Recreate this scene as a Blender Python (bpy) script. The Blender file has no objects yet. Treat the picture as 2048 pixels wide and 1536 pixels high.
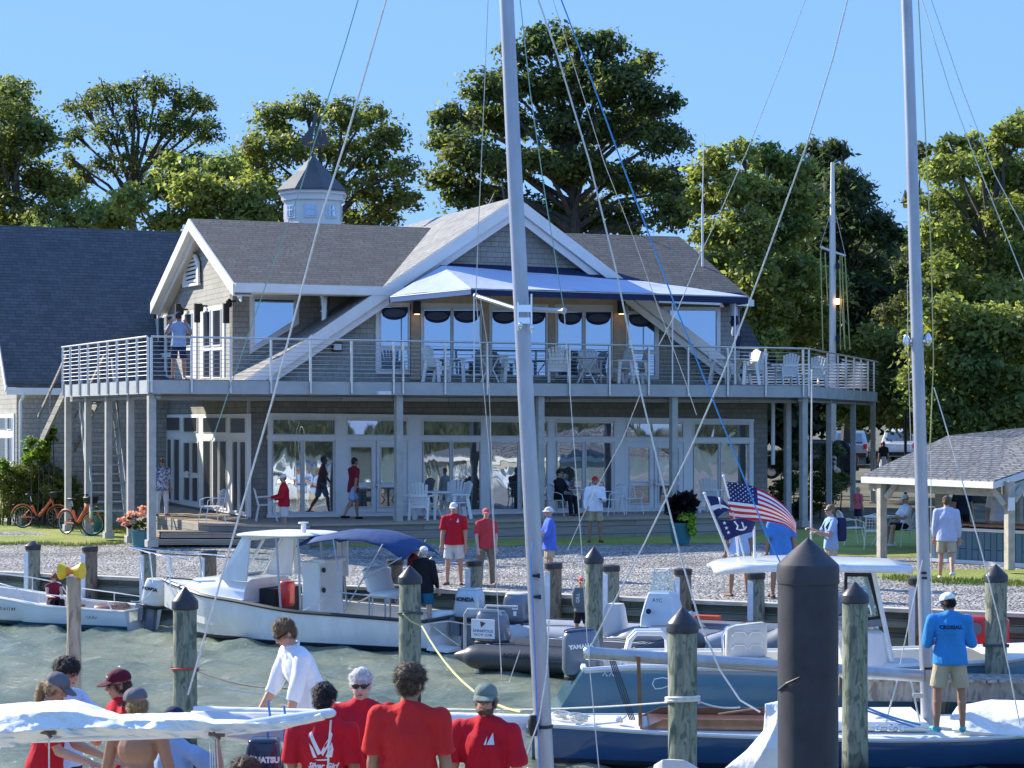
import bpy, bmesh, math, random
import numpy as np
from mathutils import Vector as V, Matrix, Quaternion, noise as mnoise
random.seed(7)
R = math.radians
scn = bpy.context.scene
col = scn.collection
# ---------------------------------------------------------------- camera, sky, sun, exposure
FL, HY, ZC = 4100.0, 840.0, 4.45       # focal length and horizon row in photo pixels, eye height over the water
cam = bpy.data.cameras.new('camera'); camo = bpy.data.objects.new('camera', cam); col.objects.link(camo)
camo.location = (0, 0, ZC); camo.rotation_euler = (R(90), 0, 0)
cam.sensor_width = 36; cam.lens = FL/2048*36; cam.shift_y = (HY-768)/2048
cam.clip_start = 0.5; cam.clip_end = 3000
scn.camera = camo
SUN_EL, SUN_AZ = 31.0, -56.0           # azimuth clockwise from +Y
world = bpy.data.worlds.new('World'); scn.world = world; world.use_nodes = True
wn = world.node_tree; bg = wn.nodes['Background']
sky = wn.nodes.new('ShaderNodeTexSky'); sky.sky_type = 'NISHITA'; sky.sun_disc = False
sky.sun_elevation = R(SUN_EL); sky.sun_rotation = R(SUN_AZ)
sky.air_density = 1.0; sky.dust_density = 0.0; sky.ozone_density = 3.5; sky.altitude = 0
smx = wn.nodes.new('ShaderNodeMix'); smx.data_type = 'RGBA'; smx.inputs[0].default_value = 0.90; smx.inputs[7].default_value = (0.92, 1.9, 4.25, 1)   # clear deep-blue air
wn.links.new(sky.outputs[0], smx.inputs[6]); wn.links.new(smx.outputs[2], bg.inputs[0]); bg.inputs[1].default_value = 0.15
sl = bpy.data.lights.new('sun', 'SUN'); sl.energy = 4.6; sl.angle = R(0.5); sl.color = (1.0, 0.93, 0.80)
so = bpy.data.objects.new('sun', sl); col.objects.link(so)
sdir = V((math.sin(R(SUN_AZ))*math.cos(R(SUN_EL)), math.cos(R(SUN_AZ))*math.cos(R(SUN_EL)), math.sin(R(SUN_EL))))
so.rotation_euler = (-sdir).to_track_quat('-Z', 'Y').to_euler(); so.location = sdir*80
scn.view_settings.view_transform = 'Standard'; scn.view_settings.look = 'None'
scn.view_settings.exposure = 0.9; scn.view_settings.gamma = 1.0
scn.cycles.max_bounces = 6; scn.cycles.transparent_max_bounces = 12; scn.cycles.caustics_reflective = False; scn.cycles.caustics_refractive = False
# ---------------------------------------------------------------- pixel geometry (photo px are 2048 x 1536)
CAM = V((0, 0, ZC))
def ray(px, py): return V(((px-1024)/FL, 1.0, (HY-py)/FL))
def at(px, py, Y): return CAM + ray(px, py)*Y
def onpl(px, py, P, N):
    r = ray(px, py); return CAM + r*((P-CAM).dot(N)/r.dot(N))
def ong(px, py, z): return CAM + ray(px, py)*((ZC-z)/((py-HY)/FL))
TH = R(22.5)
U = V((math.cos(TH), math.sin(TH), 0)); W = V((-math.sin(TH), math.cos(TH), 0)); Z = V((0, 0, 1))   # along the facade, into the building
F0 = V((-4.5, 57.0, 0))
def fac(px, py, off=0.0): return onpl(px, py, F0 - W*off, W)     # off: metres in front of the facade
# ---------------------------------------------------------------- materials
MATS = {}
def nt(name):
    m = bpy.data.materials.new(name); m.use_nodes = True; n = m.node_tree
    b = n.nodes['Principled BSDF']; MATS[name] = m
    return m, n, b
def lk(n, a, b): n.links.new(a, b)
def nd(n, t, **k):
    x = n.nodes.new(t)
    for a, v in k.items():
        if a in x.inputs: x.inputs[a].default_value = v
        else: setattr(x, a, v)
    return x
def ramp(n, fac_, stops, interp='LINEAR'):
    r = n.nodes.new('ShaderNodeValToRGB'); r.color_ramp.interpolation = interp
    e = r.color_ramp.elements
    while len(e) < len(stops): e.new(0.5)
    for el, (p, c) in zip(e, stops):
        el.position = p; el.color = (*c, 1) if len(c) == 3 else c
    lk(n, fac_, r.inputs[0]); return r.outputs[0]
def coords(n, kind='Object', scale=(1, 1, 1), rot=(0, 0, 0)):
    tc = n.nodes.new('ShaderNodeTexCoord'); mp = n.nodes.new('ShaderNodeMapping')
    mp.inputs['Scale'].default_value = scale; mp.inputs['Rotation'].default_value = rot
    lk(n, tc.outputs[kind], mp.inputs[0]); return mp.outputs[0]
def mixc(n, f, a, b, mode='MIX'):
    m = n.nodes.new('ShaderNodeMix'); m.data_type = 'RGBA'; m.blend_type = mode
    if hasattr(f, 'links'): lk(n, f, m.inputs[0])
    else: m.inputs[0].default_value = f
    for s, v in ((6, a), (7, b)):
        if hasattr(v, 'links'): lk(n, v, m.inputs[s])
        else: m.inputs[s].default_value = (*v, 1)
    return m.outputs[2]
def bump(n, b, h, dist=0.01, strength=1.0):
    u = n.nodes.new('ShaderNodeBump'); u.inputs['Distance'].default_value = dist; u.inputs['Strength'].default_value = strength
    lk(n, h, u.inputs['Height']); lk(n, u.outputs[0], b.inputs['Normal']); return u
def sc(c, k): return tuple(min(1, max(0, x*k)) for x in c)
def M(name, c, rough=0.6, metal=0.0, var=0.12, vs=3.0, bmp=0.0, bs=20.0, spec=0.5, stretch=(1, 1, 1), coat=0.0):
    """painted / fabric / metal surfaces: base colour with soft mottling and a fine bump"""
    if name in MATS: return MATS[name]
    m, n, b = nt(name)
    b.inputs['Roughness'].default_value = rough; b.inputs['Metallic'].default_value = metal
    b.inputs['Specular IOR Level'].default_value = spec; b.inputs['Coat Weight'].default_value = coat
    co = coords(n, 'Object', stretch)
    if var > 0:
        t = nd(n, 'ShaderNodeTexNoise', Scale=vs, Detail=5.0, Roughness=0.6); lk(n, co, t.inputs[0])
        lk(n, ramp(n, t.outputs[0], [(0.3, sc(c, 1-var)), (0.7, sc(c, 1+var))]), b.inputs['Base Color'])
    else: b.inputs['Base Color'].default_value = (*c, 1)
    if bmp > 0:
        t2 = nd(n, 'ShaderNodeTexNoise', Scale=bs, Detail=4.0); lk(n, co, t2.inputs[0]); bump(n, b, t2.outputs[0], bmp)
    return m
def shingle(name, c, row=0.14, wid=0.13, var=0.25, depth=0.012, rough=0.85, big=0.15, mortar=0.006):
    m, n, b = nt(name); b.inputs['Roughness'].default_value = rough
    co = coords(n, 'UV')
    br = nd(n, 'ShaderNodeTexBrick'); br.inputs['Scale'].default_value = 1
    br.inputs['Brick Width'].default_value = wid; br.inputs['Row Height'].default_value = row
    br.inputs['Mortar Size'].default_value = mortar; br.inputs['Mortar Smooth'].default_value = 0.3
    br.inputs['Color1'].default_value = (*sc(c, 1-var), 1); br.inputs['Color2'].default_value = (*sc(c, 1+var), 1); br.inputs['Mortar'].default_value = (*sc(c, 0.35), 1)
    br.offset = 0.5; br.offset_frequency = 2; br.squash = 0.8; br.squash_frequency = 3
    lk(n, co, br.inputs[0])
    t = nd(n, 'ShaderNodeTexNoise', Scale=0.9, Detail=6.0, Roughness=0.65); lk(n, co, t.inputs[0])
    k = ramp(n, t.outputs[0], [(0.3, (1-big,)*3), (0.7, (1+big,)*3)])
    lk(n, mixc(n, 1.0, br.outputs[0], k, 'MULTIPLY'), b.inputs['Base Color'])
    # each course tilts outwards: saw-tooth height along v
    sp = n.nodes.new('ShaderNodeSeparateXYZ'); lk(n, co, sp.inputs[0])
    md = nd(n, 'ShaderNodeMath', operation='DIVIDE'); lk(n, sp.outputs[1], md.inputs[0]); md.inputs[1].default_value = row
    fr = nd(n, 'ShaderNodeMath', operation='FRACT'); lk(n, md.outputs[0], fr.inputs[0])
    iv = nd(n, 'ShaderNodeMath', operation='SUBTRACT'); iv.inputs[0].default_value = 1; lk(n, fr.outputs[0], iv.inputs[1])
    t3 = nd(n, 'ShaderNodeTexNoise', Scale=9.0, Detail=3.0); lk(n, co, t3.inputs[0])
    ad = nd(n, 'ShaderNodeMath', operation='MULTIPLY_ADD'); lk(n, t3.outputs[0], ad.inputs[0]); ad.inputs[1].default_value = 0.6; lk(n, iv.outputs[0], ad.inputs[2])
    mu = nd(n, 'ShaderNodeMath', operation='SUBTRACT'); lk(n, ad.outputs[0], mu.inputs[0]); 
    f2 = nd(n, 'ShaderNodeMath', operation='MULTIPLY'); lk(n, br.outputs['Fac'], f2.inputs[0]); f2.inputs[1].default_value = 0.5; lk(n, f2.outputs[0], mu.inputs[1])
    bump(n, b, mu.outputs[0], depth, 1.0)
    return m
def planks(name, c, w=0.14, along='u', var=0.15, rough=0.75, gap=0.03, grain=1.0):
    m, n, b = nt(name); b.inputs['Roughness'].default_value = rough
    co = coords(n, 'UV', rot=(0, 0, 0 if along == 'u' else R(90)))
    br = nd(n, 'ShaderNodeTexBrick'); br.inputs['Scale'].default_value = 1; br.inputs['Brick Width'].default_value = 3.1; br.inputs['Row Height'].default_value = w
    br.inputs['Mortar Size'].default_value = gap*w; br.inputs['Color1'].default_value = (*sc(c, 1-var), 1); br.inputs['Color2'].default_value = (*sc(c, 1+var), 1); br.inputs['Mortar'].default_value = (*sc(c, 0.25), 1)
    lk(n, co, br.inputs[0])
    mp = n.nodes.new('ShaderNodeMapping'); mp.inputs['Scale'].default_value = (1.2, 30, 1); lk(n, co, mp.inputs[0])
    t = nd(n, 'ShaderNodeTexNoise', Scale=1.0, Detail=6.0, Roughness=0.7); lk(n, mp.outputs[0], t.inputs[0])
    k = ramp(n, t.outputs[0], [(0.3, (1-0.3*grain,)*3), (0.7, (1+0.2*grain,)*3)])
    lk(n, mixc(n, 1.0, br.outputs[0], k, 'MULTIPLY'), b.inputs['Base Color'])
    iv = nd(n, 'ShaderNodeMath', operation='SUBTRACT'); iv.inputs[0].default_value = 1; lk(n, br.outputs['Fac'], iv.inputs[1])
    bump(n, b, iv.outputs[0], 0.008)
    return m
def wood(name, c, c2=None, green=0.0, rough=0.8, s=1.0):
    """round or squared timber: grain along z of the object, checks and stains"""
    if name in MATS: return MATS[name]
    m, n, b = nt(name); b.inputs['Roughness'].default_value = rough; c2 = c2 or sc(c, 0.45)
    co = coords(n, 'Object', (14*s, 14*s, 1.3*s))
    t = nd(n, 'ShaderNodeTexNoise', Scale=1.0, Detail=8.0, Roughness=0.72, Distortion=0.4); lk(n, co, t.inputs[0])
    a = ramp(n, t.outputs[0], [(0.32, c2), (0.47, c), (0.62, sc(c, 1.15)), (0.72, sc(c, 0.7))])
    co2 = coords(n, 'Object', (3, 3, 1.0))
    t2 = nd(n, 'ShaderNodeTexNoise', Scale=1.5, Detail=5.0, Roughness=0.65); lk(n, co2, t2.inputs[0])
    st = ramp(n, t2.outputs[0], [(0.38, (0, 0, 0)), (0.62, (1, 1, 1))])
    x = mixc(n, st, a, mixc(n, 0.6, a, (0.11, 0.17, 0.12) if green else sc(c, 0.5)))
    t4 = nd(n, 'ShaderNodeTexNoise', Scale=1.0, Detail=3.0, Distortion=1.5); lk(n, coords(n, 'Object', (9, 9, 3.2)), t4.inputs[0]); x = mixc(n, ramp(n, t4.outputs[0], [(0.50, (0, 0, 0)), (0.60, (.75, .75, .75))]), x, sc(c, 0.35) if not green else (0.06, 0.085, 0.065))
    if green:                                                    # tide mark and weed near the water
        sz = n.nodes.new('ShaderNodeSeparateXYZ'); lk(n, coords(n, 'Object'), sz.inputs[0]); ad = nd(n, 'ShaderNodeMath', operation='MULTIPLY_ADD'); lk(n, t2.outputs[0], ad.inputs[0]); ad.inputs[1].default_value = -0.5; lk(n, sz.outputs[2], ad.inputs[2])
        x = mixc(n, ramp(n, ad.outputs[0], [(0.05, (1, 1, 1)), (0.32, (0, 0, 0))]), x, (0.025, 0.035, 0.025))
    lk(n, x, b.inputs['Base Color']); bump(n, b, t.outputs[0], 0.02)
    return m
def glass_m(name, tint=(0.02, 0.025, 0.03), refl=0.5, wav=0.02, ws=1.2, gcol=(0.9, 0.95, 1.0)):
    m, n, b = nt(name); b.inputs['Base Color'].default_value = (*tint, 1); b.inputs['Roughness'].default_value = 0.3
    g = nd(n, 'ShaderNodeBsdfGlossy', Roughness=0.02); g.inputs[0].default_value = (*gcol, 1)
    mx = n.nodes.new('ShaderNodeMixShader'); mx.inputs[0].default_value = refl
    out = n.nodes['Material Output']; lk(n, b.outputs[0], mx.inputs[1]); lk(n, g.outputs[0], mx.inputs[2]); lk(n, mx.outputs[0], out.inputs[0])
    co = coords(n, 'UV', (1.0, 0.45, 1)); t = nd(n, 'ShaderNodeTexNoise', Scale=ws, Detail=1.5, Distortion=0.8); lk(n, co, t.inputs[0])
    u = nd(n, 'ShaderNodeBump', Distance=wav); lk(n, t.outputs[0], u.inputs['Height']); lk(n, u.outputs[0], g.inputs['Normal'])
    return m
def clear_m(name, tint=(0.85, 0.92, 0.95), rough=0.02, refl=0.15):
    m, n, b = nt(name)
    t = nd(n, 'ShaderNodeBsdfTransparent'); t.inputs[0].default_value = (*tint, 1)
    g = nd(n, 'ShaderNodeBsdfGlossy', Roughness=rough); mx = n.nodes.new('ShaderNodeMixShader'); mx.inputs[0].default_value = refl
    lk(n, t.outputs[0], mx.inputs[1]); lk(n, g.outputs[0], mx.inputs[2]); lk(n, mx.outputs[0], n.nodes['Material Output'].inputs[0])
    return m
# ---------------------------------------------------------------- mesh builder
class MB:
    def __init__(s): s.v = []; s.f = []; s.mi = []; s.k = 0
    def add(s, vs, fs):
        o = len(s.v); s.v += [V(p) for p in vs]; s.f += [tuple(i+o for i in f) for f in fs]; s.mi += [s.k]*len(fs); return s
    def mat(s, k): s.k = k; return s
    def quad(s, a, b, c, d): return s.add([a, b, c, d], [(0, 1, 2, 3)])
    def poly(s, pts): return s.add(pts, [tuple(range(len(pts)))])
    def slab(s, pts, d):
        """polygon pts pushed out along vector d into a solid"""
        n = len(pts); pts = [V(p) for p in pts]; d = V(d)
        fs = [tuple(range(n))[::-1], tuple(range(n, 2*n))] + [(i, (i+1) % n, n+(i+1) % n, n+i) for i in range(n)]
        return s.add(pts + [p+d for p in pts], fs)
    def ring(s, outer, inner, d):
        """flat frame between two polygons with the same number of corners, thickness d"""
        n = len(outer); d = V(d); o = [V(p) for p in outer]; i_ = [V(p) for p in inner]
        vs = o + i_ + [p+d for p in o] + [p+d for p in i_]; fs = []
        for i in range(n):
            j = (i+1) % n
            fs += [(i, j, n+j, n+i), (2*n+i, 3*n+i, 3*n+j, 2*n+j), (i, 2*n+i, 2*n+j, j), (n+i, n+j, 3*n+j, 3*n+i)]
        return s.add(vs, fs)
    def box(s, c, size, ax=(V((1, 0, 0)), V((0, 1, 0)), V((0, 0, 1)))):
        c = V(c); a, b, e = [x.normalized()*k*0.5 for x, k in zip(ax, size)]
        vs = [c+a*i+b*j+e*k for k in (-1, 1) for j in (-1, 1) for i in (-1, 1)]
        return s.add(vs, [(0, 2, 3, 1), (4, 5, 7, 6), (0, 1, 5, 4), (2, 6, 7, 3), (0, 4, 6, 2), (1, 3, 7, 5)])
    def bar(s, p0, p1, w, h=None, up=Z):
        """rectangular bar from p0 to p1"""
        p0, p1 = V(p0), V(p1); h = h or w; t = (p1-p0)
        if t.length < 1e-6: return s
        x = t.normalized(); up = V(up)
        if abs(x.dot(up)) > 0.99: up = V((0, 1, 0)) if abs(x.y) < 0.9 else V((1, 0, 0))
        a = x.cross(up).normalized(); b = a.cross(x)
        return s.box((p0+p1)/2, (t.length, w, h), (x, a, b))
    def tube(s, pts, r, n=8, cap=True, sx=1.0, closed=False):
        pts = [V(p) for p in pts]; m = len(pts)
        rs = r if isinstance(r, (list, tuple)) else [r]*m
        o = []; up = None
        for i, p in enumerate(pts):
            if closed: t = pts[(i+1) % m]-pts[i-1]
            else: t = pts[min(i+1, m-1)]-pts[max(i-1, 0)]
            if t.length < 1e-9: t = V((0, 0, 1))
            t.normalize()
            if up is None: up = V((0, 0, 1)) if abs(t.z) < 0.9 else V((1, 0, 0))
            a = t.cross(up)
            if a.length < 1e-4: a = t.orthogonal()
            a.normalize(); b = a.cross(t); up = b
            for k in range(n):
                an = 2*math.pi*k/n; o.append(p+(a*math.cos(an)*sx+b*math.sin(an))*rs[i])
        fs = []
        for i in range(m if closed else m-1):
            j = (i+1) % m
            for k in range(n): fs.append((i*n+k, i*n+(k+1) % n, j*n+(k+1) % n, j*n+k))
        if cap and not closed: fs += [tuple(range(n)), tuple(range((m-1)*n, m*n))[::-1]]
        return s.add(o, fs)
    def cyl(s, p0, p1, r0, r1=None, n=16, cap=True): return s.tube([p0, p1], [r0, r0 if r1 is None else r1], n, cap)
    def lathe(s, c, prof, n=20, ax=Z):
        """profile [(radius, height)...] turned about ax through c"""
        c = V(c); ax = V(ax).normalized(); a = ax.orthogonal().normalized() if abs(ax.z) < 0.99 else V((1, 0, 0)); b = ax.cross(a)
        vs = [c+ax*h+(a*math.cos(2*math.pi*k/n)+b*math.sin(2*math.pi*k/n))*max(r, 1e-4) for r, h in prof for k in range(n)]
        m = len(prof); fs = [(i*n+k, i*n+(k+1) % n, (i+1)*n+(k+1) % n, (i+1)*n+k) for i in range(m-1) for k in range(n)]
        fs += [tuple(range(n))[::-1], tuple(range((m-1)*n, m*n))]
        return s.add(vs, fs)
    def ell(s, c, rad, ax=None, nu=14, nv=9):
        c = V(c); ax = ax or (V((1, 0, 0)), V((0, 1, 0)), V((0, 0, 1))); vs = []
        for j in range(nv+1):
            ph = math.pi*j/nv
            for i in range(nu):
                th = 2*math.pi*i/nu
                q = (math.sin(ph)*math.cos(th)*rad[0], math.sin(ph)*math.sin(th)*rad[1], math.cos(ph)*rad[2])
                vs.append(c+ax[0]*q[0]+ax[1]*q[1]+ax[2]*q[2])
        fs = [(j*nu+i, (j+1)*nu+i, (j+1)*nu+(i+1) % nu, j*nu+(i+1) % nu) for j in range(nv) for i in range(nu)]
        return s.add(vs, fs)
    def cap(s, p0, p1, r0, r1, n=12, fl=1.0, side=None):
        """tapered capsule; fl flattens it across 'side'"""
        p0, p1 = V(p0), V(p1); t = p1-p0; L = max(t.length, 1e-5); t = t/L
        side = V(side) if side else (V((1, 0, 0)) if abs(t.x) < 0.8 else V((0, 1, 0)))
        a = (side-t*side.dot(t)).normalized(); b = t.cross(a); vs = []; rows = []
        for k in range(4): an = math.pi/2*(k+0.15)/4.0; rows.append((-math.cos(an)*r0, math.sin(an)*r0))
        for k in range(5): q = k/4; rows.append((L*q, r0+(r1-r0)*q))
        for k in range(3, -1, -1): an = math.pi/2*(k+0.15)/4.0; rows.append((L+math.cos(an)*r1, math.sin(an)*r1))
        for h, r in rows:
            for k in range(n): an = 2*math.pi*k/n; vs.append(p0+t*h+a*(math.cos(an)*r)+b*(math.sin(an)*r*fl))
        m = len(rows); fs = [(i*n+k, i*n+(k+1) % n, (i+1)*n+(k+1) % n, (i+1)*n+k) for i in range(m-1) for k in range(n)]
        fs += [tuple(range(n))[::-1], tuple(range((m-1)*n, m*n))]
        return s.add(vs, fs)
    def build(s, name, mats, parent=None, smooth=False, kind=None, label=None, auto=None, bevel=0, fixn=True):
        me = bpy.data.meshes.new(name)
        off = parent_loc(parent) if parent is not None else V((0, 0, 0))
        me.from_pydata([tuple(p-off) for p in s.v], [], s.f)
        if not isinstance(mats, (list, tuple)): mats = [mats]
        for m in mats: me.materials.append(m)
        if len(mats) > 1: me.polygons.foreach_set('material_index', s.mi)
        if fixn:
            bm = bmesh.new(); bm.from_mesh(me); bmesh.ops.recalc_face_normals(bm, faces=bm.faces)
            if bevel: bmesh.ops.bevel(bm, geom=list(bm.edges), offset=bevel, segments=1, affect='EDGES', clamp_overlap=True)
            bm.to_mesh(me); bm.free()
        uvproj(me, off)
        if smooth:
            me.polygons.foreach_set('use_smooth', [True]*len(me.polygons))
            try: me.set_sharp_from_angle(angle=R(auto if auto else 40))
            except Exception: pass
        me.update()
        o = bpy.data.objects.new(name, me); col.objects.link(o)
        if parent is not None: o.parent = parent
        if kind: o['kind'] = kind
        if label: o['label'] = label
        return o
def parent_loc(p):
    q = V((0, 0, 0))
    while p is not None: q = q + p.location; p = p.parent
    return q
def uvproj(me, off):
    n = len(me.polygons)
    if n == 0 or n > 60000: return
    uv = me.uv_layers.new(name='UVMap'); nv = len(me.vertices)
    co = np.empty(nv*3); me.vertices.foreach_get('co', co); co = co.reshape(-1, 3) + np.array(off)
    nr = np.empty(n*3); me.polygons.foreach_get('normal', nr); nr = nr.reshape(-1, 3)
    tot = np.empty(n, dtype=np.int32); me.polygons.foreach_get('loop_total', tot)
    vi = np.empty(len(me.loops), dtype=np.int32); me.loops.foreach_get('vertex_index', vi)
    t = np.stack([-nr[:, 1], nr[:, 0], np.zeros(n)], 1); L = np.linalg.norm(t, axis=1); flat = L < 0.12
    t[flat] = (U.x, U.y, 0); L[flat] = 1; t /= L[:, None]
    b = np.cross(nr, t); b[flat] = (W.x, W.y, 0)
    pl = np.repeat(np.arange(n), tot); p = co[vi]
    uv.data.foreach_set('uv', np.stack([(p*t[pl]).sum(1), (p*b[pl]).sum(1)], 1).ravel())
def tag(o, label=None, cat=None, group=None, kind=None):
    if label: o['label'] = label
    if cat: o['category'] = cat
    if group: o['group'] = group
    if kind: o['kind'] = kind
    return o
def empty(name, loc, label=None, cat=None, group=None, rz=0):
    o = bpy.data.objects.new(name, None); col.objects.link(o); o.location = V(loc); o.rotation_euler = (0, 0, rz)
    o.empty_display_size = 0.1
    return tag(o, label, cat, group)
def copy_tree(o, parent=None):
    c = o.copy(); col.objects.link(c)
    if parent is not None: c.parent = parent
    for ch in [x for x in o.children]: copy_tree(ch, c)
    return c
def place(proto, first, loc, rz, label, cat=None, group=None, scale=1.0):
    """first use moves the prototype itself, later uses copy it with its parts"""
    o = proto if first else copy_tree(proto)
    o.location = V(loc); o.rotation_euler = (0, 0, rz); o.scale = (scale,)*3
    return tag(o, label, cat, group)
def remesh(mb, name, mat, parent, vox=0.012, smooth=2, dispn=0.0, dscale=8.0, label=None):
    me = bpy.data.meshes.new('tmp'); off = parent_loc(parent) if parent is not None else V((0, 0, 0))
    me.from_pydata([tuple(p-off) for p in mb.v], [], mb.f)
    bm = bmesh.new(); bm.from_mesh(me); bmesh.ops.recalc_face_normals(bm, faces=bm.faces); bm.to_mesh(me); bm.free()
    t = bpy.data.objects.new('tmp', me); col.objects.link(t)
    m = t.modifiers.new('r', 'REMESH'); m.mode = 'VOXEL'; m.voxel_size = vox; m.use_smooth_shade = True
    if smooth: k = t.modifiers.new('s', 'SMOOTH'); k.factor = 0.6; k.iterations = smooth
    dg = bpy.context.evaluated_depsgraph_get(); dg.update()
    out = bpy.data.meshes.new_from_object(t.evaluated_get(dg))
    bpy.data.objects.remove(t); bpy.data.meshes.remove(me)
    if dispn:
        n = len(out.vertices); co = np.empty(n*3); out.vertices.foreach_get('co', co); co = co.reshape(-1, 3)
        nr = np.empty(n*3); out.vertices.foreach_get('normal', nr); nr = nr.reshape(-1, 3)
        d = np.array([mnoise.noise(V((p[0]*dscale, p[1]*dscale, p[2]*dscale*0.45+seed_off(name)))) for p in co])
        co += nr*(d*dispn+(dispn*.30 if dispn > .005 else 0))[:, None]; out.vertices.foreach_set('co', co.ravel())
    out.name = name; out.materials.clear()
    for q in (mat if isinstance(mat, (list, tuple)) else [mat]): out.materials.append(q)
    o = bpy.data.objects.new(name, out); col.objects.link(o)
    if parent is not None: o.parent = parent
    if label: o['label'] = label
    return o
_so = [0.0]
def seed_off(name): _so[0] += 1e-7; return _so[0]
def text(name, s, p, right, up, size, mat, parent, ext=0.002, shear=0, bold=0.0):
    """lettering as a thin mesh: p is the centre, right and up are world directions"""
    cu = bpy.data.curves.new('t', 'FONT'); cu.body = s; cu.size = size; cu.align_x = 'CENTER'; cu.align_y = 'CENTER'; cu.extrude = ext; cu.shear = shear; cu.offset = bold; cu.resolution_u = 2
    t = bpy.data.objects.new('t', cu); col.objects.link(t); dg = bpy.context.evaluated_depsgraph_get(); dg.update()
    me = bpy.data.meshes.new_from_object(t.evaluated_get(dg)); bpy.data.objects.remove(t)
    r = V(right).normalized(); u = V(up); u = (u-r*u.dot(r)).normalized(); n = r.cross(u)
    me.transform(Matrix((r, u, n)).transposed().to_4x4()); me.transform(Matrix.Translation(V(p)-(parent_loc(parent) if parent is not None else V())))
    me.materials.clear(); me.materials.append(mat); me.name = name
    o = bpy.data.objects.new(name, me); col.objects.link(o)
    if parent is not None: o.parent = parent
    return o
def catenary(a, b, sag, n=14):
    a, b = V(a), V(b); return [a.lerp(b, i/n)-Z*sag*4*(i/n)*(1-i/n) for i in range(n+1)]
# ================================================================ SETTING: water, gravel, lawns, patio, land
m, n, b = nt('water'); b.inputs['Base Color'].default_value = (0.10, 0.135, 0.10, 1); b.inputs['Roughness'].default_value = 0.08; b.inputs['IOR'].default_value = 1.33
co = coords(n, 'Object', (1.0, 1.7, 1)); t1 = nd(n, 'ShaderNodeTexNoise', Scale=7.0, Detail=6.0, Roughness=0.68, Distortion=0.6); lk(n, co, t1.inputs[0])
t2 = nd(n, 'ShaderNodeTexNoise', Scale=0.35, Detail=3.0); lk(n, co, t2.inputs[0])
a = nd(n, 'ShaderNodeMath', operation='ADD'); lk(n, t1.outputs[0], a.inputs[0]); lk(n, t2.outputs[0], a.inputs[1]); bump(n, b, a.outputs[0], 0.10, 1.0)
lk(n, ramp(n, t2.outputs[0], [(0.35, (0.18, 0.235, 0.185)), (0.65, (0.30, 0.32, 0.215))]), b.inputs['Base Color'])
m, n, b = nt('gravel'); b.inputs['Roughness'].default_value = 0.95
co = coords(n, 'Object'); v = nd(n, 'ShaderNodeTexVoronoi', Scale=19.0); lk(n, co, v.inputs[0])
g = nd(n, 'ShaderNodeTexNoise', Scale=1.1, Detail=4.0); lk(n, co, g.inputs[0])
vs_ = n.nodes.new('ShaderNodeSeparateColor'); lk(n, v.outputs['Color'], vs_.inputs[0])
c1 = ramp(n, vs_.outputs[0], [(0.0, (0.12, 0.12, 0.13)), (0.3, (0.38, 0.37, 0.36)), (0.7, (0.62, 0.59, 0.56)), (1.0, (0.85, 0.82, 0.78))])
c2 = ramp(n, v.outputs['Distance'], [(0.35, (1, 1, 1)), (0.8, (0.25, 0.25, 0.27))])
c3 = ramp(n, g.outputs[0], [(0.35, (0.8, 0.8, 0.8)), (0.65, (1.1, 1.08, 1.02))])
g4 = nd(n, 'ShaderNodeTexNoise', Scale=1.0, Detail=3.0); lk(n, coords(n, 'Object', (0.10, 0.75, 1), (0, 0, R(24.8))), g4.inputs[0]); c4 = ramp(n, g4.outputs[0], [(0.40, (0.70, 0.69, 0.68)), (0.52, (1.0, 1.0, 1.0)), (0.66, (0.88, 0.86, 0.82))])
lk(n, mixc(n, 1, mixc(n, 1, mixc(n, 1, c1, c2, 'MULTIPLY'), c3, 'MULTIPLY'), c4, 'MULTIPLY'), b.inputs['Base Color'])
iv = nd(n, 'ShaderNodeMath', operation='SUBTRACT'); iv.inputs[0].default_value = 1; lk(n, v.outputs['Distance'], iv.inputs[1]); bump(n, b, iv.outputs[0], 0.05)
m, n, b = nt('grass'); b.inputs['Roughness'].default_value = 0.9
co = coords(n, 'Object'); g = nd(n, 'ShaderNodeTexNoise', Scale=14.0, Detail=8.0, Roughness=0.8); lk(n, co, g.inputs[0]); g2 = nd(n, 'ShaderNodeTexNoise', Scale=0.8, Detail=4.0); lk(n, co, g2.inputs[0])
lk(n, mixc(n, 1, ramp(n, g.outputs[0], [(0.3, (0.13, 0.18, 0.04)), (0.55, (0.36, 0.40, 0.10)), (0.75, (0.58, 0.55, 0.20))]), ramp(n, g2.outputs[0], [(0.35, (0.75, 0.9, 0.7)), (0.65, (1.25, 1.1, 1.0))]), 'MULTIPLY'), b.inputs['Base Color'])
bump(n, b, g.outputs[0], 0.06)
M('earth', (0.13, 0.12, 0.08), 0.95, var=0.4, vs=0.6)
planks('patio boards', (0.42, 0.34, 0.26), 0.14)
planks('grey timber', (0.30, 0.28, 0.25), 0.22)
planks('bulkhead timber', (0.20, 0.22, 0.17), 0.24)
M('cap timber', (0.55, 0.50, 0.42), 0.8, var=0.2, vs=4, bmp=0.01)

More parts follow.
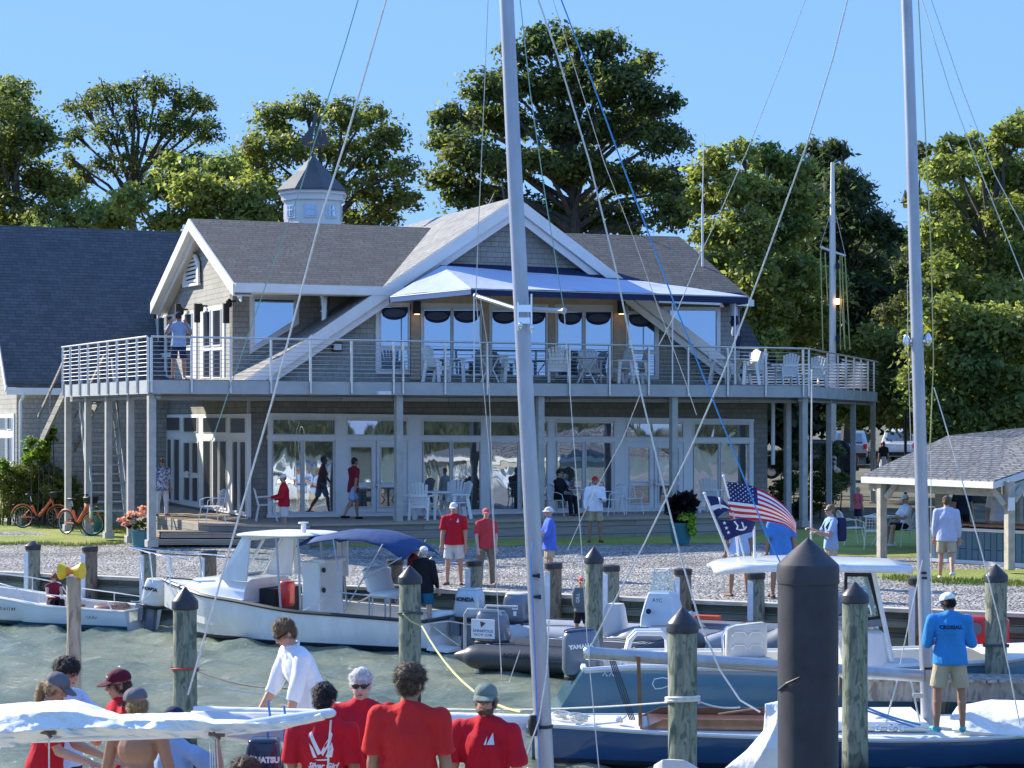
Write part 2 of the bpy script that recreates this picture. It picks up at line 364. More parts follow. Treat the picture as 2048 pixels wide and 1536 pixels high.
rgw = np.random.default_rng(4); gx = np.linspace(-26, 26, 400); gy = 11+39*np.linspace(0, 1, 330)**1.15; XX, YY = np.meshgrid(gx, gy); HH = np.zeros_like(XX)
for _ in range(70):                                               # wind chop: many short crossing waves
    lam = rgw.uniform(0.28, 1.6); an = rgw.normal(0.5, 0.75); kx, ky = math.cos(an)*6.283/lam, math.sin(an)*6.283/lam; HH += 0.0070*lam**0.8*np.sin(kx*XX+ky*YY+rgw.uniform(0, 6.28)+0.5*np.sin(0.35*XX+0.5*YY+_))
HH *= 0.75+0.45*np.sin(XX*0.31+1.1)*np.sin(YY*0.27+XX*0.1)
edge = np.minimum(np.minimum(XX+26, 26-XX), np.minimum(YY-11, 50-YY)); HH *= np.clip(edge/1.5, 0, 1)
w = MB(); nx_, ny_ = len(gx), len(gy); w.v = list(np.stack([XX, YY, HH], 2).reshape(-1, 3)); w.v = [V(p) for p in w.v]
ii = (np.arange(ny_-1)[:, None]*nx_+np.arange(nx_-1)[None]).ravel(); w.f = [(int(i), int(i)+1, int(i)+nx_+1, int(i)+nx_) for i in ii]; w.mi = [0]*len(w.f)
for a, b_, c, d in (((-900, -700), (900, -700), (900, 11), (-900, 11)), ((-900, 11), (-26, 11), (-26, 50), (-900, 50)), ((26, 11), (900, 11), (900, 50), (26, 50))): w.quad((*a, 0), (*b_, 0), (*c, 0), (*d, 0))
w.build('water', MATS['water'], kind='structure', smooth=True, auto=80, fixn=False)
# the water's edge: bulkhead line from photo rows
BA, BB = ong(0, 1143, 0.95), ong(2048, 1226, 0.95)
BU = (BB-BA).normalized(); BN = V((BU.y, -BU.x, 0))            # along the bulkhead, towards the water
BA2, BB2 = BA-BU*60, BB+BU*60
def gz(Y, X=0):                                              # land height
    d = -(V((X, Y, 0))-V((BA.x, BA.y, 0))).dot(BN)
    return 0.93 + 0.3*min(max(d, 0)/9.0, 1) + max(0, d-24)*0.018
land = MB(); rows = [0.25, 2, 4, 6, 9, 12, 16, 24, 40, 70, 110, 200, 420, 1200]
A_, B_ = BA-BU*700, BB+BU*700; nn = 24
for d in rows:
    for i in range(nn+1):
        p = A_.lerp(B_, i/nn)-BN*d; land.v.append(V((p.x, p.y, gz(p.y, p.x) if d > 0.3 else 0.93)))
for j in range(len(rows)-1):
    for i in range(nn):
        a = j*(nn+1)+i; land.f.append((a, a+1, a+nn+2, a+nn+1)); land.mi.append(0)
land.build('ground', MATS['earth'], kind='structure')
def sheet(name, pts, mat, lift, kind='structure', sub=10):
    """ground sheet draped on the land; pts are world xy corners of a quad strip: two rails of equal length"""
    m = MB(); L, Rr = pts; n_ = len(L)
    for i in range(n_):
        for j in range(sub+1):
            p = V(L[i]).lerp(V(Rr[i]), j/sub); m.v.append(V((p.x, p.y, gz(p.y, p.x)+lift)))
    for i in range(n_-1):
        for j in range(sub): a = i*(sub+1)+j; m.f.append((a, a+1, a+sub+2, a+sub+1)); m.mi.append(0)
    return m.build(name, mat, kind=kind)
def gp(px, py):                                              # photo px -> land
    z = 1.0
    for _ in range(6): p = ong(px, py, z); z = gz(p.y, p.x)
    return V((p.x, p.y, z))
g0 = [BA2-BN*0.25, BB2-BN*0.25]; g1 = [BA2-BN*17, BB2-BN*17]
sheet('gravel_road', (g0, g1), MATS['gravel'], 0.010, sub=24)
lawnA = [gp(-60, 1092), gp(60, 1088), gp(150, 1092), gp(240, 1088), gp(300, 1075), gp(330, 1068)]
lawnB = [gp(-60, 1010), gp(60, 1012), gp(150, 1018), gp(230, 1030), gp(300, 1052), gp(332, 1060)]
sheet('lawn', (lawnA, lawnB), MATS['grass'], 0.016)
sheet('lawn', ([gp(440, 1088), gp(500, 1092), gp(700, 1094), gp(1000, 1093), gp(1400, 1088), gp(1560, 1087)], [gp(440, 1078), gp(500, 1074), gp(700, 1074), gp(1000, 1074), gp(1400, 1070), gp(1560, 1062)]), MATS['grass'], 0.016)
sheet('lawn', ([gp(1700, 1142), gp(1780, 1160), gp(1900, 1168), gp(2100, 1176)], [gp(1700, 1136), gp(1780, 1138), gp(1900, 1140), gp(2100, 1140)]), MATS['grass'], 0.016)
sheet('lawn', ([gp(1570, 1112), gp(1740, 1114), gp(1900, 1116), gp(2100, 1118)], [gp(1570, 1060), gp(1740, 1060), gp(1900, 1058), gp(2100, 1056)]), MATS['grass'], 0.016)
def tufts(name, path, cnt, wid, h=0.12, mat=None, bumpz=0.0):
    """short grass and weeds as blades"""
    m = MB()
    for _ in range(cnt):
        i = random.random()*(len(path)-1); k = int(i); p = path[k].lerp(path[k+1], i-k)+V((random.gauss(0, wid), random.gauss(0, wid*2), 0))
        p.z = gz(p.y, p.x)+bumpz; a = random.random()*6.28; d = V((math.cos(a), math.sin(a), 0)); hh = h*random.uniform(0.4, 1.2); l = d.cross(Z)*random.uniform(-1, 1)*hh*0.5
        m.add([p-d*0.012, p+d*0.012, p+Z*hh+l], [(0, 1, 2)])
    return m.build(name, mat or MATS['grass'], kind='stuff', fixn=False)
tufts('grass', lawnA, 2500, 0.10, 0.10); tufts('grass', [a.lerp(b, .4) for a, b in zip(lawnA, lawnB)], 7000, 0.35, 0.07)
tufts('grass', [gp(440, 1086), gp(500, 1090), gp(570, 1092)], 1800, 0.10, 0.10)
tufts('grass', [gp(1780, 1158), gp(1900, 1164), gp(2050, 1170)], 3000, 0.12, 0.10)

# bulkhead: timber wall with cap board and walers
bk = empty('bulkhead', (0, 42, 0), 'weathered timber bulkhead with pale cap board along the water', 'bulkhead')
mb = MB(); mb.slab([BA2+Z*-2.4, BB2+Z*-2.4, BB2+Z*-0.06, BA2+Z*-0.06], -BN*0.25); mb.build('sheathing', MATS['bulkhead timber'], bk)
c = MB(); L = (BB2-BA2).length; k = 0; x = 0
while x < L:
    l = 3.6; j = random.uniform(-0.006, 0.006); c.box(BA2+BU*(x+l/2)+BN*0.02+Z*(-0.03+j), (l-0.012, 0.34, 0.07), (BU, BN, Z)); x += l
c.build('cap_board', MATS['cap timber'], bk)
for zz in (-0.28, -0.62):
    q = MB(); q.box((BA2+BB2)/2+BN*0.09+Z*zz, (L, 0.14, 0.15), (BU, BN, Z)); q.build('waler', MATS['bulkhead timber'], bk)
# ================================================================ CLUBHOUSE
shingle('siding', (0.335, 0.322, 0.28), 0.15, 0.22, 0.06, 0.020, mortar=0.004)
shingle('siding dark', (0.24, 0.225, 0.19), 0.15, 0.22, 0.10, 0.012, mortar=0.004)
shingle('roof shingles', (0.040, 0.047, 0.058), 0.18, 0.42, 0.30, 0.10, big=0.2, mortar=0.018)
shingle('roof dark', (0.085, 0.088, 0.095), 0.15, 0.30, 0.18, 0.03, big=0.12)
shingle('roof sunlit', (0.30, 0.29, 0.27), 0.15, 0.30, 0.15, 0.03)  # lighter copy of the shingles: sunlight on the left slope put in the colour
M('white trim', (0.78, 0.78, 0.76), 0.5, var=0.05, vs=2, bmp=0.002)
M('white frame', (0.70, 0.70, 0.68), 0.5, var=0.06, vs=2)
M('grey paint', (0.40, 0.42, 0.42), 0.6, var=0.10, vs=2, bmp=0.003)
M('post paint', (0.42, 0.41, 0.37), 0.65, var=0.15, vs=4, bmp=0.004)
M('stainless', (0.62, 0.62, 0.60), 0.32, 0.9, var=0.1, vs=8)
M('black metal', (0.02, 0.02, 0.022), 0.5, 0.3, var=0.1)
M('dark interior', (0.025, 0.025, 0.028), 0.9, var=0.2)
M('navy canvas', (0.014, 0.022, 0.075), 0.85, var=0.12, vs=3, bmp=0.01, bs=6)
M('white canvas', (0.44, 0.49, 0.66), 0.85, var=0.05, vs=2, bmp=0.02, bs=3)
M('slate metal', (0.07, 0.075, 0.085), 0.45, 0.2, var=0.15)
M('tan wood', (0.50, 0.38, 0.26), 0.7, var=0.15, vs=5)
glass_m('glass sky', (0.03, 0.04, 0.05), 0.58, 0.004, 0.6, gcol=(0.52, 0.70, 0.92))
glass_m('glass lower', (0.03, 0.035, 0.04), 0.46, 0.009, 1.1, gcol=(0.78, 0.88, 1.0))
glass_m('glass dark', (0.02, 0.022, 0.025), 0.22, 0.004, 0.8)
MT = MATS
CL = fac(497, 1036); CL.z = 0; CR = fac(1535, 1030); CR.z = 0
def fb(px, py, off=0.0): return onpl(px, py, CL-U*off, U)       # left end walls
club = empty('clubhouse', (F0.x, F0.y, 1.2), 'large grey shingled two storey waterfront clubhouse with white trim and wrap-around deck', 'clubhouse')
PZ, DZ = 1.76, 5.47
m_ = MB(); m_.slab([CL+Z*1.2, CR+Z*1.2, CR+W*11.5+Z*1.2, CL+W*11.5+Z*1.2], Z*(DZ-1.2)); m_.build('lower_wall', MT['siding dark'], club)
# upper main gable wall
def up(p, z): return V((p.x, p.y, z))
ap = fac(1035, 412); gl = fac(520, 757, -0.01); gr = fac(1500, 757, -0.01)
gwall = MB(); gwall.slab([up(gl, DZ), up(gr, DZ), ap], W*0.3); gwall.build('gable_wall', MT['siding'], club)
# main roof, left slope and right slope (pitched planes running back along W)
OV = 0.45
A0 = fac(1034, 393, OV); F0l = fac(478, 768, OV); F0r = fac(1478, 735, OV)
ridge_back = 9.5
rs = MB(); th = Z*0.16
rs.slab([F0l, A0, A0+W*(OV+ridge_back), F0l+W*(OV+ridge_back)], th*-1); rs.build('roof', MT['roof sunlit'], club)
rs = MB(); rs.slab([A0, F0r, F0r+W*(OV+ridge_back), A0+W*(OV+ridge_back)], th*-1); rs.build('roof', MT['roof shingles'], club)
# rake boards
def rake(p, q, wd, th_, off):
    d = (q-p).normalized(); dn = V((0, 0, -1)); s_ = (dn-d*dn.dot(d)).normalized(); m = MB()
    m.slab([p, q, q+s_*wd, p+s_*wd], -W*th_); m2 = [p+s_*(wd+0.012), q+s_*(wd+0.012), q+s_*(wd+0.2), p+s_*(wd+0.2)]
    o = m.build('rake_board', MT['white trim'], club)
    m = MB(); m.slab([x+W*0.14 for x in m2], -W*0.05); m.build('rake_board', MT['white trim'], club); return o
rake(A0-Z*0.02, F0l-Z*0.02, 0.30, 0.04, 0); rake(A0-Z*0.02, F0r-Z*0.02, 0.30, 0.04, 0)
so_ = MB(); so_.slab([A0-Z*0.36, F0l-Z*0.36, F0l-Z*0.36+W*0.42, A0-Z*0.36+W*0.42], Z*-0.02); so_.slab([A0-Z*0.36, F0r-Z*0.36, F0r-Z*0.36+W*0.42, A0-Z*0.36+W*0.42], Z*-0.02); so_.build('soffit', MT['white frame'], club)
# ---- left wing (cross gable)
C1 = fb(465, 700); wo = 1.7
wl = fb(308, 640); 
wz = [5.3, fb(467, 578).z]                                     # wall foot and eave heights
pk = fb(381, 449)
eL = fb(300, 600)
CB = V((C1.x, C1.y, 0)); CE = V((wl.x, wl.y, 0))
wm = MB(); wm.slab([up(CB, DZ-0.05), up(CE, DZ-0.05), up(CE, wz[1]+0.1), pk, up(CB, wz[1]+0.1)], U*0.3); wm.build('wing_gable_wall', MT['siding'], club)
end = fac(740, 600, -wo)
wm = MB(); wm.slab([up(CB, DZ-0.05)+W*0.003, up(end, DZ-0.05)+W*0.003, up(end, wz[1]+0.15)+W*0.003, up(CB, wz[1]+0.15)+W*0.003], W*0.3); wm.build('wing_side_wall', MT['siding'], club)
# wing roof: ridge along U through the gable peak, eaves overhanging
rk = fb(380, 437, 0.5); ev = fb(469, 566, 0.5); evL = fb(297, 592, 0.5)
halfw = (rk-ev).dot(W)
ev2 = ev; ridge_len = 16.5
evL = ev + W*2*halfw; 
wr = MB(); wr.slab([ev2, rk, rk+U*(ridge_len*0.46), ev2+U*5.5], Z*-0.14); wr.build('wing_roof', MT['roof shingles'], club)
wr = MB(); wr.slab([rk, evL, evL+U*8, rk+U*8], Z*-0.14); wr.build('wing_roof', MT['roof shingles'], club)
# eave fascia and gable rakes of the wing
q = MB(); q.slab([ev2-Z*0.0, ev2+U*5.35, ev2+U*5.35-Z*0.24, ev2-Z*0.24], -W*0.10); q.build('eave_board', MT['white trim'], club)
q = MB(); q.slab([ev2-Z*0.24, ev2+U*5.3-Z*0.24, ev2+U*5.3-Z*0.24+W*0.5, ev2-Z*0.24+W*0.5], Z*-0.02); q.build('soffit', MT['white frame'], club)
def rakeb(p, q_, wd):
    m = MB(); d = V((0, 0, -1)); m.slab([p, q_, q_+d*wd, p+d*wd], -U*0.05); m.build('rake_board', MT['white trim'], club)
    m = MB(); m.slab([p+d*wd+U*0.2, q_+d*wd+U*0.2, q_+d*(wd+0.16)+U*0.2, p+d*(wd+0.16)+U*0.2], -U*0.04); m.build('rake_board', MT['white frame'], club)
    m = MB(); m.slab([p+d*(wd-.02), q_+d*(wd-.02), q_+d*(wd-.02)+U*0.5, p+d*(wd-.02)+U*0.5], Z*-0.02); m.build('soffit', MT['white frame'], club)
rakeb(rk-Z*0.01, ev2-W*0.02-Z*0.01, 0.34); rakeb(rk-Z*0.01, evL+W*0.02-Z*0.01, 0.34)
# arched louvre vent
vt = MB(); P = lambda x, y: fb(x, y, 0.06); outer = []; inner = []
ar = [(368.5, 575), (368.5, 545), (369, 528), (374, 514), (384, 505), (394, 509), (399, 523), (400, 545), (400, 570)]
cx_, cy_ = 384.5, 546
outer = [P(x, y) for x, y in ar]; inner = [P(cx_+(x-cx_)*0.72, cy_+(y-cy_)*0.80) for x, y in ar]
vt.ring(outer, inner, -U*0.06); v_ = vt.build('vent', MT['white trim'], club)
q = MB(); q.poly([p+U*0.03 for p in inner]); q.build('vent_back', MT['dark interior'], v_)
q = MB()
for k in range(6):
    t = (k+0.5)/6; a_, b_ = inner[1]*(1-t)+inner[1]*t, 0
    zl = inner[0].z + (inner[4].z-inner[0].z)*t*0.93; hw = 0.5*math.sqrt(max(0.05, 1-max(0, (t-0.45)/0.6)**2))
    c0 = (inner[0]+inner[-1])/2; wv = (inner[-1]-inner[0]); wv.z = 0; cc = V((c0.x, c0.y, zl)); q.box(cc, (wv.length*2*hw, 0.03, 0.075), (wv.normalized(), U, Z))
q.build('louvre', MT['white trim'], v_)
# ---- windows: traced frames on a wall plane
def window(fn, outer, panes, parent=club, off=0.05, gl='glass sky', frame='white trim', th=0.07, name='window'):
    """outer: 4+ px corners of the trim; panes: list of px polygons for the glass"""
    nvec = (fn(outer[0][0], outer[0][1], 1.0)-fn(outer[0][0], outer[0][1], 0.0)); 
    n = (-W if fn is fac or fn in FA else -U)
    o3 = [fn(x, y, off) for x, y in outer]; m = MB(); m.slab(o3, -n*th)
    f = m.build(name, MT[frame], parent)
    gm = MB()
    for p in panes: gm.slab([fn(x, y, off+0.004) for x, y in p], -n*0.003)
    g_ = gm.build('pane', MT[gl], f)
    sm = MB()
    for p in panes:
        c = [sum(a)/len(p) for a in zip(*p)]; ou = [fn(x+(x-c[0])*0.001, y, off+0.004) for x, y in p]
        cen = sum(ou, V())/len(ou); ou2 = [q+(q-cen).normalized()*0.055 for q in ou]; sm.ring(ou2, ou, n*0.028)
    sm.build('sash', MT['white frame'], f)
    return f
FA = set()
def facw(px, py, off=0.0): return fac(px, py, off-wo)
FA.add(facw)
def rect(x0, y0, x1, y1, sl=0.0): return [(x0, y0), (x1, y0+(x1-x0)*sl), (x1, y1+(x1-x0)*sl), (x0, y1)]
# wing side window, cut by the roof slope
window(facw, [(500, 588), (599, 592), (598, 648), (500, 708)], [[(509, 598), (588, 600), (587, 641), (509, 691)]])
# right-hand wing: wall, hip roof, window behind the rake
rw0, rw1 = fac(1250, 620, -wo), fac(1480, 620, -wo)
q = MB(); q.slab([up(rw0, DZ-1), up(rw1, DZ-1), up(rw1, rw1.z+0.6), up(rw0, rw1.z+0.6)], W*0.3); q.slab([up(rw1, DZ-1)+W*0.3, up(rw1, DZ-1)+W*8, up(rw1, rw1.z+0.6)+W*8, up(rw1, rw1.z+0.6)+W*0.3], -U*0.3); q.build('wing_side_wall', MT['siding'], club)
r0, r1, r2, r3 = fac(1120, 466, -wo-4.4), fac(1358, 473, -wo-4.4), fac(1506, 600, -wo+0.5), fac(1200, 588, -wo+0.5)
q = MB(); q.slab([r3, r2, r1, r0], Z*-0.14); q.build('wing_roof', MT['roof shingles'], club)
r4 = r2+W*9.5; q = MB(); q.slab([r2+U*.01, r4, r1+U*0.01], Z*-0.14); q.build('wing_roof', MT['roof shingles'], club)
q = MB(); q.slab([r3-Z*0.0-W*.01, r2-W*.01, r2-Z*0.2-W*.01, r3-Z*0.2-W*.01], -W*0.06); q.build('eave_board', MT['white trim'], club)
q = MB(); s0 = fac(1482, 640, -wo-0.4); s1 = fac(1545, 735, -wo-0.4); q.slab([up(s0, s0.z+0.3), s1, up(s0, s1.z)], W*6); q.build('lower_roof', MT['roof dark'], club)
window(facw, [(1325, 613), (1441, 614), (1441, 716), (1325, 716)], [[(1340, 621), (1432, 622), (1432, 704), (1340, 704)]])
# gable-end upper windows
bb = lambda l: window(fb, l[0], l[1:], gl='glass dark', off=0.04)
bb([[(313, 633), (347, 628), (347, 756), (313, 756)], [(317, 637), (330, 635), (330, 706), (317, 707)], [(334, 634), (346, 632), (346, 704), (334, 706)], [(317, 716), (330, 715), (330, 752), (317, 752)], [(334, 715), (346, 714), (346, 752), (334, 752)]])
bb([[(365, 624), (392, 620), (392, 757), (365, 757)], [(371, 630), (384, 628), (384, 690), (371, 692)], [(371, 702), (384, 701), (384, 752), (371, 752)]])
bb([[(400, 616), (448, 609), (448, 758), (400, 757)], [(408, 625), (421, 623), (421, 691), (408, 692)], [(427, 622), (442, 620), (442, 689), (427, 690)], [(408, 703), (421, 702), (421, 754), (408, 754)], [(427, 701), (442, 700), (442, 754), (427, 754)]])
for px, py in ((312, 630), (362, 622), (401, 615), (458, 606)):           # dark wall lamps
    q = MB(); c0 = fb(px, py, 0.2); q.bar(c0+Z*0.05, c0+U*0.2+Z*0.05, 0.05); q.lathe(c0-Z*0.12, [(0.06, 0), (0.09, 0.05), (0.09, 0.18), (0.03, 0.24)], 10); q.build('wall_lamp', MT['black metal'], club, smooth=True)
for px in (356, 394, 452): q = MB(); a0 = fb(px, 620, 0.30); q.box(V((a0.x, a0.y, fb(px, 618, .3).z-.12)), (0.16, 0.16, 0.55), (U, W, Z)); q.build('wall_speaker', MT['dark interior'], club)
# main gable glazing: beam, tan posts, glass doors
def band(x0, x1, y0, y1, mat_, off=0.06, th=0.1, nm='trim_post', sl=0.010):
    m = MB(); m.slab([fac(x0, y0+(x0-1035)*sl, off), fac(x1, y0+(x1-1035)*sl, off), fac(x1, y1+(x1-1035)*sl, off), fac(x0, y1+(x0-1035)*sl, off)], W*th); return m.build(nm, MT[mat_], club)
band(752, 1318, 592, 608, 'tan wood', 0.07, 0.12, 'header_beam')
band(832, 1256, 608, 622, 'white frame', 0.05, 0.08, 'header_beam')
window(fac, [(752, 604), (820, 606), (820, 749), (752, 748)], [[(762, 614), (816, 614), (816, 693), (762, 692)], [(762, 701), (816, 701), (816, 738), (762, 738)]])
window(fac, [(842, 616), (964, 617), (964, 753), (842, 752)], [rect(848, 620, 901, 748), rect(907, 620, 960, 749)], name='glass_door')
window(fac, [(979, 618), (1096, 619), (1096, 755), (979, 754)], [rect(984, 622, 1034, 750), rect(1040, 623, 1091, 751)], name='glass_door')
window(fac, [(1111, 619), (1226, 621), (1226, 757), (1111, 756)], [rect(1116, 624, 1164, 752), rect(1171, 624, 1222, 753)], name='glass_door')
window(fac, [(1252, 622), (1318, 623), (1318, 759), (1252, 757)], [[(1257, 628), (1309, 629), (1309, 700), (1257, 700)], [(1257, 708), (1309, 708), (1309, 750), (1257, 750)]])
for a, b in ((822, 841), (965, 978), (1097, 1110), (1227, 1251)): band(a, b, 606, 762, 'tan wood')
M('lamp glow', (0.9, 0.6, 0.35), 0.4, var=0); MT['lamp glow'].node_tree.nodes['Principled BSDF'].inputs['Emission Color'].default_value = (1, 0.55, 0.25, 1); MT['lamp glow'].node_tree.nodes['Principled BSDF'].inputs['Emission Strength'].default_value = 2.2
for px, py in ((834, 615), (1243, 615)):
    c0 = fac(px, py, 0.28); q = MB(); q.box(c0, (0.17, 0.17, 0.36), (U, W, Z)); o = q.build('porch_lamp', MT['black metal'], club); q = MB(); q.box(c0-Z*0.19, (0.12, 0.12, 0.02), (U, W, Z)); q.build('lamp_glass', MT['lamp glow'], o)
q = MB(); c0 = fac(674, 694, 0.08); q.box(c0, (0.28, 0.12, 0.24), (U, W, Z)); o = q.build('floodlight', MT['black metal'], club); q = MB(); q.box(c0-W*0.065, (0.22, 0.02, 0.17), (U, W, Z)); q.build('lens', MT['white frame'], o)
for x0, x1, y in ((762, 816, 614), (848, 901, 620), (907, 960, 620), (984, 1034, 622), (1040, 1091, 623), (1116, 1164, 624), (1171, 1222, 624), (1257, 1309, 628)):  # dark scallops and grey ovals laid over the panes as painted reflections
    c_ = (x0+x1)/2; w_ = (x1-x0)/2; q = MB(); q.slab([fac(c_+w_*k/6, y+(0 if k in (-6, 6) else 0)+1, .06) for k in range(-6, 7)]+[fac(c_+w_*k/6, y+9+17*math.sqrt(max(0, 1-(k/6)**2)), .06) for k in range(6, -7, -1)], -W*.004); vl = q.build('painted_reflection', MT['navy canvas'], club)
    q = MB(); q.slab([fac(c_+w_*.8*math.cos(k*math.pi/8), y+12+8*math.sin(k*math.pi/8), .066) for k in range(16)], -W*.003); q.build('reflection_oval', M('reflection grey', (0.07, 0.085, 0.12), 0.8), vl)
# stovepipe on the roof skirt
q = MB(); c0 = fac(650, 640, -0.9); q.cyl(c0-Z*0.3, c0+Z*0.72, 0.11, n=14); q.cyl(c0+Z*0.22, c0+Z*0.26, 0.15, n=14); q.lathe(c0+Z*0.4, [(0.13, 0), (0.13, 0.2), (0.16, 0.21), (0.16, 0.27), (0.12, 0.3)], 14); q.build('flue_pipe', MT['stainless'], club, smooth=True)
# roof aerials and vent stubs
for px, y0, y1, off in ((968, 388, 405, -3), (1002, 356, 400, -3), (1278, 455, 470, -6)):
    q = MB(); a = fac(px+8, y1+8, off); q.tube([a, fac(px+20 if px == 968 else px, y0, off)], 0.02); q.build('aerial', MT['slate metal'], club)
q = MB(); a = fac(1405, 508, -wo-2); q.cyl(a-Z*0.5, a+Z*1.6, 0.035, n=8); q.cyl(a+Z*1.6, fac(1408, 268, -wo-2), 0.02, 0.010, n=8); q.build('whip_aerial', MT['white trim'], club)
# ---- cupola and weathervane
CY = 67.0; kc = at(626, 445, CY); s_ = CY/FL
cup = MB(); oc = lambda r, z, ph=22.5: [V((kc.x+r*math.cos(R(45*i+ph)), kc.y+r*math.sin(R(45*i+ph)), z)) for i in range(8)]
zf = lambda y: ZC+(HY-y)*s_
def prism8(m, r0, z0, r1, z1):
    a, b = oc(r0, z0), oc(r1, z1); m.add(a+b, [(i, (i+1) % 8, 8+(i+1) % 8, 8+i) for i in range(8)]+[tuple(range(8))[::-1], tuple(range(8, 16))])
prism8(cup, 0.98, zf(500), 0.98, zf(400)); prism8(cup, 1.08, zf(404), 1.08, zf(392)); prism8(cup, 1.16, zf(392), 1.16, zf(386)); cu = cup.build('cupola', MT['white trim'], club)
q = MB(); prism8(q, 1.22, zf(386), 1.22, zf(383)); prism8(q, 1.22, zf(383), 0.55, zf(344)); prism8(q, 0.55, zf(344), 0.05, zf(312)); q.build('cupola_roof', MT['slate metal'], cu)
for i in range(8):
    a0, a1 = oc(0.985, zf(440))[i], oc(0.985, zf(440))[(i+1) % 8]; t = (a1-a0).normalized(); nn_ = V((t.y, -t.x, 0)); c = (a0+a1)/2
    if (c-kc).dot(nn_) < 0: nn_ = -nn_
    q = MB(); q.box(V((c.x, c.y, zf(426)))+nn_*0.01, (0.44, 0.05, (438-410)*s_), (t, nn_, Z)); f = q.build('cupola_window', MT['white frame'], cu)
    q = MB(); q.box(V((c.x, c.y, zf(426)))+nn_*0.04, (0.30, 0.01, (434-413)*s_), (t, nn_, Z)); q.build('pane', MT['glass sky'], f)
    q = MB(); q.box(V((c.x, c.y, zf(426)))+nn_*0.05, (0.03, 0.02, (434-413)*s_), (t, nn_, Z)); q.box(V((c.x, c.y, zf(424)))+nn_*0.052, (0.30, 0.02, 0.03), (t, nn_, Z)); q.build('muntin', MT['white frame'], f)
wv = MB(); bz = lambda x, y: at(x, y, CY)
wv.tube([bz(622, 316), bz(623, 285)], 0.035); wv.slab([bz(603, 284), bz(655, 292), bz(648, 296), bz(608, 291)], V((0, 0.03, 0)))
wv.slab([bz(600, 283), bz(624, 283), bz(630, 252), bz(622, 252)], V((0, 0.03, 0))); wv.slab([bz(623, 252), bz(631, 252), bz(636, 232), bz(630, 222)], V((0, .03, 0))); wv.slab([bz(627, 286), bz(640, 287), bz(638, 250), bz(630, 252)], V((0, 0.03, 0))); wv.slab([bz(642, 288), bz(660, 290), bz(650, 262), bz(644, 256)], V((0, 0.03, 0)))
wv.tube([bz(641, 290), bz(642, 250)], 0.02); wv.build('weathervane', MT['slate metal'], cu)
# ---- lower storey glazing, seven bays under one white frame
x0f, x1f = 536.0, 1506.5
def fy(x, t): a = 826.8+(x-536)*0.0127; b_ = 1036-(x-536)*0.0148; return a+(b_-a)*t
m = MB(); m.slab([fac(x, fy(x, t), 0.05) for x, t in ((x0f, 0), (x1f, 0), (x1f, 0.995), (x0f, 0.995))], W*0.06); fr = m.build('window_wall', MT['white frame'], club)
m = MB()
for a, t0, t1, o_ in ((0, -.005, 0.025, .10), (0, 0.205, 0.25, .09), (0, 0.965, 0.998, .09)): m.slab([fac(x, fy(x, t), o_) for x, t in ((x0f-2, t0), (x1f+2, t0), (x1f+2, t1), (x0f-2, t1))], W*0.06)
cX = lambda c: 300+c/1.4629
for a, b in ((345, 356), (543, 575), (755, 795), (968, 994), (1164, 1184), (1360, 1392), (1562, 1588), (1755, 1766)): m.slab([fac(cX(x), fy(cX(x), t), 0.08) for x, t in ((a, 0.0), (b, 0.0), (b, 0.97), (a, 0.97))], W*0.05)
m.build('mullion', MT['white trim'], fr)
def gp_(c0, c1, t0, t1, gl='glass lower', par=fr, nm='pane', off=0.062):
    q = MB(); a, b = cX(c0), cX(c1); pts = [fac(a, fy(a, t0), off), fac(b, fy(b, t0), off), fac(b, fy(b, t1), off), fac(a, fy(a, t1), off)]
    q.slab(pts, W*0.008); o = q.build(nm, MT[gl], par)
    s = MB(); cen = sum(pts, V())/4; s.ring([p+(p-cen).normalized()*0.05-W*0.002 for p in pts], pts, -W*0.03); s.build('sash', MT['white frame'], par); return o
for a, b in ((360, 540), (578, 750), (800, 967), (997, 1162), (1190, 1356), (1398, 1558), (1592, 1752)): gp_(a, b, 0.06, 0.195)
for a, b in ((360, 440), (452, 535), (800, 876), (887, 964), (998, 1075), (1086, 1160), (1192, 1264), (1276, 1349), (1592, 1662), (1671, 1750)): gp_(a, b, 0.265, 0.945)
for a, b in ((575, 660), (664, 750), (1392, 1473), (1477, 1558)):
    q = MB(); xs = (cX(a), cX(b)); q.slab([fac(x, fy(x, t), 0.085) for x, t in ((xs[0], .255), (xs[1], .255), (xs[1], .96), (xs[0], .96))], W*0.02); d = q.build('door', MT['white trim'], fr)
    gp_(a+12, b-13, 0.32, 0.665, 'glass lower' if a != 575 else 'glass dark', fr, 'door_pane', 0.092); gp_(a+12, b-13, 0.715, 0.90, 'glass dark', fr, 'door_pane', 0.092)
    q = MB(); hx = cX(b-5 if a in (575, 1392) else a+5); c0 = fac(hx, fy(hx, .69), 0.14); q.bar(c0-Z*0.12, c0+Z*0.12, 0.03); q.bar(c0, c0-U*0.1, 0.03); q.build('door_handle', MT['stainless'], fr)
